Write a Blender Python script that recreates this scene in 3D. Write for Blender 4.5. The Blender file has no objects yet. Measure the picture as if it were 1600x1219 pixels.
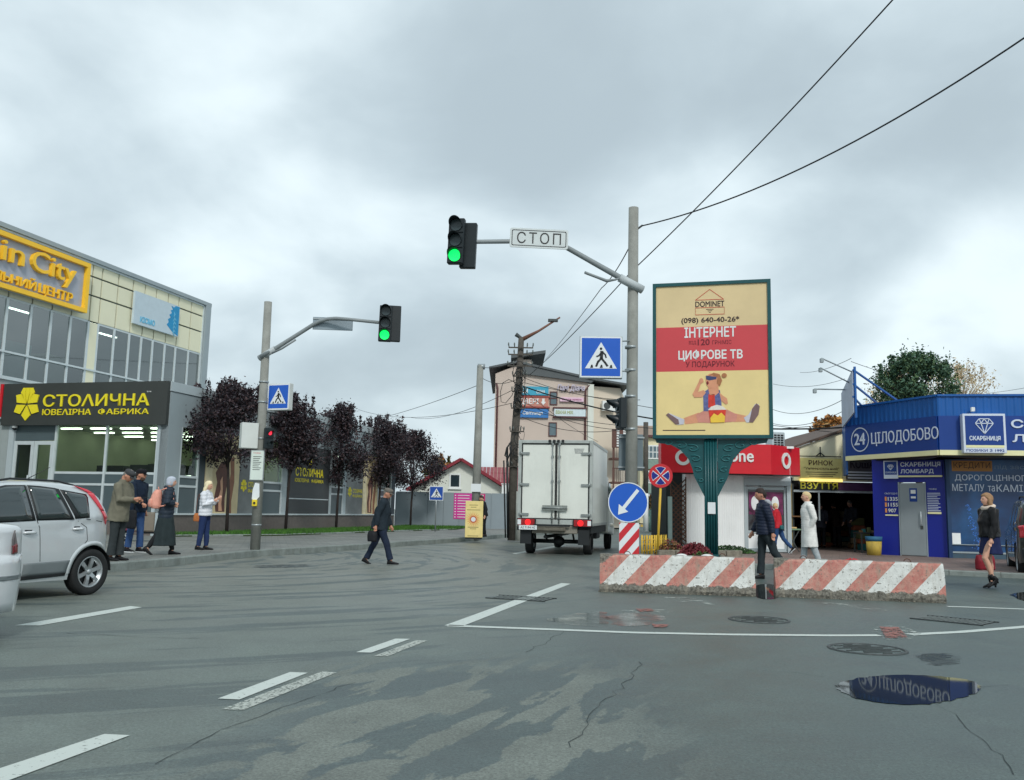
import bpy, bmesh, math, random
from mathutils import Vector, Matrix, noise
R = math.radians
random.seed(7)
S = bpy.context.scene
COL = S.collection
# ------------------------------------------------------------------ camera
PITCH, ROLL, CAMH, FPX = R(7.67), R(1.2), 1.22, 1400.0
camd = bpy.data.cameras.new("camera")
camd.sensor_width = 36.0
camd.lens = 36.0 * FPX / 1600.0
camd.clip_start = 0.1
camd.clip_end = 3000
cam = bpy.data.objects.new("camera", camd)
COL.objects.link(cam)
CM = Matrix.Translation((0, 0, CAMH)) @ Matrix.Rotation(R(90) + PITCH, 4, 'X') @ Matrix.Rotation(ROLL, 4, 'Z')
cam.matrix_world = CM
S.camera = cam
# ------------------------------------------------------------------ sky, sun, exposure
W = bpy.data.worlds.new("World")
S.world = W
W.use_nodes = True
nt = W.node_tree
nt.nodes.clear()
def nd(tree, typ, **kw):
    n = tree.nodes.new(typ)
    for k, v in kw.items():
        if k.startswith('i_'):
            n.inputs[k[2:].replace('_', ' ')].default_value = v
        elif k.startswith('n_'):
            n.inputs[int(k[2:])].default_value = v
        else:
            setattr(n, k, v)
    return n
L = nt.links.new
SUN_EL, SUN_AZ = R(40), R(166)
out = nd(nt, 'ShaderNodeOutputWorld')
sky = nd(nt, 'ShaderNodeTexSky', sky_type='NISHITA', sun_disc=False, sun_elevation=SUN_EL, sun_rotation=SUN_AZ, air_density=1.2, dust_density=3.0)
bg1 = nd(nt, 'ShaderNodeBackground', i_Strength=0.12)
L(sky.outputs[0], bg1.inputs[0])
tc = nd(nt, 'ShaderNodeTexCoord')
sep = nd(nt, 'ShaderNodeSeparateXYZ')
L(tc.outputs['Generated'], sep.inputs[0])
def mth(op, a=None, b=None, clamp=False, tree=nt):
    n = tree.nodes.new('ShaderNodeMath'); n.operation = op; n.use_clamp = clamp
    for i, v in enumerate((a, b)):
        if v is None: continue
        if isinstance(v, (int, float)): n.inputs[i].default_value = v
        else: tree.links.new(v, n.inputs[i])
    return n.outputs[0]
zz = mth('ADD', mth('MAXIMUM', sep.outputs[2], 0.0), 0.42)
cb = nd(nt, 'ShaderNodeCombineXYZ')
L(mth('DIVIDE', sep.outputs[0], zz), cb.inputs[0]); L(mth('DIVIDE', sep.outputs[1], zz), cb.inputs[1])
cb.inputs[2].default_value = 7.2
n1 = nd(nt, 'ShaderNodeTexNoise', i_Scale=2.6, i_Detail=6.0, i_Roughness=0.48, i_Distortion=0.2)
L(cb.outputs[0], n1.inputs['Vector'])
n2 = nd(nt, 'ShaderNodeTexNoise', i_Scale=1.1, i_Detail=2.0, i_Roughness=0.5, i_Distortion=0.6)
L(cb.outputs[0], n2.inputs['Vector'])
nm = mth('ADD', mth('MULTIPLY', n1.outputs[0], 0.5), mth('MULTIPLY', n2.outputs[0], 0.5))
cr = nd(nt, 'ShaderNodeValToRGB')
cr.color_ramp.interpolation = 'B_SPLINE'
e = cr.color_ramp.elements
e[0].position = 0.395; e[0].color = (0.385, 0.465, 0.51, 1)
e[1].position = 0.605; e[1].color = (0.80, 0.905, 0.94, 1)
m_ = e.new(0.5); m_.color = (0.51, 0.61, 0.66, 1)
L(nm, cr.inputs[0])
bg2 = nd(nt, 'ShaderNodeBackground', i_Strength=1.0)
L(cr.outputs[0], bg2.inputs[0])
mx = nd(nt, 'ShaderNodeMixShader', i_Fac=0.93)
L(bg1.outputs[0], mx.inputs[1]); L(bg2.outputs[0], mx.inputs[2]); L(mx.outputs[0], out.inputs[0])
sd = bpy.data.lights.new("sun", 'SUN')
sd.energy = 1.5; sd.angle = R(10); sd.color = (1.0, 0.97, 0.93)
sun = bpy.data.objects.new("sun", sd); COL.objects.link(sun)
sun.rotation_euler = Vector((math.sin(SUN_AZ) * math.cos(SUN_EL), math.cos(SUN_AZ) * math.cos(SUN_EL), math.sin(SUN_EL))).to_track_quat('Z', 'Y').to_euler()
vs = S.view_settings
S.display_settings.display_device = 'sRGB'
vs.view_transform = 'Standard'; vs.look = 'None'; vs.exposure = 0.30; vs.gamma = 1.0; vs.use_curve_mapping = False

# ------------------------------------------------------------------ measuring helpers (photo pixel -> point of the place)
CR = CM.to_3x3(); CO = CM.translation
def ray(u, v):
    return CR @ Vector(((u - 800) / FPX, -(v - 609.5) / FPX, -1))
def G(u, v, z=0.0):
    d = ray(u, v); t = (z - CO.z) / d.z
    return CO + d * t
def D(u, v, y):
    d = ray(u, v); t = (y - CO.y) / d.y
    return CO + d * t
def K(u, y, z=0.0):
    """ground-ish point at depth y seen in column u at height z"""
    v = 800
    for _ in range(6):
        p = D(u, v, y); v += (p.z - z) / y * FPX
    p = D(u, v, y); return Vector((p.x, y, z))

# ------------------------------------------------------------------ materials
def s2l(c):
    return tuple((x / 12.92 if x <= 0.04045 else ((x + 0.055) / 1.055) ** 2.4) for x in [k / 255 for k in c])
MATS = {}
def M(name, rgb, rough=0.6, metal=0.0, var=0.12, scale=4.0, bump=0.0, bscale=40.0, spec=0.4, emit=0.0, coat=0.0, dirt=0.0):
    if name in MATS: return MATS[name]
    m = bpy.data.materials.new(name); m.use_nodes = True
    t = m.node_tree; b = t.nodes['Principled BSDF']
    col = s2l(rgb)
    b.inputs['Roughness'].default_value = rough; b.inputs['Metallic'].default_value = metal
    b.inputs['Specular IOR Level'].default_value = spec
    b.inputs['Coat Weight'].default_value = coat
    tcn = nd(t, 'ShaderNodeTexCoord')
    if var > 0:
        nz = nd(t, 'ShaderNodeTexNoise', i_Scale=scale, i_Detail=6.0, i_Roughness=0.65)
        t.links.new(tcn.outputs['Object'], nz.inputs['Vector'])
        r = nd(t, 'ShaderNodeMapRange', i_From_Min=0.3, i_From_Max=0.7, i_To_Min=1 - var, i_To_Max=1 + var)
        t.links.new(nz.outputs[0], r.inputs[0])
        mxn = nd(t, 'ShaderNodeMix', data_type='RGBA', blend_type='MULTIPLY')
        mxn.inputs[0].default_value = 1.0
        mxn.inputs[6].default_value = (*col, 1)
        t.links.new(r.outputs[0], mxn.inputs[7])
        last = mxn.outputs[2]
        if dirt > 0:
            nz2 = nd(t, 'ShaderNodeTexNoise', i_Scale=scale * 2.3, i_Detail=8.0, i_Roughness=0.75)
            mp = nd(t, 'ShaderNodeMapping'); mp.inputs['Scale'].default_value = (1, 1, 0.35)
            t.links.new(tcn.outputs['Object'], mp.inputs[0]); t.links.new(mp.outputs[0], nz2.inputs['Vector'])
            r2 = nd(t, 'ShaderNodeMapRange', i_From_Min=0.5, i_From_Max=0.72, i_To_Min=0.0, i_To_Max=dirt)
            t.links.new(nz2.outputs[0], r2.inputs[0])
            m2 = nd(t, 'ShaderNodeMix', data_type='RGBA'); t.links.new(r2.outputs[0], m2.inputs[0])
            t.links.new(last, m2.inputs[6]); m2.inputs[7].default_value = (0.09, 0.08, 0.065, 1)
            last = m2.outputs[2]
        t.links.new(last, b.inputs['Base Color'])
        rr = nd(t, 'ShaderNodeMapRange', i_To_Min=max(0.02, rough - 0.08), i_To_Max=min(1, rough + 0.1))
        t.links.new(nz.outputs[0], rr.inputs[0]); t.links.new(rr.outputs[0], b.inputs['Roughness'])
    else:
        b.inputs['Base Color'].default_value = (*col, 1)
    if bump > 0:
        nb = nd(t, 'ShaderNodeTexNoise', i_Scale=bscale, i_Detail=5.0)
        t.links.new(tcn.outputs['Object'], nb.inputs['Vector'])
        bp = nd(t, 'ShaderNodeBump', i_Strength=bump, i_Distance=0.02)
        t.links.new(nb.outputs[0], bp.inputs['Height']); t.links.new(bp.outputs[0], b.inputs['Normal'])
    if emit > 0:
        b.inputs['Emission Color'].default_value = (*col, 1); b.inputs['Emission Strength'].default_value = emit
    MATS[name] = m
    return m
def glass(name, tint=(60, 85, 90), clear=0.6, rough=0.02):
    """pane: part see-through, part mirror by viewing angle"""
    if name in MATS: return MATS[name]
    m = bpy.data.materials.new(name); m.use_nodes = True; t = m.node_tree; t.nodes.clear()
    o = nd(t, 'ShaderNodeOutputMaterial'); tr = nd(t, 'ShaderNodeBsdfTransparent')
    tr.inputs[0].default_value = (*[x ** 0.5 for x in s2l(tint)], 1)
    gl = nd(t, 'ShaderNodeBsdfGlossy', i_Roughness=rough); gl.inputs[0].default_value = (0.9, 0.95, 0.95, 1)
    lw = nd(t, 'ShaderNodeLayerWeight', i_Blend=0.35)
    f = mth('ADD', mth('MULTIPLY', lw.outputs['Fresnel'], 0.9, tree=t), 1 - clear - 0.2, clamp=True, tree=t)
    mxx = nd(t, 'ShaderNodeMixShader'); t.links.new(f, mxx.inputs[0]); t.links.new(tr.outputs[0], mxx.inputs[1]); t.links.new(gl.outputs[0], mxx.inputs[2])
    t.links.new(mxx.outputs[0], o.inputs[0]); MATS[name] = m
    return m

# ------------------------------------------------------------------ object helpers
def tag(o, label=None, cat=None, group=None, kind=None):
    if label: o['label'] = label
    if cat: o['category'] = cat
    if group: o['group'] = group
    if kind: o['kind'] = kind
    return o
def thing(name, label, cat, loc=(0, 0, 0), rz=0.0, group=None):
    o = bpy.data.objects.new(name, None); COL.objects.link(o)
    o.location = loc; o.rotation_euler = (0, 0, rz); o.empty_display_size = 0.2
    return tag(o, label, cat, group)
class MB:
    """collects faces and links them as ONE mesh object"""
    def __init__(s): s.v = []; s.f = []; s.m = []; s.sm = []
    def add(s, vs_, fs, mi=0, smooth=False):
        b = len(s.v); s.v += [tuple(p) for p in vs_]
        for f in fs: s.f.append([b + i for i in f]); s.m.append(mi); s.sm.append(smooth)
        return s
    def box(s, x0, x1, y0, y1, z0, z1, mi=0):
        v = [(x, y, z) for z in (z0, z1) for y in (y0, y1) for x in (x0, x1)]
        return s.add(v, [(0, 2, 3, 1), (4, 5, 7, 6), (0, 1, 5, 4), (2, 6, 7, 3), (0, 4, 6, 2), (1, 3, 7, 5)], mi)
    def tube(s, pts, rad, n=10, mi=0, caps=True, smooth=True):
        pts = [Vector(p) for p in pts]
        if isinstance(rad, (int, float)): rad = [rad] * len(pts)
        b = []
        t0 = (pts[1] - pts[0]).normalized()
        up = Vector((0, 0, 1)) if abs(t0.z) < 0.9 else Vector((0, 1, 0))
        a = t0.cross(up).normalized()
        vv = []
        for i, p in enumerate(pts):
            t = (pts[min(i + 1, len(pts) - 1)] - pts[max(i - 1, 0)]).normalized()
            a = (a - t * a.dot(t)).normalized(); c = t.cross(a)
            for k in range(n):
                th = 2 * math.pi * k / n
                vv.append(p + (a * math.cos(th) + c * math.sin(th)) * rad[i])
        fs = [(i * n + k, i * n + (k + 1) % n, (i + 1) * n + (k + 1) % n, (i + 1) * n + k) for i in range(len(pts) - 1) for k in range(n)]
        s.add(vv, fs, mi, smooth)
        if caps:
            bb = len(s.v) - len(vv)
            s.f.append([bb + k for k in range(n)][::-1]); s.m.append(mi); s.sm.append(False)
            s.f.append([bb + (len(pts) - 1) * n + k for k in range(n)]); s.m.append(mi); s.sm.append(False)
        return s
    def bar(s, p, q, w, h, mi=0):
        """rectangular bar from p to q"""
        p = Vector(p); q = Vector(q); t = (q - p).normalized()
        up = Vector((0, 0, 1)) if abs(t.z) < 0.95 else Vector((0, 1, 0))
        a = t.cross(up).normalized() * w / 2; c = a.normalized().cross(t) * h / 2
        v = [e + sx * a + sz * c for e in (p, q) for sx, sz in ((-1, -1), (1, -1), (1, 1), (-1, 1))]
        return s.add(v, [(0, 1, 2, 3)[::-1], (4, 5, 6, 7), (0, 1, 5, 4), (1, 2, 6, 5), (2, 3, 7, 6), (3, 0, 4, 7)], mi)
    def prism(s, poly, y0, y1, mi=0):
        """poly in (x, z), thickness from y0 (front) to y1"""
        n = len(poly)
        v = [(x, y0, z) for x, z in poly] + [(x, y1, z) for x, z in poly]
        return s.add(v, [list(range(n)), [n + i for i in range(n)][::-1]] + [(i, n + i, n + (i + 1) % n, (i + 1) % n) for i in range(n)], mi)
    def slab(s, poly, z0, z1, mi=0):
        n = len(poly)
        v = [(x, y, z0) for x, y in poly] + [(x, y, z1) for x, y in poly]
        return s.add(v, [list(range(n))[::-1], [n + i for i in range(n)]] + [(i, (i + 1) % n, n + (i + 1) % n, n + i) for i in range(n)], mi)
    def ball(s, c, rx, ry=None, rz=None, n=12, m=8, mi=0):
        ry = ry or rx; rz = rz or rx; c = Vector(c)
        v = [c + Vector((0, 0, -rz))]
        for i in range(1, m):
            a = math.pi * i / m - math.pi / 2
            for k in range(n):
                th = 2 * math.pi * k / n
                v.append(c + Vector((rx * math.cos(a) * math.cos(th), ry * math.cos(a) * math.sin(th), rz * math.sin(a))))
        v.append(c + Vector((0, 0, rz)))
        f = [(0, 1 + (k + 1) % n, 1 + k) for k in range(n)]
        for i in range(m - 2):
            f += [(1 + i * n + k, 1 + i * n + (k + 1) % n, 1 + (i + 1) * n + (k + 1) % n, 1 + (i + 1) * n + k) for k in range(n)]
        t = len(v) - 1; f += [(1 + (m - 2) * n + k, 1 + (m - 2) * n + (k + 1) % n, t) for k in range(n)]
        return s.add(v, f, mi, True)
    def mesh(s, name):
        me = bpy.data.meshes.new(name); me.from_pydata(s.v, [], s.f)
        me.polygons.foreach_set('material_index', s.m); me.polygons.foreach_set('use_smooth', s.sm)
        me.update(); return me
    def build(s, name, mats, parent=None, fix=True, bevel=0.0):
        me = s.mesh(name)
        for m in (mats if isinstance(mats, (list, tuple)) else [mats]): me.materials.append(m)
        if fix or bevel:
            bm = bmesh.new(); bm.from_mesh(me)
            if bevel:
                bmesh.ops.bevel(bm, geom=[e_ for e_ in bm.edges if e_.calc_length() > bevel * 3], offset=bevel, segments=1, affect='EDGES')
            bmesh.ops.recalc_face_normals(bm, faces=bm.faces); bm.to_mesh(me); bm.free()
        return link(name, me, parent)
FRAME = [None]
def box(parent, name, x0, x1, y0, y1, z0, z1, mat, bevel=0.0):
    return MB().box(x0, x1, y0, y1, z0, z1).build(name, mat, parent, fix=bool(bevel), bevel=bevel)
def link(name, me, parent=None, loc=None):
    o = bpy.data.objects.new(name, me); COL.objects.link(o); o.parent = parent
    if FRAME[0] and parent is not None and parent.type == 'EMPTY':
        o.location = FRAME[0][0]; o.rotation_euler = (0, 0, FRAME[0][1])
    if loc is not None: o.location = loc
    return o
_dg = bpy.context.evaluated_depsgraph_get
def text_mesh(s, bold=0.0, shear=0.0, depth=0.01, spacing=1.0):
    cu = bpy.data.curves.new('lettering', 'FONT'); cu.body = s; cu.size = 1.0; cu.offset = bold; cu.extrude = depth; cu.shear = shear
    cu.space_character = spacing; cu.resolution_u = 3; cu.align_x = 'LEFT'
    o = bpy.data.objects.new('tmp', cu); COL.objects.link(o); bpy.context.view_layer.update()
    me = bpy.data.meshes.new_from_object(o.evaluated_get(_dg())); bpy.data.objects.remove(o); bpy.data.curves.remove(cu)
    return me
def T(parent, s, x0, x1, z0, z1, y, mat, depth=0.012, bold=0.0, shear=0.0, name='lettering', spacing=1.0, rot=0.0, flip=False):
    """lettering filling the box x0..x1, z0..z1 on a plane y, facing local -y"""
    me = text_mesh(s, 0.0, shear, 0.0, spacing)
    xs = [v.co.x for v in me.vertices]; ys = [v.co.y for v in me.vertices]
    ax, bx, ay, by = min(xs), max(xs), min(ys), max(ys)
    bm = bmesh.new(); bm.from_mesh(me)
    if depth > 0:
        r = bmesh.ops.extrude_face_region(bm, geom=bm.faces[:])
        for g in r['geom']:
            if isinstance(g, bmesh.types.BMVert): g.co.z += 1.0
    hb = (z1 - z0) * bold * 1.1
    for v in bm.verts:
        u = (v.co.x - ax) / (bx - ax); w = (v.co.y - ay) / (by - ay)
        v.co = Vector((x0 + u * (x1 - x0), y - v.co.z * depth, z0 + w * (z1 - z0)))
    bmesh.ops.recalc_face_normals(bm, faces=bm.faces)
    if hb > 0:
        base = bm.faces[:] + bm.edges[:] + bm.verts[:]
        for i, (ox, oz) in enumerate(((hb, 0), (-hb, 0), (0, hb), (0, -hb))):
            r = bmesh.ops.duplicate(bm, geom=base)
            for g in r['geom']:
                if isinstance(g, bmesh.types.BMVert): g.co += Vector((ox, -.0004 * (i + 1), oz))
    bm.to_mesh(me); bm.free(); me.materials.clear(); me.materials.append(mat)
    for p in me.polygons: p.use_smooth = False
    return link(name, me, parent)
class Wall:
    """vertical plane: origin, angle; root empty optional. px(u, v, dy) -> local x, z"""
    def __init__(s, x, y, a): s.o = Vector((x, y, 0)); s.a = a; s.mi = (Matrix.Translation(s.o) @ Matrix.Rotation(a, 4, 'Z')).inverted()
    def px(s, u, v, dy=0.0):
        o = s.mi @ CO; d = s.mi.to_3x3() @ ray(u, v); t = (dy - o.y) / d.y
        p = o + d * t; return p.x, p.z
    def rect(s, u0, v0, u1, v1, dy=0.0):
        um, vm = (u0 + u1) / 2, (v0 + v1) / 2
        a = s.px(u0, vm, dy)[0]; b = s.px(u1, vm, dy)[0]; c = s.px(um, v1, dy)[1]; d = s.px(um, v0, dy)[1]
        return a, b, c, d
# ------------------------------------------------------------------ ground, road, pavements
def road_mat():
    m = bpy.data.materials.new('asphalt'); m.use_nodes = True; t = m.node_tree; b = t.nodes['Principled BSDF']; l = t.links.new
    g = nd(t, 'ShaderNodeNewGeometry'); P = g.outputs['Position']
    big = nd(t, 'ShaderNodeTexNoise', i_Scale=0.22, i_Detail=6.0, i_Roughness=0.6, i_Distortion=0.8); l(P, big.inputs['Vector'])
    mid = nd(t, 'ShaderNodeTexNoise', i_Scale=1.7, i_Detail=8.0, i_Roughness=0.7); l(P, mid.inputs['Vector'])
    fine = nd(t, 'ShaderNodeTexNoise', i_Scale=60.0, i_Detail=6.0, i_Roughness=0.8); l(P, fine.inputs['Vector'])
    sp = nd(t, 'ShaderNodeSeparateXYZ'); l(P, sp.inputs[0])
    # wheel tracks of turning traffic: rings about the pavement corner
    dx = mth('SUBTRACT', sp.outputs[0], -9.5, tree=t); dy = mth('SUBTRACT', sp.outputs[1], 21.5, tree=t)
    r = mth('SQRT', mth('ADD', mth('MULTIPLY', dx, dx, tree=t), mth('MULTIPLY', dy, dy, tree=t), tree=t), tree=t)
    ang = mth('ARCTAN2', dy, dx, tree=t)
    cbn = nd(t, 'ShaderNodeCombineXYZ'); l(mth('MULTIPLY', r, 2.1, tree=t), cbn.inputs[0]); l(mth('MULTIPLY', ang, 3.0, tree=t), cbn.inputs[1])
    st = nd(t, 'ShaderNodeTexNoise', i_Scale=1.0, i_Detail=9.0, i_Roughness=0.66, i_Distortion=0.25); l(cbn.outputs[0], st.inputs['Vector'])
    ring = nd(t, 'ShaderNodeMapRange', i_From_Min=0.53, i_From_Max=0.55); l(st.outputs[0], ring.inputs[0])
    # dried lighter blotches, long across the foreground
    mp0 = nd(t, 'ShaderNodeMapping'); mp0.inputs['Rotation'].default_value = (0, 0, R(-66)); l(P, mp0.inputs[0])
    mp = nd(t, 'ShaderNodeMapping'); mp.inputs['Scale'].default_value = (0.55, 2.0, 1); l(mp0.outputs[0], mp.inputs[0])
    dry = nd(t, 'ShaderNodeTexNoise', i_Scale=1.3, i_Detail=9.0, i_Roughness=0.6, i_Distortion=0.3); l(mp.outputs[0], dry.inputs['Vector'])
    dr = nd(t, 'ShaderNodeMapRange', i_From_Min=0.498, i_From_Max=0.508); l(dry.outputs[0], dr.inputs[0])
    # dampness grows towards the front right
    area = mth('MULTIPLY', mth('SUBTRACT', 8.2, sp.outputs[1], tree=t), 0.7, clamp=True, tree=t)
    areax = mth('MULTIPLY', mth('ADD', sp.outputs[0], 1.7, tree=t), 1.8, clamp=True, tree=t)
    arex2 = mth('MULTIPLY', mth('SUBTRACT', 1.2, sp.outputs[0], tree=t), 1.4, clamp=True, tree=t)
    drya = mth('MULTIPLY', mth('MULTIPLY', dr.outputs[0], area, tree=t), mth('MULTIPLY', areax, arex2, tree=t), tree=t)
    def mixc(f, a, c2, blend='MIX'):
        n = nd(t, 'ShaderNodeMix', data_type='RGBA', blend_type=blend)
        for i, v in ((0, f), (6, a), (7, c2)):
            if isinstance(v, (int, float)): n.inputs[i].default_value = v
            elif isinstance(v, tuple): n.inputs[i].default_value = v
            else: l(v, n.inputs[i])
        return n.outputs[2]
    bigr = nd(t, 'ShaderNodeMapRange', i_From_Min=0.35, i_From_Max=0.65); l(big.outputs[0], bigr.inputs[0])
    c = mixc(bigr.outputs[0], (0.062, 0.088, 0.085, 1), (0.100, 0.126, 0.116, 1))
    lf0 = mth('MULTIPLY', mth('SUBTRACT', 0.8, sp.outputs[0], tree=t), 0.5, clamp=True, tree=t)
    c = mixc(mth('MULTIPLY', lf0, 0.75, tree=t), c, (0.140, 0.168, 0.150, 1))
    # worn warmer band through the junction
    far = mth('MULTIPLY', mth('SUBTRACT', sp.outputs[1], 8.0, tree=t), 0.12, clamp=True, tree=t)
    lft = mth('MULTIPLY', mth('SUBTRACT', 3.0, sp.outputs[0], tree=t), 0.3, clamp=True, tree=t)
    c = mixc(mth('MULTIPLY', mth('MULTIPLY', far, lft, tree=t), 0.8, tree=t), c, (0.178, 0.186, 0.160, 1))
    c = mixc(mth('MULTIPLY', mth('MULTIPLY', ring.outputs[0], lft, tree=t), 0.95, tree=t), c, (0.078, 0.102, 0.098, 1))
    wet0 = mth('MULTIPLY', mth('MULTIPLY', area, mth('MULTIPLY', areax, arex2, tree=t), tree=t), 0.75, tree=t)
    c = mixc(wet0, c, (0.066, 0.090, 0.090, 1))
    c = mixc(mth('MULTIPLY', drya, 0.95, tree=t), c, (0.160, 0.180, 0.160, 1))
    mr = nd(t, 'ShaderNodeMapRange', i_From_Min=0.25, i_From_Max=0.75, i_To_Min=0.72, i_To_Max=1.25); l(mid.outputs[0], mr.inputs[0])
    c = mixc(1.0, c, mr.outputs[0], 'MULTIPLY')
    fr = nd(t, 'ShaderNodeMapRange', i_From_Min=0.25, i_From_Max=0.75, i_To_Min=0.3, i_To_Max=1.7); l(fine.outputs[0], fr.inputs[0])
    c = mixc(1.0, c, fr.outputs[0], 'MULTIPLY')
    gr = nd(t, 'ShaderNodeTexNoise', i_Scale=24.0, i_Detail=10.0, i_Roughness=0.85); l(P, gr.inputs['Vector'])
    grr = nd(t, 'ShaderNodeMapRange', i_From_Min=0.3, i_From_Max=0.7, i_To_Min=0.72, i_To_Max=1.28); l(gr.outputs[0], grr.inputs[0])
    c = mixc(1.0, c, grr.outputs[0], 'MULTIPLY')
    l(c, b.inputs['Base Color'])
    rg = mth('ADD', mth('MULTIPLY', mid.outputs[0], 0.35, tree=t), mth('MULTIPLY', drya, 0.25, tree=t), tree=t)
    rg = mth('ADD', rg, mth('MULTIPLY', bigr.outputs[0], 0.18, tree=t), tree=t)
    l(mth('ADD', rg, 0.24, clamp=True, tree=t), b.inputs['Roughness'])
    b.inputs['Specular IOR Level'].default_value = 0.42
    bp = nd(t, 'ShaderNodeBump', i_Strength=0.35, i_Distance=0.006); l(fine.outputs[0], bp.inputs['Height']); l(bp.outputs[0], b.inputs['Normal'])
    return m
ASPH = road_mat()
MB().slab([(-600, -60), (600, -60), (600, 1200), (-600, 1200)], -0.5, 0.0).build('road', ASPH)['kind'] = 'structure'

kerb_px = [(165, 895), (290, 882), (400, 870), (500, 863.5), (580, 857.5), (650, 852), (700, 848.5), (750, 844), (790, 840)]
kp = [G(u, v) for u, v in kerb_px]
d0 = (kp[0] - kp[2]).normalized()
kp = [kp[0] + d0 * 14] + kp
SD = Vector((math.sin(R(15)), math.cos(R(15)), 0))
kp += [kp[-1] + SD * 12 + Vector((0.5, 0, 0)), kp[-1] + SD * 60]
def paver_mat(name, ca, cb_, sx=2.5, sy=5.0, rot=0.0, mort=0.03):
    m = bpy.data.materials.new(name); m.use_nodes = True; t = m.node_tree; b = t.nodes['Principled BSDF']; l = t.links.new
    g = nd(t, 'ShaderNodeNewGeometry'); mp = nd(t, 'ShaderNodeMapping'); mp.inputs['Rotation'].default_value = (0, 0, rot); l(g.outputs['Position'], mp.inputs[0])
    br = nd(t, 'ShaderNodeTexBrick', i_Scale=1.0); br.inputs['Brick Width'].default_value = 1 / sx; br.inputs['Row Height'].default_value = 1 / sy
    br.inputs['Mortar Size'].default_value = mort / sy; br.inputs['Color1'].default_value = (*ca, 1); br.inputs['Color2'].default_value = (*cb_, 1); br.inputs['Mortar'].default_value = (ca[0] * .5, ca[1] * .5, ca[2] * .5, 1)
    l(mp.outputs[0], br.inputs['Vector'])
    nz = nd(t, 'ShaderNodeTexNoise', i_Scale=0.7, i_Detail=9.0, i_Roughness=0.7); l(g.outputs['Position'], nz.inputs['Vector'])
    r_ = nd(t, 'ShaderNodeMapRange', i_From_Min=0.3, i_From_Max=0.7, i_To_Min=0.7, i_To_Max=1.25); l(nz.outputs[0], r_.inputs[0])
    mm = nd(t, 'ShaderNodeMix', data_type='RGBA', blend_type='MULTIPLY'); mm.inputs[0].default_value = 1; l(br.outputs[0], mm.inputs[6]); l(r_.outputs[0], mm.inputs[7])
    l(mm.outputs[2], b.inputs['Base Color']); b.inputs['Roughness'].default_value = 0.62
    bp = nd(t, 'ShaderNodeBump', i_Strength=0.4, i_Distance=0.01); l(br.outputs['Fac'], bp.inputs['Height']); bp.invert = True; l(bp.outputs[0], b.inputs['Normal'])
    return m
PAVE = paver_mat('pavement_blocks', (0.165, 0.175, 0.165), (0.215, 0.22, 0.20), rot=R(-15))
PAVE2 = paver_mat('reddish_blocks', (0.17, 0.13, 0.115), (0.23, 0.165, 0.14), rot=R(20))
KST = M('kerb_concrete', (128, 136, 132), 0.8, var=0.25, scale=3, bump=0.5, dirt=0.35)
GND = M('bare_ground', (100, 98, 84), 0.95, var=0.3, scale=1)
def inset(pts, d):
    o_ = []
    for i, p in enumerate(pts):
        t_ = (pts[min(i + 1, len(pts) - 1)] - pts[max(i - 1, 0)]).normalized()
        o_.append(p + Vector((-t_.y, t_.x, 0)) * d)
    return o_
inn = inset(kp, 0.15)
poly = [(p.x, p.y) for p in inn] + [(-80, 160), (-80, 14)]
pav = MB().slab(poly, -0.3, 0.15).build('pavement', PAVE); pav['kind'] = 'structure'
def kerb(pts, side, parent, top=0.16, step=1.0, mat=KST, w=0.15):
    """row of single kerb stones along a polyline"""
    segs = []
    for a, b in zip(pts[:-1], pts[1:]):
        Ls = (b - a).length; n = max(1, round(Ls / step))
        for i in range(n): segs.append((a.lerp(b, i / n), a.lerp(b, (i + 1) / n)))
    for a, b in segs:
        if a.y > 75: break
        t_ = (b - a).normalized(); nrm = Vector((-t_.y, t_.x, 0)) * side
        e = 0.006; a2 = a + t_ * e; b2 = b - t_ * e; j = random.uniform(-.006, .006)
        q = [a2 + nrm * j, b2 + nrm * j, b2 + nrm * (w + j - .004), a2 + nrm * (w + j - .004)]
        q3 = [a2 + nrm * (j + .015), b2 + nrm * (j + .015), b2 + nrm * (w + j - .004), a2 + nrm * (w + j - .004)]
        hz = top + random.uniform(-.006, .004)
        v = [(p.x, p.y, -0.2) for p in q] + [(p.x, p.y, hz - .02) for p in q] + [(p.x, p.y, hz) for p in q3]
        f = [(0, 1, 5, 4), (1, 2, 6, 5), (2, 3, 7, 6), (3, 0, 4, 7), (4, 5, 9, 8), (5, 6, 10, 9), (6, 7, 11, 10), (7, 4, 8, 11), (8, 9, 10, 11), (3, 2, 1, 0)]
        MB().add(v, f).build('kerb_stone', mat, parent)
kerb(kp, 1, pav)

# island and market pavement on the right
ip = [Vector((30, 12.5, 0)), Vector((17, 16.5, 0)), Vector((8.0, 21.2, 0)), Vector((3.4, 21.0, 0)), Vector((3.2, 22, 0)), Vector((4.1, 26, 0)), Vector((7.5, 40, 0)), Vector((11, 56, 0))]
inn = inset(ip, -0.15)
isl = MB().slab([(p.x, p.y) for p in inn] + [(60, 56), (60, 12.5)], -0.3, 0.11).build('market_pavement', PAVE2); isl['kind'] = 'structure'
kerb(ip, -1, isl, top=0.115)
# verge across the bend of the far street
vg = MB().slab([(2, 84), (40, 80), (80, 120), (2, 130)], -0.3, 0.15).build('far_verge', GND); vg['kind'] = 'structure'
WY = [M('kerb_white_paint', (205, 205, 195), 0.8, var=.2), M('kerb_yellow_paint', (200, 170, 90), 0.8, var=.2)]
for i in range(22):
    x = 3 + i * 1.0; y = 83.8 - (x - 2) * 0.105
    MB().box(x, x + .98, y - .15, y, -0.1, 0.2).build('kerb_stone', WY[i % 2], vg)

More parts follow.
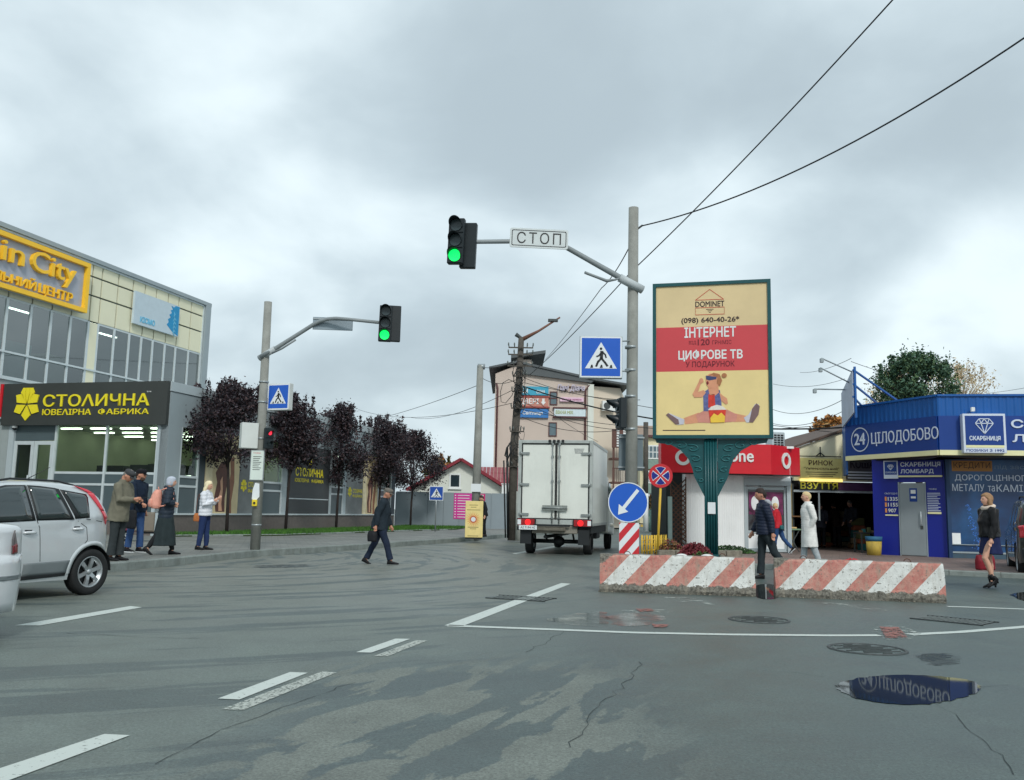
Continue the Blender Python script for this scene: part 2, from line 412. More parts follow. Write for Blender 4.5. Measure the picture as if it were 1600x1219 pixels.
# grass strip by the jewellery shop
gp_ = [G(u, v, .15) for u, v in ((262, 839), (300, 838.5), (380, 838), (437, 837.5), (520, 834.5), (600, 831.5), (660, 829.5), (712, 828))]
back = [Vector((-11.3, 30.3, 0)), Vector((-6.3, 49.0, 0)), Vector((-6, 53, 0)), Vector((-2.5, 53, 0))]
gpoly = [(p.x, p.y) for p in gp_] + [(p.x, p.y) for p in back[::-1]]
LAWN = M('lawn_soil', (46, 62, 30), 0.95, var=0.3, scale=6)
gb = MB().slab(gpoly, 0.1, 0.19).build('lawn_bed', LAWN); gb['kind'] = 'structure'
kerb([p.xyz * 1.0 for p in gp_], 1, pav, top=0.215, w=0.08)
def inside(x, y, pl):
    c = False; j = len(pl) - 1
    for i in range(len(pl)):
        if (pl[i][1] > y) != (pl[j][1] > y) and x < (pl[j][0] - pl[i][0]) * (y - pl[i][1]) / (pl[j][1] - pl[i][1]) + pl[i][0]: c = not c
        j = i
    return c
gm = MB(); rg_ = random.Random(3)
xs_ = [p[0] for p in gpoly]; ys_ = [p[1] for p in gpoly]; cnt = 0
while cnt < 26000:
    x = rg_.uniform(min(xs_), max(xs_)); y = rg_.uniform(min(ys_), max(ys_))
    if not inside(x, y, gpoly): continue
    h = rg_.uniform(.05, .15); a = rg_.uniform(0, 6.28); w = .02; dx, dy = math.cos(a) * w, math.sin(a) * w
    gm.add([(x - dx, y - dy, .185), (x + dx, y + dy, .185), (x + rg_.uniform(-.05, .05), y + rg_.uniform(-.05, .05), .19 + h)], [(0, 1, 2)], rg_.randint(0, 1)); cnt += 1
g_ = gm.build('grass', [M('grass_a', (72, 118, 42), 0.8, var=.2, scale=1), M('grass_b', (52, 92, 34), 0.8, var=.2, scale=1)], fix=False); g_['kind'] = 'stuff'

# ------------------------------------------------------------------ painted markings, cracks, covers, puddles
def worn(name, rgb, thr=0.42, sc=9.0, soft=.05):
    m = bpy.data.materials.new(name); m.use_nodes = True; t = m.node_tree; b = t.nodes['Principled BSDF']; l = t.links.new
    g = nd(t, 'ShaderNodeNewGeometry'); nz = nd(t, 'ShaderNodeTexNoise', i_Scale=sc, i_Detail=9.0, i_Roughness=0.8); l(g.outputs['Position'], nz.inputs['Vector'])
    r_ = nd(t, 'ShaderNodeMapRange', i_From_Min=thr, i_From_Max=thr + soft); l(nz.outputs[0], r_.inputs[0])
    tr = nd(t, 'ShaderNodeBsdfTransparent'); mxx = nd(t, 'ShaderNodeMixShader'); l(r_.outputs[0], mxx.inputs[0]); l(tr.outputs[0], mxx.inputs[1]); l(b.outputs[0], mxx.inputs[2])
    b.inputs['Base Color'].default_value = (*s2l(rgb), 1); b.inputs['Roughness'].default_value = .6
    l(mxx.outputs[0], t.nodes['Material Output'].inputs[0]); return m
W1 = worn('road_paint', (192, 200, 194), 0.36, 22); W2 = worn('worn_road_paint', (176, 182, 174), 0.44, 34); W3 = worn('faded_road_paint', (168, 176, 170), 0.52, 6)
RP = worn('red_road_paint', (146, 92, 82), 0.46, 12)
def flat(name, pts, mat, z=0.004):
    n = len(pts); cx = sum(p[0] for p in pts) / n; cy = sum(p[1] for p in pts) / n
    me = bpy.data.meshes.new(name); me.from_pydata([(x, y, z) for x, y in pts], [], [list(range(n))]); me.materials.append(mat); me.update()
    if me.polygons[0].normal.z < 0: me.flip_normals()
    o = link(name, me); o['kind'] = 'structure'; return o
def mark(px, mat=None, z=.004, name='road_marking'):
    return flat(name, [(G(u, v).x, G(u, v).y) for u, v in px], mat or W1, z)
mark([(22, 978), (62, 978), (222, 949.5), (204, 947.5)])
mark([(340, 1092.5), (374, 1094), (481, 1052), (453, 1051)])
mark([(347, 1109), (380, 1110.5), (526, 1051.5), (503, 1050)], W2)
mark([(556, 1020), (580, 1020.5), (641, 999), (618, 998.5)])
mark([(584, 1026), (606, 1026), (668, 1001.5), (650, 1001)], W2)
mark([(-80, 1228), (10, 1222), (203, 1150), (163, 1148)])
mark([(694, 978), (724, 978.5), (892, 912.5), (877, 911.5)])
mark([(800, 865), (806, 866), (885, 853), (872, 852)])
def ribbon(px, w, mat, name='road_marking', z=.004, jit=0):
    P_ = [G(u, v) for u, v in px]; l_ = inset(P_, w / 2); r_ = inset(P_, -w / 2)
    mb = MB(); v = []
    for a, b in zip(l_, r_): v += [(a.x, a.y, z), (b.x, b.y, z)]
    mb.add(v, [(2 * i, 2 * i + 1, 2 * i + 3, 2 * i + 2) for i in range(len(P_) - 1)])
    o = mb.build(name, mat); o['kind'] = 'structure'; return o
ribbon([(700, 978), (860, 984), (990, 989), (1140, 992), (1300, 993.5), (1375, 993.2)], .13, W1)
ribbon([(1420, 992), (1500, 988), (1600, 980), (1700, 970)], .13, W1)
ribbon([(1480, 948), (1540, 950), (1700, 956)], .12, W1)
mark([(1030, 932), (1090, 934), (1118, 946), (1060, 940)], W3)
mark([(1270, 942), (1330, 943), (1390, 955), (1330, 950)], W3)
mark([(965, 954), (1045, 953), (1052, 957), (975, 959)], W3)
mark([(1370, 978), (1410, 979), (1440, 990), (1424, 999), (1385, 1000), (1362, 988)], W3, .0045)
mark([(1374, 980), (1404, 981), (1419, 997), (1384, 998)], RP, .009)
mark([(993, 952), (1018, 952), (1022, 956), (1000, 957)], RP, .009)
mark([(1018, 976), (1045, 977), (1040, 982), (1022, 981)], RP, .009)
CRK = M('crack_shade', (62, 70, 70), 0.95, var=0)
def crack(px, w=0.014, seed=1):
    w *= .7
    rr = random.Random(seed); P_ = [G(u, v) for u, v in px]; pts = []
    for a, b in zip(P_[:-1], P_[1:]):
        n = max(3, int((b - a).length / .12))
        for i in range(n):
            p = a.lerp(b, i / n); pts.append(p + Vector((rr.uniform(-.03, .03), rr.uniform(-.03, .03), 0)))
    l_ = inset(pts, w / 2); r_ = inset(pts, -w / 2); v = []
    for a, b in zip(l_, r_):
        k = rr.uniform(.1, .9); m_2 = (a + b) / 2; a = m_2.lerp(a, k); b = m_2.lerp(b, k); v += [(a.x, a.y, .003), (b.x, b.y, .003)]
    o = MB().add(v, [(2 * i, 2 * i + 1, 2 * i + 3, 2 * i + 2) for i in range(len(pts) - 1)]).build('road_crack', CRK); o['kind'] = 'structure'
crack([(1003, 1035), (975, 1070), (930, 1110), (902, 1150), (880, 1180)], .013, 1)
crack([(548, 1068), (500, 1085), (400, 1120), (330, 1150), (225, 1205)], .010, 2)
crack([(1455, 1085), (1500, 1130), (1560, 1180), (1600, 1225)], .012, 3)
crack([(1160, 1045), (1240, 1052), (1310, 1060)], .008, 4)
crack([(820, 1020), (860, 1000), (890, 980)], .010, 5)
crack([(100, 990), (240, 997), (330, 998)], .02, 6)
crack([(1540, 1075), (1600, 1068)], .008, 8)
IRON = M('cast_iron', (70, 76, 76), 0.55, metal=0.3, var=.3, scale=12, bump=.4)
DK = M('dark_gap', (14, 15, 16), 0.9, var=0)
def manhole(u, v, r, lab, sunk=False):
    p = G(u, v); t = thing('manhole_cover', lab, 'manhole cover', (p.x, p.y, 0), .3)
    ring = []; n = 28
    for (ra, rb, z0, z1) in ((r, r * .90, .002, .012),):
        v_ = [(math.cos(2 * math.pi * k / n) * q, math.sin(2 * math.pi * k / n) * q, z) for q, z in ((ra, z0), (ra * .98, z1), (rb * 1.02, z1), (rb, z0)) for k in range(n)]
        f_ = [(j * n + k, j * n + (k + 1) % n, (j + 1) * n + (k + 1) % n, (j + 1) * n + k) for j in range(3) for k in range(n)]
        MB().add(v_, f_).build('frame', IRON, t)
    m = MB(); m.add([(math.cos(2 * math.pi * k / n) * r * .85, math.sin(2 * math.pi * k / n) * r * .85, .006) for k in range(n)], [list(range(n))]); m.build('lid', ASPH, t)
    m = MB()
    for i in range(-4, 5):
        w = math.sqrt(max(0, .64 - (i / 5.2) ** 2)) * r * (1 if i % 2 else .6)
        m.box(-w, w, i * r / 5.2 - .008, i * r / 5.2 + .008, .0065, .013)
    m.build('rib', IRON, t)
manhole(1186, 969, .36, 'ribbed round manhole cover between the barriers and the curved white line')
manhole(1355, 1015, .36, 'worn round manhole cover in the asphalt beyond the big puddle', True)
def grate(px0, px1, width, n, lab):
    a = G(*px0); b = G(*px1); d = b - a; t = thing('drain_grate', lab, 'drain grate', (a.x, a.y, 0), math.atan2(d.y, d.x)); Lg = d.length
    box(t, 'drain_opening', 0, Lg, -width, 0, .001, .003, DK)
    for i in range(n):
        x = Lg * (i + .5) / n; MB().box(x - Lg / n * .2, x + Lg / n * .2, -width + .02, -.02, .004, .012).build('grate_bar', M('worn_iron', (104, 112, 110), .5, var=.2, metal=.2), t, fix=False)
    box(t, 'frame', -.03, Lg + .03, 0, .03, .002, .014, IRON); box(t, 'frame', -.03, Lg + .03, -width - .03, -width, .002, .014, IRON)
grate((1452, 963), (1556, 973), .50, 14, 'long slotted drain grate right of the striped barriers')
grate((782, 931), (866, 936), .45, 12, 'slotted drain grate crossed by the white line left of the barriers')
WATER = bpy.data.materials.new('puddle_water'); WATER.use_nodes = True
b_ = WATER.node_tree.nodes['Principled BSDF']; b_.inputs['Base Color'].default_value = (0.022, 0.026, 0.024, 1); b_.inputs['Roughness'].default_value = 0.025; b_.inputs['IOR'].default_value = 1.30; b_.inputs['Specular IOR Level'].default_value = .4
def puddle(px, seed=0, z=.0045, amp=.03, mat=WATER):
    P_ = [G(u, v) for u, v in px]; n = len(P_); rr = random.Random(seed); pts = []
    for i in range(n):
        p0, p1, p2, p3 = P_[i - 1], P_[i], P_[(i + 1) % n], P_[(i + 2) % n]
        for k in range(8):
            t_ = k / 8; q = .5 * ((2 * p1) + (p2 - p0) * t_ + (2 * p0 - 5 * p1 + 4 * p2 - p3) * t_ ** 2 + (3 * p1 - p0 - 3 * p2 + p3) * t_ ** 3)
            pts.append((q.x + rr.uniform(-amp, amp), q.y + rr.uniform(-amp, amp)))
    return flat('puddle', pts, mat, z)
puddle([(1307, 1072), (1345, 1060), (1420, 1055), (1510, 1063), (1532, 1078), (1490, 1094), (1420, 1102), (1340, 1092)], 1, amp=.015)
puddle([(1182, 915), (1212, 915), (1215, 934), (1184, 934)], 4, amp=.01)
DAMP = worn('damp_film', (84, 100, 102), 0.40, 1.6, .22); DAMP.node_tree.nodes['Principled BSDF'].inputs['Roughness'].default_value = .10
for i, px in enumerate([[(862, 966), (930, 956), (950, 962), (945, 978), (880, 975)], [(955, 962), (1010, 958), (1040, 966), (1000, 978), (960, 976)],
                        [(1440, 1024), (1480, 1022), (1478, 1030), (1450, 1032)]]):
    puddle(px, 10 + i, .0035, .05, DAMP)
puddle([(1580, 929), (1620, 925), (1640, 937), (1604, 940)], 5, amp=.02)
DARKP = worn('tar_patch', (62, 72, 74), 0.42, 2, .2)
for i, px in enumerate([[(1435, 1024), (1500, 1022), (1502, 1034), (1460, 1040)], [(400, 884), (470, 882), (480, 886), (410, 888)]]):
    puddle(px, 20 + i, .0025, .04, DARKP)
# ------------------------------------------------------------------ shared surface materials
CLAD = M('grey_cladding', (152, 164, 168), 0.45, metal=0.1, var=.06, scale=1, spec=.4)
CLADW = M('pale_pillar_cladding', (172, 184, 188), 0.5, var=.06, scale=1)
ALU = M('window_aluminium', (200, 210, 212), 0.4, var=.06, metal=.2)
CREAM = M('cream_panel', (226, 224, 196), 0.6, var=.05, scale=.6)
DKP = M('dark_spandrel', (78, 92, 96), 0.3, var=.08, scale=1)
SIGN = M('charcoal_signboard', (56, 60, 58), 0.5, var=.08, scale=2)
YEL = M('yellow_letters', (232, 216, 40), 0.45, var=.04)
GOLD = M('golden_yellow_letters', (252, 200, 50), 0.42, var=.04)
WHITE = M('white_paint', (222, 226, 224), 0.5, var=.05, scale=2)
BLACK = M('black_plastic', (26, 30, 32), 0.45, var=.1)
INT = M('interior_wall', (170, 176, 150), 0.8, var=.1, scale=1)
INTD = M('interior_dark', (48, 56, 56), 0.8, var=.2, scale=1)
LAMP = M('lamp_tube', (238, 245, 225), 0.5, var=0, emit=7)
GL = glass('shop_glass', (125, 150, 140), 0.80)
GLM = glass('mall_glass', (92, 116, 122), 0.60, .03)
PLN = M('granite_plinth', (104, 98, 94), 0.6, var=.18, scale=6, dirt=.2)
RED = M('red_sign', (205, 34, 44), 0.4, var=.05)
TEAL = M('teal_film', (90, 158, 150), .5, var=.1)

# ------------------------------------------------------------------ mall upper block
A75, A15 = R(75), R(-15)
mo = Vector((-14.87, 44.0, 0)) - SD * 20
mw = Wall(mo.x, mo.y, A75)
mall = thing('shopping_mall', 'two storey mall block with cream panels, a band of windows and a yellow framed sign', 'shopping mall', (mo.x, mo.y, 0), A75)
xe = mw.px(327, 475)[0]; ztop = mw.px(327, 475)[1]
xp = mw.px(1440 / 4.514, 330 + 670 / 4.514)[0]
z_row = [mw.px(830 / 4.514, 330 + q / 4.514)[1] for q in (440, 525, 655, 835, 1165)]
zc, z1, z2, zw, ztr = z_row
xs = [60, 228, 368, 503, 628, 695, 810, 915, 1000, 1080, 1165, 1240, 1330, 1415]
ys_l = [605, 655, 695, 740, 775, 795, 830, 862, 885, 910, 935, 955, 980, 1005]
cols = [mw.px(a / 4.514, 330 + b / 4.514)[0] for a, b in zip(xs, ys_l)]
w0 = cols[1] - cols[0]; pre = [cols[0] - w0 * k for k in range(5, 0, -1)]
cols = pre + cols
x_left = cols[0]
zb = 0.15
# solid core, set back behind the facade
box(mall, 'roof', x_left - 3, xe, 0.05, 22, ztop - .35, ztop - .02, CLAD)
box(mall, 'back_wall', x_left - 3, xe, 21.8, 22, zb, ztop - .35, CLAD)
box(mall, 'end_wall', xe - .2, xe, .25, 21.8, zb, ztop - .35, CLAD)
box(mall, 'interior_floor', x_left - 3, xe - .2, .3, 21.8, 5.2, 5.4, INT)
box(mall, 'interior_partition', x_left - 3, xe - .2, 7, 7.1, 5.4, ztop - .35, INTD)
box(mall, 'coping', x_left - 3, xe + .02, -.14, .3, zc + .06, ztop, CLAD)
box(mall, 'corner_pilaster', xp, xe, -.14, .25, zb, zc + .06, CLAD)
box(mall, 'backing_wall', x_left, xp, .06, .12, zw, zc + .06, M('backing', (90, 100, 98), .8, var=0))
box(mall, 'ground_wall', x_left - 3, xp, .02, .25, zb, 5.6, M('grey_render', (150, 160, 160), .8, var=.1, scale=1, dirt=.15))
for x0, x1 in zip(cols[:-1], cols[1:]):
    g = .035
    for a, b in ((zw, z2), (z2, z1), (z1, zc + .06)):
        MB().box(x0 + g, x1 - g, 0, .05, a + g, b - g).build('cream_panel', CREAM, mall, bevel=0, fix=False)
    cream_col = abs(x0 - cols[5 + 4]) < .01
    if cream_col:
        for a, b in ((5.6, ztr), (ztr, zw)): MB().box(x0 + g, x1 - g, 0, .05, a + g, b - g).build('cream_panel', CREAM, mall, fix=False)
    else:
        w = box(mall, 'window', x0 + .03, x1 - .03, .02, .06, zw - .05, zw + .03, ALU)
        for a, b in ((5.6, ztr), (ztr, zw)):
            MB().add([(x0 + .02, .03, a + .02), (x1 - .02, .03, a + .02), (x1 - .02, .03, b - .02), (x0 + .02, .03, b - .02)], [(0, 1, 2, 3)]).build('pane', GLM, w, fix=False)
for x in cols:
    MB().box(x - .055, x + .055, -.005, .06, 5.6, zw).build('mullion', ALU, mall)
MB().box(cols[0], xp, -.05, .06, ztr - .035, ztr + .035).build('transom', ALU, mall)
MB().box(cols[0], xp, -.05, .05, 5.5, 5.62).build('transom', ALU, mall)
MB().box(xp - .09, xp - .02, -.06, .06, 5.6, zc + .03).build('mullion', ALU, mall)
MB().box(x_left, xp - .1, -.055, .02, zc - .02, zc + .055).build('trim', ALU, mall)
rr = random.Random(5)
for k in range(7):
    x = x_left + 1.5 + k * 2.7
    MB().box(x, x + 1.3, 2.5 + (k % 2) * 1.5, 2.62 + (k % 2) * 1.5, 9.15, 9.2).build('ceiling_lamp', LAMP, mall)
for k in range(9):
    x = x_left + .6 + k * 1.9; MB().box(x, x + 1.2, .6, 1.4, 5.4, 6.3 + rr.uniform(0, .8)).build('shop_display', [TEAL, INT, INTD][k % 3], mall)
# signboard: yellow frame, grey field, raised letters
sgx1 = mw.px(612 / 4.514, 330 + 540 / 4.514, -.3)[0]; sgz1 = mw.px(615 / 4.514, 330 + 370 / 4.514, -.3)[1]; sgz0 = mw.px(600 / 4.514, 330 + 722 / 4.514, -.3)[1]
sg = thing('mall_signboard', 'large grey signboard in a golden frame with raised yellow City lettering', 'signboard', (mo.x, mo.y, 0), A75)
sgx0 = sgx1 - 9.6
box(sg, 'board', sgx0, sgx1, -.26, -.15, sgz0, sgz1, M('sign_field', (164, 172, 186), .5, var=.05))
fr_ = .17
for a in ((sgx0, sgx1, sgz1 - fr_, sgz1), (sgx0, sgx1, sgz0, sgz0 + fr_), (sgx0, sgx0 + fr_, sgz0 + fr_ + .002, sgz1 - fr_ - .002), (sgx1 - fr_, sgx1, sgz0 + fr_ + .002, sgz1 - fr_ - .002)):
    box(sg, 'frame', a[0], a[1], -.42, -.262, a[2], a[3], GOLD)
def pz(u, v, dy=-.3): return mw.px(u / 4.514, 330 + v / 4.514, dy)
xC, _ = pz(212, 350); xy, _ = pz(522, 450)
zt = pz(345, 315)[1]; zbm = pz(370, 470)[1]; zd = pz(455, 540)[1]
T(sg, 'City', xC, xy, zd, zt, -.262, GOLD, .16, .008)
xn, _ = pz(158, 330)
T(sg, 'Main', xn - 2.95, xn, zbm + .02, zt, -.262, GOLD, .16, .008)
xr, _ = pz(506, 610); xl, _ = pz(272, 560)
za = pz(400, 548)[1]; zb2 = pz(400, 622)[1]
T(sg, 'ЦЕНТР', xl, xr, zb2 - .02, za, -.262, GOLD, .1, .008)
x2, _ = pz(250, 520)
T(sg, 'ТОРГОВЕЛЬНИЙ', x2 - 4.5, x2, zb2 + .06, za + .08, -.262, GOLD, .1, .008)
# pale banner with blue figure
bx0 = mw.px(207.5, 480, -.12)[0]; bx1 = mw.px(277.5, 500, -.12)[0]; bz1 = mw.px(242, 466, -.12)[1]; bz0 = mw.px(242, 516, -.12)[1]
bn = thing('roof_banner', 'pale blue banner with small blue lettering and a wavy blue profile at its right end', 'banner', (mo.x, mo.y, 0), A75)
box(bn, 'board', bx0, bx1, -.2, -.1, bz0, bz1, M('banner_pale', (190, 206, 214), .5, var=.05))
BLU = M('banner_blue', (30, 140, 190), .5, var=.1); BLU2 = M('banner_light_blue', (110, 185, 215), .5, var=.05)
Wb, Hb = bx1 - bx0, bz1 - bz0
def bp_(pts): return [(bx0 + a * Wb, bz0 + b * Hb) for a, b in pts]
MB().prism(bp_([(.99, .02), (.99, .98), (.90, .97), (.86, .9), (.80, .93), (.84, .82), (.79, .78), (.82, .7), (.765, .62), (.80, .55), (.74, .46), (.76, .38), (.72, .28), (.78, .2), (.86, .1)]), -.212, -.2).build('figure', BLU, bn)
for k in range(5):
    o_ = k * .13
    MB().prism(bp_([(.86, .78 - o_), (.90, .70 - o_), (.88, .62 - o_), (.93, .50 - o_), (.91, .5 - o_), (.86, .60 - o_), (.875, .68 - o_)]), -.22, -.2121).build('wave', BLU2, bn)
T(bn, 'КІСМО', bx0 + Wb * .14, bx0 + Wb * .45, bz0 + Hb * .10, bz0 + Hb * .27, -.2, BLU2, .02, .03)

# ------------------------------------------------------------------ jewellery shop annex
C0 = Vector((-11.5, 30.0, 0))
fw = Wall(C0.x, C0.y, A15); sw = Wall(C0.x, C0.y, A75)
shop = thing('jewellery_shop', 'single storey grey clad jewellery shop with glazed front and charcoal fascia', 'shop', (C0.x, C0.y, 0), A15)
ZT = 5.29; ZS = .90
XL = fw.px(15, 700)[0]; SL = sw.px(617, 760)[0]
FRAME[0] = ((0, 0, 0), 0)
zf0 = fw.px(140, 664)[1]
box(shop, 'roof', XL, .0, .3, 19, ZT - .25, ZT - .05, CLAD)
MB().box(XL, 0, .0, .3, ZT - .30, ZT).build('parapet', CLADW, shop)
box(shop, 'fascia_backing', XL, -.02, .02, .3, zf0, ZT - .3, CLAD)
p0 = fw.px(242.6, 730)[0]
box(shop, 'corner_pillar', p0, -.002, .0, .35, .15, zf0, CLADW)
box(shop, 'side_pillar', XL - .1, fw.px(16.6, 730)[0], .0, .35, .15, zf0, CLADW)
box(shop, 'plinth', XL, p0, .08, .35, .15, ZS - .35, PLN)
zsill = fw.px(160, 739)[1]
zmid = fw.px(160, 757)[1]
# window bays
wx = [fw.px(u, 700)[0] for u in (83, 162.5, 242.6)]
for x0, x1 in zip(wx[:-1], wx[1:]):
    w = box(shop, 'window', x0 + .06, x1 - .06, .1, .16, zsill - .04, zsill + .04, ALU)
    MB().add([(x0, .13, zsill), (x1, .13, zsill), (x1, .13, zf0), (x0, .13, zf0)], [(0, 1, 2, 3)]).build('pane', GL, w, fix=False)
    box(shop, 'spandrel', x0 + .04, x1 - .04, .11, .16, zmid + .04, zsill - .041, DKP)
    box(shop, 'spandrel', x0 + .04, x1 - .04, .11, .16, ZS - .35, zmid - .04, DKP)
    MB().box(x0 + .04, x1 - .04, .09, .16, zmid - .038, zmid + .038).build('transom', ALU, shop)
for x in wx[:-1] + [p0 - .05]: MB().box(x - .04, x + .04, .07, .17, ZS - .35, zf0).build('mullion', ALU, shop)
# entrance
dx0, dx1 = fw.px(17, 720)[0], fw.px(82, 720)[0]
zdt = fw.px(50, 688)[1]
dm = (dx0 + dx1) / 2
box(shop, 'transom_panel', dx0, dx1, .1, .15, zdt, zf0, DKP)
for a, b, hx in ((dx0 + .02, dm - .01, dm - .12), (dm + .01, dx1 - .06, dm + .12)):
    d_ = MB()
    d_.box(a, a + .13, .06, .12, .55, zdt - .02).box(b - .13, b, .06, .12, .55, zdt - .02).box(a + .131, b - .131, .06, .12, zdt - .15, zdt - .02).box(a + .131, b - .131, .06, .12, .55, .8)
    dr = d_.build('door', ALU, shop)
    MB().add([(a + .13, .09, .8), (b - .13, .09, .8), (b - .13, .09, zdt - .15), (a + .13, .09, zdt - .15)], [(0, 1, 2, 3)]).build('pane', GL, dr, fix=False)
    MB().tube([(hx, .0, 1.3), (hx, .0, 2.1)], .02).tube([(hx, .0, 1.35), (hx, .07, 1.35)], .012).tube([(hx, .0, 2.05), (hx, .07, 2.05)], .012).build('handle', ALU, dr)
box(shop, 'door_step', dx0 - .2, dx1 + .2, -.9, .07, .15, .32, PLN)
box(shop, 'door_step', dx0 - .2, dx1 + .2, -.5, .071, .32, .52, PLN)
# interior
box(shop, 'interior_floor', XL, -.3, .35, 8, .35, .5, INT)
box(shop, 'interior_wall', XL, -.3, 7.9, 8, .5, ZT - .3, INT)
box(shop, 'interior_ceiling', XL, -.3, .35, 18.9, zf0 + .0, zf0 + .05, M('ceiling_white', (170, 178, 165), .8, var=.03))
box(shop, 'interior_partition', XL, XL + .1, .35, 7.8, .5, zf0 - .01, INT)
rr = random.Random(2)
for i in range(4):
    for j in range(4):
        x = XL + 1.2 + j * 1.25; y = 1.0 + i * 1.7
        MB().box(x, x + .8, y, y + .14, zf0 - .05, zf0 - .01).build('ceiling_lamp', LAMP, shop)
DISP = M('display_dark', (40, 44, 42), .5, var=.1)
for k, (x, w_, y) in enumerate(((-1.9, 1.2, 1.6), (-3.1, .9, 2.2), (-5.2, 1.2, 3.0), (-.5 - .7, .7, 2.6))):
    c_ = thing('display_case', ['dark jewellery case lit by two rows of lights, nearest the shop corner', 'narrow jewellery case behind the middle window of the shop', 'dark cabinet deep inside the jewellery shop left of the pane joint', 'small lit jewellery case hard by the corner pillar'][k], 'display case',
               C0 + Matrix.Rotation(A15, 3, 'Z') @ Vector((x, y, .5)), A15, None)
    sv = FRAME[0]; FRAME[0] = None
    box(c_, 'cabinet', 0, w_, 0, .5, 0, 2.1, DISP)
    for zq in (.95, 1.45):
        box(c_, 'light_strip', .08, w_ - .08, -.04, -.002, zq + .25, zq + .29, LAMP) if k != 2 else None
        for q in range(5):
            xx = .1 + (w_ - .2) * (q + .5) / 5; MB().ball((xx, -.06, zq + .09 + rr.uniform(0, .04)), .035, .02, .07, 8, 6).build('jewel_stand', WHITE, c_)
    box(c_, 'shelf', .03, w_ - .03, -.12, -.001, .9, .94, ALU); box(c_, 'shelf', .03, w_ - .03, -.12, -.001, 1.4, 1.44, ALU)
    FRAME[0] = sv
# side along the street (frame turned 90 degrees at the corner)
FRAME[0] = ((0, 0, 0), R(90))
zcl = sw.px(290, 668)[1]
su = [263.6, 278, 309, 318, 372, 410, 441, 448, 514, 517, 537, 541, 590, 594, 612, 618]
sx = [0.0] + [sw.px(u, 760)[0] for u in su[1:]]
# upper cladding panels
n = 9; e_ = [SL * k / n for k in range(n + 1)]
for a, b in zip(e_[:-1], e_[1:]):
    MB().box(a + .008, b - .008, 0.0, .06, zcl, ZT - .32).build('cladding_panel', CLAD, shop, fix=False)
box(shop, 'side_backing', .35, SL, .065, .25, zcl, ZT - .32, DKP)
box(shop, 'side_coping', -.02, SL, -.03, .3, ZT - .3, ZT + .02, CLADW)
box(shop, 'side_sill', .3, SL, -.06, .2, ZS - .06, ZS, ALU)
box(shop, 'side_plinth', .3, SL, -.01, .3, .1, ZS - .061, PLN)
box(shop, 'corner_face', .0, sx[1], -.002, .3, ZS, zcl - .002, CLAD)
box(shop, 'end_pillar', sx[14], SL, -.02, .4, ZS, zcl - .002, M('dark_pillar', (62, 74, 80), .5, var=.1))
box(shop, 'dark_pillar', sx[2], sx[3], -.02, .3, ZS, zcl - .002, MATS['dark_pillar'])
box(shop, 'end_wall', SL - .2, SL, .4, 6, .15, ZT - .3, CLAD)
zt1 = sw.px(290, 745)[1]; zt2 = sw.px(290, 760)[1]
def bay(a, b):
    w = MB().box(a, a + .07, 0, .12, ZS, zcl).box(b - .07, b, 0, .12, ZS, zcl).box(a + .071, b - .071, 0.01, .11, zt1 - .04, zt1 + .04).box(a + .071, b - .071, 0.01, .11, zt2 - .04, zt2 + .04).build('window', ALU, shop)
    MB().add([(a, .06, zt1), (b, .06, zt1), (b, .06, zcl), (a, .06, zcl)], [(0, 1, 2, 3)]).build('pane', GL, w, fix=False)
    MB().box(a + .072, b - .072, .04, .08, ZS, zt2 - .041).build('spandrel', DKP, w); MB().box(a + .072, b - .072, .04, .08, zt2 + .041, zt1 - .041).build('spandrel', DKP, w)
bay(sx[1], sx[2]); bay(sx[5], sx[6]); bay(sx[9], sx[10]); bay(sx[13], sx[14])
CRM = M('poster_cream', (206, 190, 150), .5, var=.1, scale=2); HAIR_P = M('poster_brown', (96, 60, 50), .5, var=.35, scale=3); GRYP = M('poster_grey', (120, 124, 124), .5, var=.45, scale=.6); DARKPOST = M('poster_charcoal', (62, 66, 68), .45, var=.15, scale=1)
HAIR2 = M('poster_auburn', (140, 96, 72), .5, var=.2, scale=3)
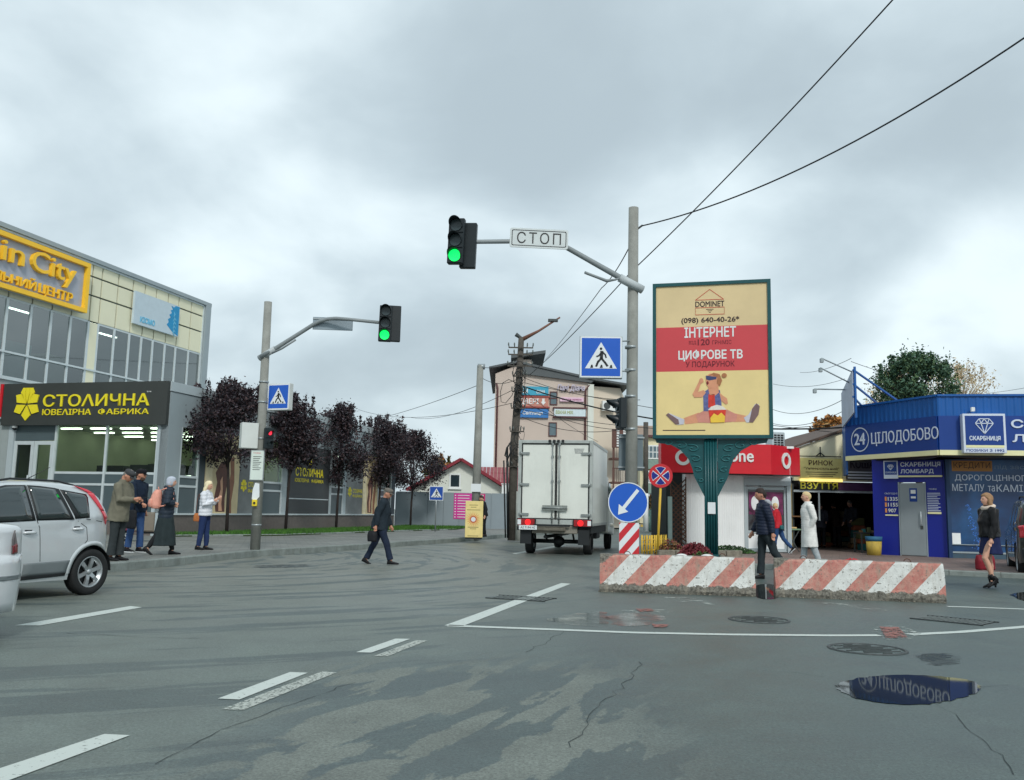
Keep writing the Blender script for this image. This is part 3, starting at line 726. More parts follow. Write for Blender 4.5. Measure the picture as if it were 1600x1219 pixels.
def poster(a, b, kind):
    zc_ = zcl - .002
    if kind == 'woman':
        p = box(shop, 'poster', a, b, -.02, .05, ZS, zc_, CRM); w = b - a; h = zc_ - ZS; zz_ = ZS
        def q(pts): return [(a + u * w, zz_ + v * h) for u, v in pts]
        MB().prism(q([(.36, .02), (.30, .2), (.36, .38), (.30, .5), (.42, .62), (.55, .66), (.64, .58), (.66, .4), (.60, .2), (.62, .02)]), -.024, -.0201).build('print', HAIR_P, p)
        MB().prism(q([(.70, .0), (.66, .25), (.74, .5), (.70, .7), (.82, .72), (.86, .4), (.80, .15), (.82, .0)]), -.024, -.0201).build('print', HAIR2, p)
        MB().prism(q([(.44, .03), (.42, .2), (.47, .3), (.44, .4), (.50, .46), (.53, .3), (.51, .12), (.54, .03)]), -.028, -.0241).build('print', M('poster_skin', (206, 160, 130), .5, var=.1), p)
        MB().prism(q([(.04, .0), (.02, .6), (.10, .95), (.30, .8), (.20, .5), (.26, .2), (.22, .0)]), -.024, -.0201).build('print', M('poster_gold', (226, 214, 178), .5, var=.15, scale=4), p)
    elif kind == 'grey':
        p = box(shop, 'poster', a, b, -.019, .05, ZS, zc_, GRYP); w = b - a
        T(p, 'СТОЛИЧНА', a + w * .38, b - .05, ZS + 1.02, ZS + 1.22, -.02, YEL, .003, .02); T(p, 'ФАБРИКА', a + w * .38, b - .05, ZS + .8, ZS + .95, -.02, YEL, .003, .02)
        m = MB(); flower(m, a + w * .2, ZS + 1.05, .24, -.03, -.02); m.build('print', YEL, p)
    else:
        p = box(shop, 'poster', a, b, -.02, .05, ZS, zc_, DARKPOST); w = b - a
        T(p, 'СТОЛИЧНА', a + w * .17, a + w * .83, ZS + 1.62, ZS + 1.98, -.021, YEL, .004, .02); T(p, 'ЮВЕЛІРНА', a + w * .16, a + w * .49, ZS + 1.36, ZS + 1.52, -.021, YEL, .004, .01); T(p, 'ФАБРИКА', a + w * .54, a + w * .84, ZS + 1.36, ZS + 1.52, -.021, YEL, .004, .01)
        MB().prism([(a + w * .5, ZS + 2.1), (a + w * .58, ZS + 2.3), (a + w * .54, ZS + 2.4), (a + w * .46, ZS + 2.4), (a + w * .42, ZS + 2.3)], -.026, -.0201).build('print', YEL, p)
        MB().box(a + .05, b - .05, -.024, -.0201, ZS + .62, ZS + .66).build('print', ALU, p)
def flower(m, cx, cz, r, y0, y1):
    """jeweller's emblem: five kite petals under a brilliant"""
    for k in range(5):
        a = math.radians(-90 + (k - 2) * 62); s_ = math.radians(26)
        c_ = lambda rr_, aa: (cx + rr_ * math.cos(aa), cz + rr_ * math.sin(aa))
        m.prism([c_(r * .08, a), c_(r * .72, a - s_), c_(r * .98, a), c_(r * .72, a + s_)], y0, y1)
    z0 = cz + r * .08
    for q0, q1 in ((-.42, -.15), (-.13, .13), (.15, .42)):
        m.prism([(cx + (q0 + q1) / 2 * .15, z0), (cx + q0 * r * 1.15, z0 + r * .62), (cx + q0 * r * .8, z0 + r * .9), (cx + q1 * r * .8, z0 + r * .9), (cx + q1 * r * 1.15, z0 + r * .62)], y0, y1)
poster(sx[3], sx[4], 'woman'); poster(sx[4] + .003, sx[5] - .003, 'grey'); poster(sx[7], sx[8], 'dark'); poster(sx[11], sx[11] + (sx[12] - sx[11]) * .5, 'grey'); poster(sx[11] + (sx[12] - sx[11]) * .5 + .003, sx[12], 'woman')
for a, b in ((sx[6], sx[7]), (sx[8], sx[9]), (sx[10], sx[11]), (sx[12], sx[13])): box(shop, 'pillar', a + .002, b - .002, -.01, .2, ZS, zcl - .002, CLADW)
box(shop, 'interior_back', .4, SL - .3, 5.5, 5.6, .5, ZT - .4, INT)
for k in range(6): MB().box(1.5 + k * 2.8, 2.6 + k * 2.8, 1.2, 1.32, zcl - .12, zcl - .08).build('ceiling_lamp', LAMP, shop)
FRAME[0] = None
# fascia signboard (a thing: it hangs on the wall)
fs = thing('shop_signboard', 'long charcoal fascia sign with yellow flower emblem and yellow lettering over the jewellery shop', 'signboard', (C0.x, C0.y, 0), A15)
fa, fb = fw.px(4, 630, -.15)[0], -.02
fz0, fz1 = fw.px(140, 664, -.15)[1], fw.px(140, 597.5, -.15)[1]
box(fs, 'board', fa, fb, -.15, -.002, fz0, fz1, SIGN)
def fr2(u0, v0, u1, v1): return fw.rect(u0, v0, u1, v1, -.15)
def slant_text(): pass
a, b, c, d = fr2(68.7, 615.9, 233.7, 634.7); T(fs, 'СТОΛИЧНА', a, b, c, d, -.15, YEL, .04, .012)
a, b, c, d = fr2(67, 638.7, 232.6, 648.2); T(fs, 'ЮВЕΛІРНА', a, a + (b - a) * .465, c, d, -.15, YEL, .03, .008); T(fs, 'ФАБРИКА', a + (b - a) * .535, b, c, d, -.15, YEL, .03, .008)
a, b, c, d = fr2(229, 611, 236, 613); T(fs, 'TM', a, b, c, d, -.15, WHITE, .005)
a, b, c, d = fr2(21, 610.6, 64.7, 655)
m = MB(); flower(m, (a + b) / 2, (c + d) / 2 + .02, (b - a) * .5, -.19, -.151); m.build('emblem', YEL, fs)
# red neighbouring sign at the far left
rs = thing('red_signboard', 'sliver of a red fascia sign left of the charcoal one', 'signboard', (C0.x, C0.y, 0), A15)
box(rs, 'board', fa - 4, fa - .05, -.14, -.002, fz0 + .3, fz1, RED)
box(rs, 'frame', fa - 4.04, fa - .04, -.13, 0.02, fz0 + .24, fz0 + .298, ALU)
nb = thing('neighbour_shopfront', 'grey rendered wall beside the entrance doors at the far left', 'shopfront', (C0.x, C0.y, 0), A15)
box(nb, 'wall', fa - 4.2, XL - .11, .0, .4, .15, fz1 - .01, MATS['grey_render'])
# dome camera at the sign's lower left end
cm = thing('security_camera', 'small white dome camera under the left end of the charcoal sign', 'security camera', C0 + Matrix.Rotation(A15, 3, 'Z') @ Vector((XL + .15, -.02, zf0 - .1)), A15)
MB().tube([(0, 0, .1), (0, 0, 0)], .09, 14).build('housing', WHITE, cm); MB().ball((0, 0, 0), .08, n=14).build('dome', BLACK, cm)

# ------------------------------------------------------------------ far left: panel fence, posters, red-roofed house
fx0, fx1 = D(618, 800, 53).x, D(792, 800, 53).x
fen = thing('panel_fence', 'smooth grey sheet metal fence beyond the purple trees', 'fence', (fx0, 53, 0), 0)
FN = M('grey_sheet', (136, 148, 154), .5, var=.06, scale=.5); zf = D(700, 769.5, 53).z
LF = fx1 - fx0; nP = 7
for k in range(nP): MB().box(LF * k / nP + .008, LF * (k + 1) / nP - .008, 0, .05, .15, zf).build('fence_panel', FN, fen, fix=False)
for k in range(nP + 1): MB().box(LF * k / nP - .04, LF * k / nP + .04, .06, .14, .1, zf - .05).build('post', FN, fen, fix=False)
fp = Wall(fx0, 53, 0)
PNK = M('pink_print', (206, 60, 150), .5, var=.12, scale=3); PNK2 = M('dark_pink_print', (196, 40, 110), .5, var=.1)
pp = thing('pink_price_poster', 'pink poster of white text lines on the grey fence', 'poster', (fx0, 53, 0), 0)
a, b, c, d = fp.rect(709, 771, 734, 811, -.02); a2 = fp.px(758, 780, -.02)[0]; zc2 = fp.px(745, 783, -.02)[1]
MB().box(a, b + .3, -.02, -.002, c, d).build('sheet', PNK, pp); MB().box(b + .302, a2, -.02, -.002, zc2, d).build('sheet', PNK2, pp)
for k in range(9):
    z = d - .12 - k * (d - c - .15) / 8.5
    MB().box(a + .05, a + .12, -.026, -.0201, z - .03, z + .03).box(a + .22, b + .2 - rr.uniform(0, .3), -.026, -.0201, z - .02, z + .02).build('text_line', WHITE, pp)
for k in range(2): MB().box(b + .4, a2 - .1, -.026, -.0201, d - .14 - k * .24, d - .06 - k * .24).build('text_line', WHITE, pp)

HY = 60.0
hw = Wall(0, HY, 0)
def hp(u, v, dy=0): return hw.px(u, v, dy)
ho = thing('gabled_house', 'low white house with a wine red tiled roof behind the grey fence', 'house', (0, HY, 0), 0)
HWALL = M('white_render', (214, 218, 208), .8, var=.06, scale=.7); ROOF = M('wine_roof_tiles', (142, 78, 84), .6, var=.15, scale=2); RBR = M('wine_trim', (130, 40, 52), .5, var=.1)
pk = hp(721, 718); le = hp(640, 764); re_ = hp(801, 768)
xl = 2 * pk[0] - re_[0]
MB().prism([(xl + .3, .15), (re_[0] - .3, .15), (re_[0] - .3, re_[1]), (pk[0], pk[1] - .12), (xl + .3, re_[1])], 0, 12).build('wall', HWALL, ho)
def roofside(x0, z0, x1, z1, name='roof'):
    v = [(x0, -.45, z0), (x1, -.45, z1), (x1, 13, z1), (x0, 13, z0)]; t_ = .10
    return MB().add([*v, *[(x, y, z + t_) for x, y, z in v]], [(0, 1, 2, 3), (4, 7, 6, 5), (0, 4, 5, 1), (1, 5, 6, 2), (2, 6, 7, 3), (3, 7, 4, 0)]).build(name, ROOF, ho)
roofside(pk[0], pk[1] - .05, re_[0] + .1, re_[1] - .1); roofside(xl - .1, re_[1] - .1, pk[0], pk[1] - .05)
MB().bar((pk[0], -.5, pk[1]), (re_[0] + .1, -.5, re_[1] - .06), .06, .2).build('barge_board', RBR, ho)
MB().bar((xl - .1, -.5, re_[1] - .06), (pk[0], -.5, pk[1]), .06, .2).build('barge_board', RBR, ho)
a, b, c, d = hw.rect(702, 740, 720, 763)
w = MB().box(a, a + .1, -.06, .02, c, d).box(b - .1, b, -.06, .02, c, d).box(a + .101, b - .101, -.06, .02, d - .1, d).box(a + .101, b - .101, -.06, .02, c, c + .1).build('window', WHITE, ho)
MB().box(a + .1, b - .1, -.02, -.004, c + .1, d - .1).build('pane', M('dark_pane', (38, 52, 58), .08, var=.1, spec=.8), w)
MB().box(a - .06, b + .06, -.14, .0, c - .07, c - .002).build('sill', WHITE, w)
# second roof slope to the right
h2 = thing('tiled_outbuilding', 'outbuilding with a red tiled roof right of the gabled house', 'outbuilding', (0, 61.5, 0), 0)
h2w = Wall(0, 61.5, 0); a = h2w.px(742, 728)[0]; z = h2w.px(780, 728)[1]; b = h2w.px(812, 728)[0]
MB().box(a, b, 0, 4.5, .15, z - 1.9).build('wall', HWALL, h2)
for k in range(14):
    x0 = a - .3 + (b - a + .6) * k / 14; x1 = x0 + (b - a + .6) / 14 - .03
    for r_ in range(4):
        y0 = -.4 + r_ * .85; z0 = z - 1.8 + r_ * .46
        MB().add([(x0, y0, z0 + .05), (x1, y0, z0 + .05), (x1, y0 + .88, z0 + .47), (x0, y0 + .88, z0 + .47), (x0, y0, z0 - .02), (x1, y0, z0 - .02), (x1, y0 + .88, z0 + .4), (x0, y0 + .88, z0 + .4)],
                 [(0, 1, 2, 3), (7, 6, 5, 4), (0, 4, 5, 1), (1, 5, 6, 2), (2, 6, 7, 3), (3, 7, 4, 0)]).build('roof_tile', ROOF, h2, fix=False)
ou = thing('white_junction_box', 'white cabinet on the wall end under the wine red eave', 'cabinet', (*D(790, 767, 59).xy, 0), 0)
zq = D(790, 775, 59).z; MB().box(-.25, .25, -.2, .2, zq, zq + .75).build('case', WHITE, ou); MB().box(-.3, .3, -.25, .25, zq + .75, zq + .8).build('lid', WHITE, ou); MB().tube([(0, 0, .15), (0, 0, zq)], .04).build('post', ALU, ou)

# ------------------------------------------------------------------ pink four storey block
PY = 68.0
pw = Wall(0, PY, 0)
pk_ = thing('pink_block', 'tall pink rendered block with dark sloping roof and shop signs on its side', 'building', (0, PY, 0), 0)
PNKW = M('pink_render', (198, 184, 172), .85, var=.05, scale=.4); BEIGE = M('beige_render', (214, 202, 184), .85, var=.05, scale=.4)
DROOF = M('dark_roof_sheet', (84, 90, 92), .6, var=.1, scale=1); PIPE = M('brown_pipe', (90, 56, 56), .5, var=.1)
x0 = pw.px(773, 640)[0]; x1 = pw.px(923, 640)[0]; zl = pw.px(775, 584)[1]; zr = pw.px(923, 600)[1]; zp = pw.px(815, 571)[1]; xp_ = pw.px(808, 571)[0]
MB().prism([(x0, .1), (x1, .1), (x1, zr), (xp_, zp), (x0, zl)], 0, 14).build('wall', PNKW, pk_)
x2 = pw.px(815, 640)[0]
# beige right wing, slightly behind and turned
wr = pw.px(1008, 640, 6)[0]; zwr = pw.px(975, 606, .5)[1]; xw = pw.px(971, 606, .5)[0]
MB().slab([(x1 + .01, .3), (xw, 1.2), (xw + 1.4, 9), (x1 + .01, 14)], .1, zwr + .05).build('wing', BEIGE, pk_)
v = [(x0 - .5, -.35, pw.px(765, 577)[1]), (xp_, -.35, pw.px(812, 568)[1]), (x1 + .3, -.35, zr + .25), (xw + .6, .4, zwr + .15)]
def sheet(pts, dy, th, name, mat):
    n = len(pts); V = [(x, y, z) for x, y, z in pts] + [(x, y + dy, z) for x, y, z in pts]
    V += [(x, y, z + th) for x, y, z in V]; F = []
    for i in range(n - 1):
        a, b, c, d = i, i + 1, n + i + 1, n + i; F += [(a, d, c, b), (a + 2 * n, b + 2 * n, c + 2 * n, d + 2 * n), (a, b, b + 2 * n, a + 2 * n), (d, d + 2 * n, c + 2 * n, c)]
    F += [(0, 2 * n, 3 * n, n), (n - 1, 2 * n - 1, 4 * n - 1, 3 * n - 1)]
    return MB().add(V, F).build(name, mat, pk_)
sheet(v, 15, .16, 'roof', DROOF)
# mansard sheet rising behind the parapet and small penthouse
UR = [pw.px(u, v, -.3) for u, v in ((818, 584), (924, 598), (931, 592), (842, 573), (818, 572))]
MB().prism([(x, z) for x, z in UR], -.25, 13).build('upper_roof', DROOF, pk_)
ph = pw.rect(806, 564, 846, 578, 3)
MB().box(ph[0], ph[1] - .8, 3, 10, ph[2] - .6, ph[3] + .1).build('penthouse', PNKW, pk_)
MB().add([(ph[0] - .4, 2.4, ph[3] + .1), (ph[1] + .3, 2.4, ph[3] + .55), (ph[1] + .3, 10.5, ph[3] + .55), (ph[0] - .4, 10.5, ph[3] + .1), (ph[0] - .4, 2.4, ph[3] + .35), (ph[1] + .3, 2.4, ph[3] + .8), (ph[1] + .3, 10.5, ph[3] + .8), (ph[0] - .4, 10.5, ph[3] + .35)], [(3, 2, 1, 0), (4, 5, 6, 7), (0, 1, 5, 4), (1, 2, 6, 5), (2, 3, 7, 6), (3, 0, 4, 7)]).build('penthouse_roof', DROOF, pk_)
for u, mt in ((776.5, PIPE), (914.5, PIPE)):
    xx = pw.px(u, 650, -.1)[0]; MB().tube([(xx, -.1, .2), (xx, -.1, zr - .5), (xx + (.3 if u > 800 else -.1), -.1, zr - .1)], .07, 8).build('drain_pipe', mt, pk_)
xx = pw.px(923, 650, -.1)[0]; MB().box(xx - .22, xx + .22, -.15, .25, .1, zr - .05).build('corner_strip', HWALL, pk_)
def pwin(u0, v0, u1, v1, dy=0, two=False):
    a, b, c, d = pw.rect(u0, v0, u1, v1, dy)
    w = MB().box(a, a + .07, dy - .08, dy + .02, c, d).box(b - .07, b, dy - .08, dy + .02, c, d).box(a + .071, b - .071, dy - .08, dy + .02, d - .07, d).box(a + .071, b - .071, dy - .08, dy + .02, c, c + .07)
    if two: w.box(a + .071, b - .071, dy - .08, dy + .02, (c + d) / 2 - .04, (c + d) / 2 + .04)
    w = w.build('window', PIPE, pk_); MB().box(a + .07, b - .07, dy - .03, dy - .01, c + .07, d - .07).build('pane', M('grey_pane', (92, 112, 120), .12, var=.15, spec=.7), w)
pwin(859, 612, 871, 633, two=True); pwin(857, 660, 870, 682)
def wsign(name, lab, rc, mat, texts, group=None, frame=None):
    a, b, c, d = pw.rect(*rc, -.2); t_ = thing(name, lab, 'sign', (0, PY, 0), 0)
    box(t_, 'board', a, b, -.2, -.002, c, d, mat)
    if frame:
        for q in ((a - .1, b + .1, d + .002, d + .12), (a - .1, b + .1, c - .12, c - .002)): box(t_, 'frame', q[0], q[1], -.24, 0, q[2], q[3], frame)
    w, h = b - a, d - c
    for s_, ax, bx, az, bz, mt in texts: T(t_, s_, a + ax * w, a + bx * w, c + az * h, c + bz * h, -.201, mt, .02, .02)
    return t_
CY = M('cyan_board', (60, 158, 186), .5, var=.08); BLB = M('blue_board', (52, 118, 182), .5, var=.08); SAL = M('salmon_board', (190, 130, 115), .5, var=.08); RFR = M('red_frame', (150, 70, 64), .5, var=.1)
wsign('cyan_wall_sign', 'cyan signboard topmost of three behind the tangled pole', (812, 604, 857, 617.5), CY, [('СМ', .1, .28, .2, .75, WHITE), ('ОКНА', .58, .88, .2, .6, WHITE)])
wsign('doors_wall_sign', 'salmon signboard with white letters and an arrow between the cyan and the blue boards', (812, 621, 857, 635), SAL, [('ДВЕРІ', .0, .66, .15, .85, WHITE)], frame=RFR)
a, b, c, d = pw.rect(845, 623, 853, 633, -.21); MB().prism([((a + b) / 2, c), (b, (c + d) / 2), (b - .1, (c + d) / 2), (b - .1, d), (a + .1, d), (a + .1, (c + d) / 2), (a, (c + d) / 2)], -.22 + PY, -.205 + PY).build('arrow', WHITE, None).parent = bpy.data.objects['doors_wall_sign']
bpy.data.objects['arrow'].location = (0, -PY, 0)
wsign('blue_wall_sign', 'blue signboard with slanted white lettering, lowest of three behind the tangled pole', (811, 639, 857, 652.5), BLB, [('Світлиця', .12, .8, .25, .75, WHITE)])
wsign('pink_wall_sign', 'narrow pink signboard under the script letters on the pink block', (875, 621, 912, 627.5), M('pink_board', (222, 190, 206), .5, var=.05), [('Салон краси', .08, .9, .2, .75, M('mauve', (170, 90, 140), .5, var=0))])
wsign('pale_wall_sign', 'long pale blue and yellow signboard right of the small window on the pink block', (866, 639, 915, 650.5), M('pale_board', (206, 222, 226), .5, var=.1), [('ВІКНА MIX', .05, .6, .3, .75, M('olive', (160, 170, 110), .5, var=0))], frame=PIPE)
a, b, c, d = pw.rect(871, 601, 914, 612, -.2)
sc_ = thing('script_wall_letters', 'slanted grey white script letters high on the pink block', 'sign', (0, PY, 0), 0)
T(sc_, 'Пані Діана', a, b, c, d, -.12, M('letter_grey', (190, 184, 200), .4, var=0), .1, .02, .25); box(sc_, 'rail', a + .2, b - .2, -.11, -.002, c + .35, c + .42, PIPE)
ac = thing('air_conditioner', 'white air conditioner on the beige wing of the pink block', 'air conditioner', (pw.px(950, 640, .7)[0], PY + .5, pw.px(950, 643, .7)[1]), R(10))
MB().box(-.55, .55, -.35, .0, 0, .75).build('case', WHITE, ac); MB().tube([(-.2, -.36, .37), (-.2, -.352, .37)], .27, 16).build('fan_grille', IRON, ac)
# balconies and brown sign at the right corner
bal = thing('corner_balconies', 'brown balconies stacked at the right corner of the pink block', 'balcony', (pw.px(953, 700, .5)[0], PY + .2, 0), R(8))
BRN = M('brown_metal', (96, 66, 58), .6, var=.15)
def zpy(v): return pw.px(960, v, 0)[1]
for v in (716, 753, 790):
    z = zpy(v); MB().box(-.1, 1.9, -1.0, .2, z - .15, z).build('slab', BRN, bal); MB().box(-.1, 1.9, -1.0, -.96, z + .95, z + 1.02).build('rail', BRN, bal)
    for k in range(13): MB().box(-.09 + k * .16, -.06 + k * .16, -1.0, -.97, z, z + .95).build('baluster', BRN, bal, fix=False)
for u in (0, 1.8): MB().box(u - .05, u + .05, -1, -.9, .2, zpy(672)).build('post', BRN, bal)
br = thing('brown_vertical_sign', 'brown sign of columns of white letters above the corner balcony', 'sign', (pw.px(953, 700, .5)[0], PY - .9, 0), R(8))
MB().box(0, 1.75, -.02, 0.06, zpy(701), zpy(672)).build('board', BRN, br)
for c_ in range(3):
    for k in range(7): MB().box(.35 + c_ * .5, .55 + c_ * .5, -.05, -.021, zpy(699) + k * .19, zpy(699) + k * .19 + .12).build('letter', WHITE, br, fix=False)
# far apartment block beyond the kiosk
AY = 100.0; aw = Wall(0, AY, 0)
ap = thing('distant_apartments', 'cream apartment house with white gridded windows glimpsed between pole and red kiosk', 'apartment building', (0, AY, 0), 0)
a, b, c, d = aw.rect(1000, 684, 1060, 812); MB().box(a, b, 0, 10, .1, d).build('wall', M('cream_wall', (214, 206, 172), .8, var=.08, scale=.4), ap)
MB().box(a - .5, b + .5, -.5, 10.5, d, d + .25).build('roof_edge', PIPE, ap); MB().add([(a - .5, -.5, d + .25), (b + .5, -.5, d + .25), (b + .5, 5, d + 1.8), (a - .5, 5, d + 1.8)], [(0, 1, 2, 3)]).build('roof', M('old_roof', (150, 130, 115), .8, var=.15), ap)
for v0, v1 in ((697, 716), (737, 754), (770, 786)):
    q = aw.rect(1008, v0, 1032, v1, -.3); w = MB().box(q[0] - .1, q[1] + .1, -.4, .0, q[2] - .1, q[3] + .1).build('balcony_window', WHITE, ap)
    for i in range(4):
        for j in range(2):
            wx_ = (q[1] - q[0]) / 4; wz_ = (q[3] - q[2]) / 2; MB().box(q[0] + i * wx_ + .05, q[0] + (i + 1) * wx_ - .05, -.42, -.405, q[2] + j * wz_ + .05, q[2] + (j + 1) * wz_ - .05).build('pane', MATS['grey_pane'], w, fix=False)
    z_ = q[2]; MB().box(q[0] - .2, q[1] + .2, -.5, 0, z_ - 1.2, z_ - .15).build('balcony', M('green_balcony', (128, 150, 140), .7, var=.15), ap)
# ------------------------------------------------------------------ right side: red kiosk
DBL = M('pawn_blue', (10, 58, 134), .4, var=.06, scale=1); RBL = M('corrugated_blue', (12, 86, 158), .42, var=.08, scale=1); CRS = M('cream_strip', (228, 226, 176), .5, var=.05)
OWH = M('offwhite_sheet', (236, 240, 240), .5, var=.04, scale=1, dirt=.05)
KY = 27.9; kw = Wall(0, KY, 0)
kx0 = D(1071, 800, KY).x; kx1 = D(1236, 800, KY).x
ki = thing('red_kiosk', 'white corrugated phone shop kiosk under a red fascia', 'kiosk', (kx0, KY, .11), 0)
kw = Wall(kx0, KY, 0)
def kz(v): return kw.px(1120, v)[1] - .11
W_ = kx1 - kx0; zk = kz(738); dxa = kw.px(1163, 800)[0]
n = 26
for k in range(n):   # narrow corrugated sheets
    a = dxa * k / n; b = dxa * (k + 1) / n; MB().add([(a, 0, 0), (a + (b - a) * .3, -.005, 0), (a + (b - a) * .7, -.005, 0), (b, 0, 0), (a, 0, zk), (a + (b - a) * .3, -.005, zk), (a + (b - a) * .7, -.005, zk), (b, 0, zk)], [(0, 1, 5, 4), (1, 2, 6, 5), (2, 3, 7, 6)]).build('wall_rib', OWH, ki, fix=False)
box(ki, 'side_wall', 0, .05, .005, 3.2, 0, zk, OWH); box(ki, 'back_wall', .05, W_, 3.1, 3.2, 0, zk, OWH); box(ki, 'right_wall', W_ - .05, W_, .25, 3.1, 0, zk, OWH)
box(ki, 'roof', -.1, W_ + .1, -.1, 3.3, kz(693) - .12, kz(693) - .05, OWH)
# door with two leaves and a shutter box
a, b, c, d = kw.rect(1166, 762, 1230, 862)
box(ki, 'shutter_box', dxa, W_, -.06, .2, kz(757), kz(745), CLADW); box(ki, 'lintel', dxa, W_, 0, .2, kz(745) + .002, zk + .3, OWH)
box(ki, 'door_post', dxa, a, -.03, .2, 0, kz(757) - .002, CLADW); box(ki, 'door_post', b, W_, -.03, .2, 0, kz(757) - .002, CLADW)
mid_ = a + (b - a) * .42; zt_ = kz(757) - .003
PST = M('shop_poster', (110, 40, 84), .4, var=.8, scale=5)
for p, q in ((a + .004, mid_ - .004), (mid_ + .004, b - .004)):
    f = MB().box(p, p + .07, .05, .1, .02, zt_ - .05).box(q - .07, q, .05, .1, .02, zt_ - .05).box(p + .071, q - .071, .05, .1, zt_ - .13, zt_ - .05).box(p + .071, q - .071, .05, .1, .02, .12).box(p + .071, q - .071, .05, .1, .58, .66).build('door', CLADW, ki)
    MB().box(p + .07, q - .07, .07, .075, .12, .58).build('door_panel', OWH, f); MB().box(p + .07, q - .07, .07, .074, .66, zt_ - .13).build('pane', M('kiosk_pane', (48, 52, 56), .1, var=.5, scale=4, spec=.8), f)
    MB().box(p + .1, q - .1, .06, .069, 1.15, zt_ - .2).build('window_poster', PST, f)
    MB().ball(((p + q) / 2 + .02, .055, 1.5), .12, .01, .22, 12, 8).build('window_sticker', OWH, f)
# fascia, front and slanted end
FY = 27.2; fk = Wall(0, FY, 0)
fa_, fb_, fc_, fd_ = fk.rect(1033, 693, 1205, 739.5)
fa0 = fa_ - 0; ang = R(42)
ks = thing('kiosk_signboard', 'red box fascia with round white emblems and white lettering around the top of the kiosk', 'signboard', (fa_, FY, 0), 0)
LW = fb_ - fa_; KR = M('kiosk_red', (206, 30, 44), .35, var=.04)
box(ks, 'front_panel', 0, LW, 0, .5, fc_, fd_, KR)
ex, ey = math.cos(ang), math.sin(ang); Le = 1.65
MB().slab([(LW + .002, 0), (LW + ex * Le, ey * Le), (LW + ex * Le - .3, ey * Le + .3), (LW + .002, .5)], fc_, fd_).build('end_panel', KR, ks)
MB().box(.05, LW + .9, .1, .45, fc_ - .03, fc_ - .002).build('soffit', BLACK, ks)
def kemblem(m, cx, cz, r, y):
    n = 36; seg = []
    v = [(cx + q * math.cos(2 * math.pi * k / n), yy, cz + q * math.sin(2 * math.pi * k / n)) for yy in (y, y - .03) for q in (r, r * .58) for k in range(n)]
    f = []
    for k in range(n):
        j = (k + 1) % n; f += [(2 * n + k, 2 * n + j, 3 * n + j, 3 * n + k), (k, 2 * n + k, 2 * n + j, j), (n + k, n + j, 3 * n + j, 3 * n + k)]
    m.add(v, f)
    return m
def drop(m, cx, cz, r, y):
    m.prism([(cx + r * .05, cz + r * .3), (cx + r * .12, cz + r * .62), (cx + r * .42, cz + r * .92), (cx + r * .2, cz + r * .55), (cx + r * .25, cz + r * .3)], y - .036, y - .031)
ex_, ez_ = fk.px(1067, 715); ex_ -= fa_; r_ = .235
m = MB(); kemblem(m, ex_, ez_, r_, -.001); m.build('emblem', WHITE, ks); m = MB(); drop(m, ex_, ez_, r_, -.001); m.build('emblem_mark', KR, ks)
q0 = fk.px(1140, 715)[0] - fa_; q1 = fk.px(1177, 715)[0] - fa_; qz0 = fk.px(1158, 721.5)[1]; qz1 = fk.px(1158, 708.5)[1]
T(ks, 'one', q0, q1, qz0, qz1, -.002, WHITE, .03, .03)
T(ks, 'vodaf', q0 - .95, q0 - .03, qz0, qz1 + .12, -.002, WHITE, .03, .03)
FRAME[0] = ((LW, 0, 0), ang)
m = MB(); kemblem(m, .82, (fc_ + fd_) / 2, .25, -.003); m.build('emblem', WHITE, ks); m = MB(); drop(m, .82, (fc_ + fd_) / 2, .25, -.003); m.build('emblem_mark', KR, ks)
FRAME[0] = None
# lattice panel
lt = thing('lattice_screen', 'brown wooden lattice screen at the left end of the kiosk', 'lattice', (D(1049, 800, 27.75).x, 27.75, .11), 0)
WD = M('brown_wood', (92, 66, 54), .8, var=.25, scale=5)
lwid = .43; lh = 2.25
MB().box(-.03, 0, -.03, .03, 0, lh).build('frame', WD, lt); MB().box(lwid, lwid + .03, -.03, .03, 0, lh).build('frame', WD, lt)
k = 0
for sgn in (1, -1):
    z = -lwid
    while z < lh:
        za, zb_ = (z, z + lwid) if sgn > 0 else (z + lwid, z)
        if min(za, zb_) > -.01 and max(za, zb_) < lh + .02: MB().bar((0, -.008 * sgn, za), (lwid, -.008 * sgn, zb_), .012, .035).build('slat', WD, lt, fix=False)
        z += .145
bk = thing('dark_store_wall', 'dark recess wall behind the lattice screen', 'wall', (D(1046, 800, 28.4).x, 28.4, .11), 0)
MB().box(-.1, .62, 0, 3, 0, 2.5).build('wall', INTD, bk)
# roof air conditioner
a_ = D(1207, 692, 29.5); acu = thing('roof_air_conditioner', 'pale louvred air conditioner on the kiosk roof', 'air conditioner', (a_.x, 29.5, a_.z - .25), R(12))
MB().box(0, .46, 0, .5, 0, .62).build('case', CLADW, acu, bevel=.03)
for i in range(6):
    for j in range(3): MB().box(.06 + j * .12, .15 + j * .12, -.012, -.001, .08 + i * .08, .13 + i * .08).build('louvre', BLACK, acu, fix=False)

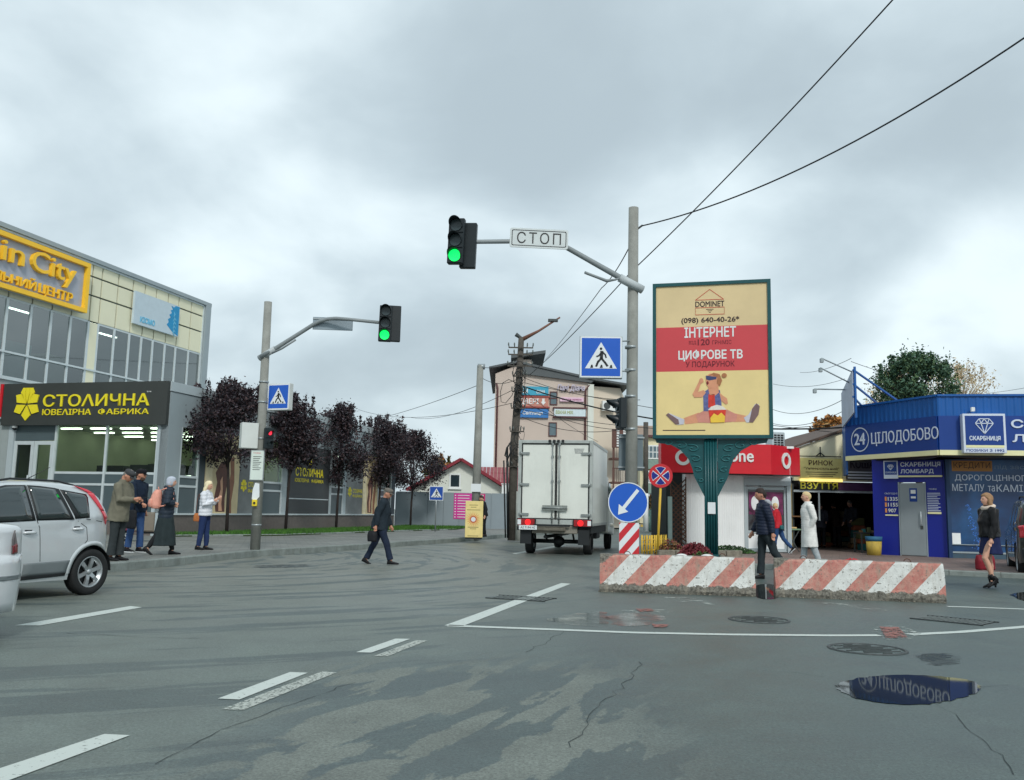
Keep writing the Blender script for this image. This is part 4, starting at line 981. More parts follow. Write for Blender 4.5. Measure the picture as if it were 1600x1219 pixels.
# ------------------------------------------------------------------ market hall with shoe stall
MY = 31.0; hx0 = D(1236, 800, MY).x; hx1 = D(1372, 800, MY).x
mh = thing('market_hall', 'cream gabled market hall with a dark open entrance', 'market hall', (hx0, MY, .11), 0)
hw_ = Wall(hx0, MY, 0)
def hq(u, v, dy=0): x, z = hw_.px(u, v, dy); return x, z - .11
CRW = M('hall_cream', (244, 238, 204), .75, var=.05, scale=1)
g0 = hq(1246, 699); g1 = hq(1330, 668); zo = hq(1300, 768)[1]; zb3 = hq(1300, 752)[1]; Wd = hx1 - hx0
gx_end = Wd + .9
MB().prism([(g0[0] - .15, zb3), (gx_end, zb3), (gx_end, g0[1] + (gx_end - g0[0]) * .36), (g0[0] - .15, g0[1] - .06)], 0, .15).build('gable_wall', CRW, mh)
MB().add([(g0[0] - .3, -.12, g0[1] - .10), (gx_end, -.12, g0[1] + (gx_end - g0[0]) * .37), (gx_end, 12, g0[1] + (gx_end - g0[0]) * .37), (g0[0] - .5, 12, g0[1] - .16),
          (g0[0] - .3, -.12, g0[1] - .02), (gx_end, -.12, g0[1] + (gx_end - g0[0]) * .37 + .08), (gx_end, 12, g0[1] + (gx_end - g0[0]) * .37 + .08), (g0[0] - .5, 12, g0[1] - .08)],
         [(3, 2, 1, 0), (4, 5, 6, 7), (0, 1, 5, 4), (1, 2, 6, 5), (2, 3, 7, 6), (3, 0, 4, 7)]).build('roof', M('brown_roof_edge', (92, 76, 66), .7, var=.2), mh)
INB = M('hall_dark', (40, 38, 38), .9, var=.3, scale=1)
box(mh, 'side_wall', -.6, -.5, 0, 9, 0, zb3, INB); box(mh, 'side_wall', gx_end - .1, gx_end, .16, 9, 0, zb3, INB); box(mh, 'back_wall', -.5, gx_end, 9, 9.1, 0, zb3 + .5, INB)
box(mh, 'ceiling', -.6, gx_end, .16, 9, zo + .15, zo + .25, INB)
box(mh, 'door_post', -.06, .04, -.04, .1, 0, zo, ALU); box(mh, 'door_post', Wd - .1, Wd, -.04, .1, 0, zo, ALU); box(mh, 'door_rail', -.06, Wd, -.05, .05, zo - .04, zo + .03, ALU)
pxm = hq(1279, 800)[0]; box(mh, 'shutter_rail', pxm, pxm + .05, -.02, .04, zo - 1.0, zo - .041, ALU)
vz = thing('shoe_shop_sign', 'dark narrow sign with yellow shoe shop lettering over the hall entrance', 'sign', (hx0, MY, .11), 0)
a = hq(1248, 760)[0]; a1 = hq(1307, 760)[0]; b = hq(1368, 760)[0]
box(vz, 'board', a, a1 + .03, -.1, -.002, zo + .035, zb3 - .03, M('sign_black', (40, 40, 38), .5, var=.1)); box(vz, 'board', a1 + .033, b, -.1, -.002, zo + .035, zb3 - .03, M('sign_plum', (78, 44, 84), .5, var=.3, scale=5))
T(vz, 'ВЗУТТЯ', a + .03, a1, zo + .07, zb3 - .05, -.101, M('dull_yellow', (214, 210, 70), .5, var=.05), .02, .02)
rn = thing('market_sign', 'faded yellow market sign with dark lettering under the hall gable', 'sign', (hx0, MY, .11), 0)
a, c_ = hq(1251, 747.5, -.15); b, d = hq(1315, 717, -.15)
box(rn, 'board', a, b, -.16, -.05, c_, d, M('aged_yellow', (226, 212, 136), .6, var=.12, scale=2))
BRT = M('brown_lettering', (96, 70, 44), .6, var=.1); w = b - a; h = d - c_
T(rn, 'РИНОК', a + w * .2, a + w * .78, c_ + h * .66, c_ + h * .9, -.161, BRT, .006, .02)
T(rn, '"Універсальний"', a + w * .08, a + w * .93, c_ + h * .42, c_ + h * .56, -.161, BRT, .005, .01)
for k in range(3): box(rn, 'text_line', a + w * (.12 + .04 * k), a + w * (.9 - .06 * k), -.164, -.1605, c_ + h * (.3 - .1 * k), c_ + h * (.33 - .1 * k), BRT)
box(rn, 'light_strip', a, b, -.2, -.04, c_ - .1, c_ - .004, M('strip_lamp', (244, 220, 130), .5, var=0, emit=.9))
MB().bar((a, -.1, d + .07), (b, -.1, d + .07), .03, .03).bar((w * .5 + a, -.1, d + .08), (w * .5 + a, -.1, d + .4), .03, .03).bar((w * .4 + a, -.1, d + .08), (w * .5 + a, -.1, d + .2), .03, .03).bar((w * .6 + a, -.1, d + .08), (w * .5 + a, -.1, d + .2), .03, .03).build('bracket', BLACK, rn)
gs = thing('faded_shop_sign', 'dim grey lettered sign in the shade between the market sign and the blue fascia', 'sign', (hx0, MY, .11), 0)
a, c_ = hq(1322, 750, -.02); b, d = hq(1392, 714, -.02)
box(gs, 'board', a, b, -.04, -.002, c_, d, M('murky_board', (98, 94, 92), .7, var=.2, scale=2)); w = b - a; h = d - c_
T(gs, 'КОША', a + w * .1, a + w * .62, c_ + h * .5, c_ + h * .86, -.041, M('dark_lettering', (52, 40, 44), .6, var=0), .01, .03)
for k in range(3): box(gs, 'text_line', a + .05, a + w * .6, -.044, -.0405, c_ + h * (.3 - .12 * k), c_ + h * (.36 - .12 * k), OWH)
# stall goods inside the hall
rr = random.Random(11)
GC = [M('crate_brown', (120, 88, 56), .8, var=.2), M('box_beige', (160, 145, 118), .8, var=.15), M('bag_teal', (44, 110, 110), .5, var=.2), M('cloth_rust', (140, 76, 50), .8, var=.2), M('cloth_olive', (88, 90, 56), .8, var=.2)]
def at(u, v, y, dz=0.0): p = D(u, v, y); return Vector((p.x, y, p.z + dz))
def stall(u0, u1, v, y, lab, legs='x', top=None, depth=.7):
    p = at(u0, v, y); q = at(u1, v, y); t_ = thing('stall_table', lab, 'table', (p.x, y, .11), 0); w = q.x - p.x; h = p.z - .11
    box(t_, 'table_top', 0, w, 0, depth, h - .04, h, top or OWH)
    for yy in (.05, depth - .05):
        if legs == 'x':
            MB().bar((.05, yy, 0), (w - .05, yy, h - .04), .025, .025).build('leg', IRON, t_); MB().bar((w - .05, yy + .03, 0), (.05, yy + .03, h - .04), .025, .025).build('leg', IRON, t_)
        else:
            for xx in (.04, w - .04): MB().bar((xx, yy, 0), (xx, yy, h - .04), .04, .04).build('leg', IRON, t_)
    return t_, w, h
t1, w, h = stall(1227, 1252, 826, 28.6, 'folding table with a green top and crossed legs in front of the hall', top=M('green_top', (120, 150, 120), .6, var=.1))
for k, cc in enumerate(((190, 110, 100), (200, 170, 120))):
    o = MB(); o.box(.02 + k * .2, .2 + k * .2, .1, .5, 0, .05); g = o.build('folded_cloth', M('cloth_%s' % 'ab'[k], cc, .9, var=.2), None, bevel=.01); g.location = (t1.location.x, t1.location.y, t1.location.z + h + .001); tag(g, ['pink folded cloth at the left end of the green topped table', 'tan folded cloth at the right end of the green topped table'][k], 'cloth')
t2, w2, h2_ = stall(1345, 1380, 832, 28.9, 'dark table with small goods beside the yellow and blue bin', 'v', M('table_dark', (48, 46, 48), .6, var=.1))
for k in range(5):
    g = MB(); g.box(-.05, .05, -.05, .05, 0, .06 + .05 * (k % 3)); g = g.build('goods_box', GC[(k * 2) % 5], None, bevel=.006); g.location = (t2.location.x + .08 + k * .13, 29.1 + (k % 2) * .1, .11 + h2_ + .001)
    tag(g, ['small brown box at the left end of the dark goods table', 'teal packet second from the left on the dark goods table', 'tall olive packet in the middle of the dark goods table', 'small beige box second from the right on the dark goods table', 'rust packet at the right end of the dark goods table'][k], 'box')
bp0 = K(1366, 27.6, .11); bn_ = thing('waste_bin', 'round bin, yellow below and blue above, beside the pawn shop wall', 'bin', bp0, 0)
MB().tube([(0, 0, 0), (0, 0, .42)], [.20, .23], 20).build('bin_body', M('bin_yellow', (186, 160, 70), .7, var=.25, scale=4, dirt=.3), bn_); MB().tube([(0, 0, .421), (0, 0, .56)], [.235, .25], 20).build('bin_rim', M('bin_blue', (40, 96, 130), .7, var=.2, scale=4, dirt=.2), bn_)
for k, (u, v, y, w_, h_, m_i, lab) in enumerate(((1262, 855, 34, .5, .9, 4, 'olive sack stack left inside the hall entrance'), (1285, 855, 35, .6, .5, 3, 'rust coloured goods pile low in the dark hall'), (1320, 855, 36, .6, 1.2, 1, 'beige carton stack deep in the dark hall'), (1340, 855, 33, .5, .95, 0, 'brown crate stack right inside the hall'), (1350, 862, 31.5, .35, .4, 2, 'teal plastic bag on the floor at the right of the hall entrance'))):
    p = K(u, y, .11); s_ = thing('goods_pile', lab, 'goods', p, 0); z = 0; q = 0
    while z < h_:
        hh = rr.uniform(.15, .28); MB().box(-w_ / 2 + rr.uniform(-.04, .04), w_ / 2 + rr.uniform(-.04, .04), -.2, .2, z, z + hh - .004).build('parcel', GC[(m_i + q) % 5], s_, bevel=.02); z += hh; q += 1
# stack of a lit bulb at the entrance
lb = thing('entrance_bulb', 'small lit bulb in the dark gap between kiosk and hall', 'lamp', at(1228, 783, 29.5), 0)
MB().ball((0, 0, 0), .035).build('bulb', M('bulb_glow', (255, 240, 200), .5, var=0, emit=5), lb); MB().tube([(0, 0, .03), (0, 0, .5)], .006, 6).build('flex', BLACK, lb)
gw = thing('gap_partition', 'dark glazed stall front between kiosk door and hall', 'partition', (D(1236, 800, 30).x, 30, .11), 0)
box(gw, 'panel', -.3, .1, 0, .05, 0, 2.2, INTD); box(gw, 'post', -.02, .03, -.05, -.002, 0, 2.2, M('yellowish_post', (120, 105, 60), .6, var=.1))
box(gw, 'shelf_board', -.25, .3, -.1, -.052, 1.1, 1.14, GC[0])

# ------------------------------------------------------------------ blue pawn shop
A_ = Vector((11.0, 29.3, 0)); B_ = Vector((12.35, 25.8, 0)); RA = R(-10.5)
aw1 = math.atan2(B_.y - A_.y, B_.x - A_.x); wl = Wall(A_.x, A_.y, aw1); LAB = (B_ - A_).length
wr_ = Wall(B_.x, B_.y, RA); LBC = 11
ps = thing('pawn_shop', 'blue pawn shop with corrugated parapet, grey door and wrapped corner fascia', 'shop', (B_.x, B_.y, 0), RA)
zb4 = wr_.px(1500, 703.5)[1]; zt4 = wr_.px(1500, 619.5)[1]; zm4 = wr_.px(1500, 650)[1]; zs4 = wr_.px(1500, 711.5)[1]
def corr(x0, x1, n, z0, z1, fr):
    FRAME[0] = fr
    for k in range(n):
        a = x0 + (x1 - x0) * k / n; b = x0 + (x1 - x0) * (k + 1) / n; w = b - a
        MB().add([(a, 0, z0), (a + w * .2, -.014, z0), (a + w * .45, -.014, z0), (a + w * .65, 0, z0), (b, 0, z0), (a, 0, z1), (a + w * .2, -.014, z1), (a + w * .45, -.014, z1), (a + w * .65, 0, z1), (b, 0, z1)],
                 [(0, 1, 6, 5), (1, 2, 7, 6), (2, 3, 8, 7), (3, 4, 9, 8)]).build('corrugated_rib', RBL, ps, fix=False)
    FRAME[0] = None
frL = (Matrix.Rotation(-RA, 3, 'Z') @ (A_ - B_), aw1 - RA); frR = ((0, 0, 0), 0)
corr(0, LAB, 20, zm4, zt4, frL); corr(0, LBC, 54, zm4, zt4, frR)
FRAME[0] = frL
box(ps, 'cap_rail', -.02, LAB, -.06, .06, zt4, zt4 + .06, RBL); box(ps, 'fascia_panel', 0, LAB, -.05, .0, zb4, zm4, DBL); box(ps, 'light_strip', 0, LAB, -.07, .05, zs4, zb4 - .002, CRS); box(ps, 'soffit', .1, LAB, .051, 1.2, zs4 - .05, zs4, BLACK)
box(ps, 'fascia_back', .05, LAB - .2, .03, .06, zb4, zt4, RBL)
FRAME[0] = frR
box(ps, 'cap_rail', 0, LBC, -.06, .06, zt4, zt4 + .06, RBL); box(ps, 'fascia_panel', 0, LBC, -.051, .0, zb4, zm4, DBL); box(ps, 'light_strip', 0, LBC, -.071, .05, zs4, zb4 - .002, CRS); box(ps, 'soffit', 0, LBC, .051, 1.3, zs4 - .05, zs4, BLACK)
box(ps, 'fascia_back', .2, LBC, .03, .06, zb4, zt4, RBL)
FRAME[0] = None
# return end at the far left corner
Aend = thing('fascia_return', 'light blue end panel closing the left end of the blue fascia', 'panel', (A_.x, A_.y, 0), R(74))
box(Aend, 'panel', .01, 1.3, -.02, .03, zs4 - .45, zt4 + .02, RBL)
# roof and body
inv = lambda p: Matrix.Rotation(-RA, 3, 'Z') @ (p - B_)
pts = [inv(Vector(p)) for p in ((11.5, 29.4, 0), (12.6, 26.4, 0), (24, 24.5, 0), (26, 36, 0), (12.5, 36, 0))]
MB().slab([(p.x, p.y) for p in pts], zt4 - .5, zt4 - .42).build('roof', RBL, ps)
DWo = Vector((11.38, 28.25, 0)); dwa = math.atan2(-1.35, 1.72); dw = Wall(DWo.x, DWo.y, dwa); dwL = Vector((1.72, 1.35, 0)).length
frD = (inv(DWo), dwa - RA); FRAME[0] = frD
DBL2 = M('wall_blue', (20, 36, 138), .4, var=.07, scale=1)
da, db_, dc_, dd_ = dw.rect(1407, 755, 1447, 867); 
box(ps, 'wall', 0, da - .03, 0, .15, .11, zs4, DBL2); box(ps, 'wall', db_ + .03, dwL, 0, .15, .11, zs4, DBL2); box(ps, 'wall', da - .029, db_ + .029, 0.001, .15, dd_ + .03, zs4, DBL2)
d_ = box(ps, 'door', da, db_, -.03, .04, .13, dd_, M('grey_steel_door', (136, 146, 150), .45, var=.06, scale=1, dirt=.1), bevel=.006)
MB().tube([(db_ - .12, -.09, 1.05), (db_ - .12, -.09, 1.45)], .014, 8).tube([(db_ - .12, -.09, 1.08), (db_ - .12, -.03, 1.08)], .01, 6).tube([(db_ - .12, -.09, 1.42), (db_ - .12, -.03, 1.42)], .01, 6).build('handle', ALU, d_)
MB().box(db_ - .16, db_ - .08, -.04, -.031, .92, 1.03).build('lock', IRON, d_)
a, b, c, d = dw.rect(1421, 763, 1433, 784, -.03)
MB().box(a, b, -.035, -.031, c, d).build('notice', DBL, d_); MB().box(a + .04, b - .04, -.038, -.0355, c + (d - c) * .6, d - .05).box(a + .04, b - .04, -.038, -.0355, c + .1, c + .16).build('notice_print', WHITE, d_)
for x in (da - .03, db_ + .005): box(ps, 'door_frame', x, x + .025, -.04, .05, .11, dd_ + .03, CLAD)
FRAME[0] = None
def wthing(name, lab, cat, W0): return thing(name, lab, cat, (W0.o.x, W0.o.y, 0), W0.a)
s1 = wthing('pawn_door_sign', 'small blue diamond sign with white lettering above the grey door', 'sign', dw)
a, b, c, d = dw.rect(1381, 720, 1472, 743, -.06); box(s1, 'board', a, b, -.08, -.002, c, d, DBL2); box(s1, 'rail', a + .4, b, -.1, -.03, c - .05, c - .002, CRS)
def gem(m, cx, cz, w, y0, y1, t=.012):
    """brilliant drawn with bars"""
    P_ = {'a': (-.5, .12), 'b': (-.28, .4), 'c': (.28, .4), 'd': (.5, .12), 'e': (0, -.5), 'f': (-.18, .12), 'g': (.18, .12), 'h': (0, .4)}
    for s_ in ('ab', 'bc', 'cd', 'de', 'ea', 'af', 'fg', 'gd', 'bf', 'fh', 'hg', 'gc', 'fe', 'ge'):
        p, q = P_[s_[0]], P_[s_[1]]; m.bar((cx + p[0] * w, (y0 + y1) / 2, cz + p[1] * w), (cx + q[0] * w, (y0 + y1) / 2, cz + q[1] * w), y1 - y0 if abs(p[0] - q[0]) > 9 else t, t)
LBW = M('pale_letters', (206, 216, 230), .45, var=.03)
w = b - a; h = d - c
a2, b2, c2, d2 = dw.rect(1381, 720, 1403, 748, -.09)
MB().box(a2, b2, -.11, -.083, c2, d2).build('plate', LBW, s1); MB().box(a2 + .03, b2 - .03, -.115, -.111, c2 + .12, d2 - .03).build('plate_field', DBL, s1)
m = MB(); gem(m, (a2 + b2) / 2, d2 - .2, .18, -.125, -.116); m.build('emblem', LBW, s1); T(s1, 'СКАРБНИЦЯ', a2 + .05, b2 - .05, c2 + .15, c2 + .22, -.116, LBW, .004)
ax = b2 + .08
T(s1, 'СКАРБНИЦЯ', ax, b - .04, c + h * .55, c + h * .9, -.081, LBW, .02, .02); T(s1, 'ЛОМБАРД', ax, ax + (b - ax) * .8, c + h * .1, c + h * .42, -.081, LBW, .02, .02)
s2 = wthing('rate_board', 'exchange rate board of three white numbers left of the grey door', 'sign', dw)
a, b, c, d = dw.rect(1383, 775, 1403, 803, -.01)
ORG = M('orange_tab', (230, 150, 80), .5, var=.05)
for k, s_ in enumerate(('1335', '1155', '907')):
    z0 = d - (k + 1) * (d - c) / 3.1; T(s2, s_, a + .09, b - (.0 if k < 2 else .05), z0 + .03, z0 + .14, -.012, WHITE, .006, .03); box(s2, 'tab', a, a + .05, -.02, -.002, z0 + .02, z0 + .15, ORG)
box(s2, 'rail', a, b, -.03, -.002, c - .06, c - .02, CRS); T(s2, 'СЬОГОДНІ', a, b, d + .04, d + .1, -.01, LBW, .004)
s3 = wthing('opening_hours_notice', 'blue notice of small white text lines right of the grey door', 'notice', dw)
a, b, c, d = dw.rect(1449, 763, 1470, 800, -.01)
for k in range(11): box(s3, 'text_line', a, b - rr.uniform(0, .12), -.012, -.003, d - .16 - k * .052, d - .14 - k * .052, LBW)
T(s3, 'ГРАФІК', a + .06, b - .1, d - .05, d + .0, -.01, LBW, .004); box(s3, 'rail', a, b, -.03, -.002, c - .06, c - .0, CRS)
# wall with the big advertising banner
BWo = Vector((13.10, 26.8, 0)); bw = Wall(BWo.x, BWo.y, RA); FRAME[0] = (inv(BWo), 0)
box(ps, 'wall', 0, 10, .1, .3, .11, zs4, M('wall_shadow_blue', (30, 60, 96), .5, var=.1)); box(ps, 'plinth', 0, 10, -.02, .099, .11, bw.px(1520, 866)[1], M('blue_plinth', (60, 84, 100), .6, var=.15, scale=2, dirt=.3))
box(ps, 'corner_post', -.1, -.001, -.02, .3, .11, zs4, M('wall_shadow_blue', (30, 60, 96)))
FRAME[0] = None
bnr = wthing('pawn_banner', 'dark blue advertising banner behind the walking woman, headed by an orange label', 'banner', bw)
a, b, c, d = bw.rect(1484, 712, 1600, 863, 0)
BB = bpy.data.materials.new('banner_print'); BB.use_nodes = True; t = BB.node_tree; b__ = t.nodes['Principled BSDF']; l = t.links.new
tcn = nd(t, 'ShaderNodeTexCoord'); nz = nd(t, 'ShaderNodeTexNoise', i_Scale=.9, i_Detail=4.0); l(tcn.outputs['Object'], nz.inputs['Vector'])
crn = nd(t, 'ShaderNodeValToRGB'); e = crn.color_ramp.elements; e[0].position = .4; e[0].color = (.010, .035, .105, 1); e[1].position = .68; e[1].color = (.016, .10, .26, 1); l(nz.outputs[0], crn.inputs[0])
l(crn.outputs[0], b__.inputs['Base Color']); b__.inputs['Roughness'].default_value = .35
box(bnr, 'sheet', a, 9.5, .02, .04, c, d, BB)
for x0, x1, z0, z1 in ((a - .05, 9.6, c - .05, c), (a - .05, 9.6, d, d + .04)): box(bnr, 'frame', x0, x1, 0, .05, z0, z1, CLAD)
box(bnr, 'frame', a - .05, a - .002, .0, .05, c, d, CLAD)
def br_(u0, v0, u1, v1): return bw.rect(u0, v0, u1, v1, .02)
q = br_(1487, 720, 1550, 736.5); box(bnr, 'label', q[0], q[1], .012, .0195, q[2], q[3], M('label_orange', (170, 118, 58), .5, var=.06)); T(bnr, 'КРЕДИТИ', q[0] + .05, q[1] - .05, q[2] + .06, q[3] - .05, .0115, M('dark_brown_letters', (60, 44, 30), .5, var=0), .004)
GRL = M('grey_blue_letters', (110, 134, 160), .5, var=0)
q = br_(1554, 727, 1600, 735); T(bnr, 'під заставу', q[0], q[0] + 1.35, q[2], q[3] + .02, .019, GRL, .004)
q = br_(1492, 742, 1600, 753); T(bnr, 'ДОРОГОЦІННОГО', q[0], q[1] + .22, q[2], q[3], .019, LBW, .004)
q = br_(1488, 757, 1600, 768); T(bnr, 'МЕТАЛУ', q[0], q[0] + (q[1] - q[0]) * .45, q[2], q[3], .019, LBW, .004); T(bnr, 'та', q[0] + (q[1] - q[0]) * .50, q[0] + (q[1] - q[0]) * .595, q[2], q[3] - .04, .019, LBW, .004); T(bnr, 'КАМІННЯ', q[0] + (q[1] - q[0]) * .62, q[1] + .55, q[2], q[3], .019, LBW, .004)
q = br_(1487, 833, 1501, 850); box(bnr, 'coupon', q[0], q[1], .012, .0195, q[2], q[3], OWH)
SPK = M('sparkle_blue', (70, 130, 220), .4, var=.3); q = br_(1508, 788, 1535, 860); rs2 = random.Random(9); m = MB()
for k in range(150):
    tt = rs2.random(); x = q[0] + (q[1] - q[0]) * (.55 * (1 - tt) + .2 + rs2.gauss(0, .13) * (1.2 - tt * .8)); z = q[2] + (q[3] - q[2]) * tt; s_ = rs2.uniform(.006, .018); m.prism([(x - s_, z), (x, z - s_), (x + s_, z), (x, z + s_)], .015, .0195)
m.build('sparkle_print', SPK, bnr)
box(bnr, 'rail', a, 9.5, -.02, .019, bw.px(1520, 852)[1], bw.px(1520, 852)[1] + .02, CLAD)
# fascia lettering
l1 = wthing('night_fascia_letters', 'white round the clock lettering with a ringed 24 on the slanted blue fascia', 'lettering', wl)
q = wl.rect(1330, 668, 1358, 706, -.06)
m = MB(); n = 40; cx, cz = (q[0] + q[1]) / 2, (q[2] + q[3]) / 2; rx, rz = (q[1] - q[0]) / 2, (q[3] - q[2]) / 2
m.add([(cx + f_ * rx * math.cos(2 * math.pi * k / n), -.065, cz + f_ * rz * math.sin(2 * math.pi * k / n)) for f_ in (1, .91) for k in range(n)], [(k, (k + 1) % n, n + (k + 1) % n, n + k) for k in range(n)]); m.build('ring', LBW, l1)
q = wl.rect(1335, 677.5, 1351, 695, -.06); T(l1, '24', q[0], q[1], q[2], q[3], -.052, LBW, .012, .02)
q = wl.rect(1361, 671, 1466, 691, -.06); T(l1, 'ЦІЛОДОБОВО', q[0], q[1], q[2] - .05, q[3], -.052, LBW, .012)
l2 = wthing('diamond_sign_box', 'square blue and cream sign box with a white brilliant emblem on the blue fascia', 'sign', wr_)
q = wr_.rect(1505, 646.5, 1572, 708, -.3); w = q[1] - q[0]; h = q[3] - q[2]
box(l2, 'case', q[0], q[1], -.3, -.052, q[2], q[3], LBW, bevel=.01); box(l2, 'field', q[0] + .06, q[1] - .06, -.306, -.301, q[2] + h * .2, q[3] - .06, DBL); box(l2, 'band', q[0] + .06, q[1] - .06, -.306, -.301, q[2] + h * .135, q[2] + h * .198, CRS)
m = MB(); gem(m, q[0] + w * .5, q[3] - h * .3, w * .42, -.318, -.307, .022); m.build('emblem', LBW, l2)
T(l2, 'СКАРБНИЦЯ', q[0] + w * .14, q[0] + w * .86, q[2] + h * .3, q[2] + h * .43, -.307, LBW, .01, .03)
T(l2, 'ПОЗИКИ З 1992', q[0] + w * .06, q[0] + w * .94, q[2] + h * .035, q[2] + h * .1, -.301, DBL, .006, .01)
l3 = wthing('fascia_letters', 'large white lettering on the blue fascia cut by the right edge of the photo', 'lettering', wr_)
q = wr_.rect(1580, 656, 1600, 671, -.06); T(l3, 'СКАРБНИЦЯ', q[0], q[0] + 3.0, q[2], q[3], -.052, LBW, .03, .03)
q = wr_.rect(1582, 679, 1600, 693, -.06); T(l3, 'ЛОМБАРД', q[0], q[0] + 2.6, q[2], q[3], -.052, LBW, .03, .03)
fl = thing('fascia_floodlight', 'small white floodlight on the blue fascia above the diamond sign', 'lamp', (Matrix.Rotation(RA, 3, 'Z') @ Vector((wr_.px(1517, 640)[0], -.15, 0)) + B_ + Vector((0, 0, wr_.px(1517, 643)[1]))), RA)
MB().box(-.05, .05, -.06, .06, -.02, .1).build('housing', WHITE, fl, bevel=.01); MB().tube([(0, .02, .03), (0, .12, .03)], .015, 8).build('bracket', IRON, fl)
# rooftop hoarding with lamp arms
rb = thing('rooftop_hoarding', 'pale edge-on hoarding with three lamp arms and blue struts above the blue fascia', 'hoarding', (0, 28.5, 0), 0)
hp0 = Vector((D(1332, 600, 27.4).x, 27.4, 0)); hp1 = Vector((D(1315, 640, 29.4).x, 29.4, 0))
z_a, z_b, z_c, z_d = D(1333, 578, 27.4).z, D(1333, 645, 27.4).z, D(1315, 615, 29.4).z, D(1315, 668, 29.4).z
v = [(hp0.x, hp0.y - 28.5, z_b), (hp0.x, hp0.y - 28.5, z_a), (hp1.x, hp1.y - 28.5, z_c), (hp1.x, hp1.y - 28.5, z_d)]; v += [(x + .06, y + .04, z) for x, y, z in v]
MB().add(v, [(0, 1, 2, 3), (7, 6, 5, 4), (0, 4, 5, 1), (1, 5, 6, 2), (2, 6, 7, 3), (3, 7, 4, 0)]).build('board', M('hoarding_grey', (172, 184, 200), .6, var=.1, scale=2), rb)
def rp(u, v, y): p = D(u, v, y); return (p.x, y - 28.5, p.z)
MB().bar((hp0.x + .08, hp0.y - 28.5, z_b - .15), (hp0.x + .08, hp0.y - 28.5, z_a + .1), .06, .06).build('post', RBL, rb)
for (a, b) in (((1333, 578, 27.4), (1408, 630, 29.5)), ((1333, 600, 27.4), (1375, 634, 29.5)), ((1333, 620, 27.4), (1352, 640, 29.2))): MB().bar(rp(*a), rp(*b), .05, .05).build('strut', RBL, rb)
for (a, b) in (((1333, 582, 27.5), (1284, 560, 26.6)), ((1327, 598, 28), (1282, 575, 27)), ((1320, 609, 28.6), (1273, 608, 27.6))):
    p, q = Vector(rp(*a)), Vector(rp(*b)); arm = MB().tube([p, q], .022, 8).build('lamp_arm', CLAD, rb); MB().box(q.x - .05, q.x + .05, q.y - .05, q.y + .06, q.z - .13, q.z).build('lamp', CLAD, arm, bevel=.01)

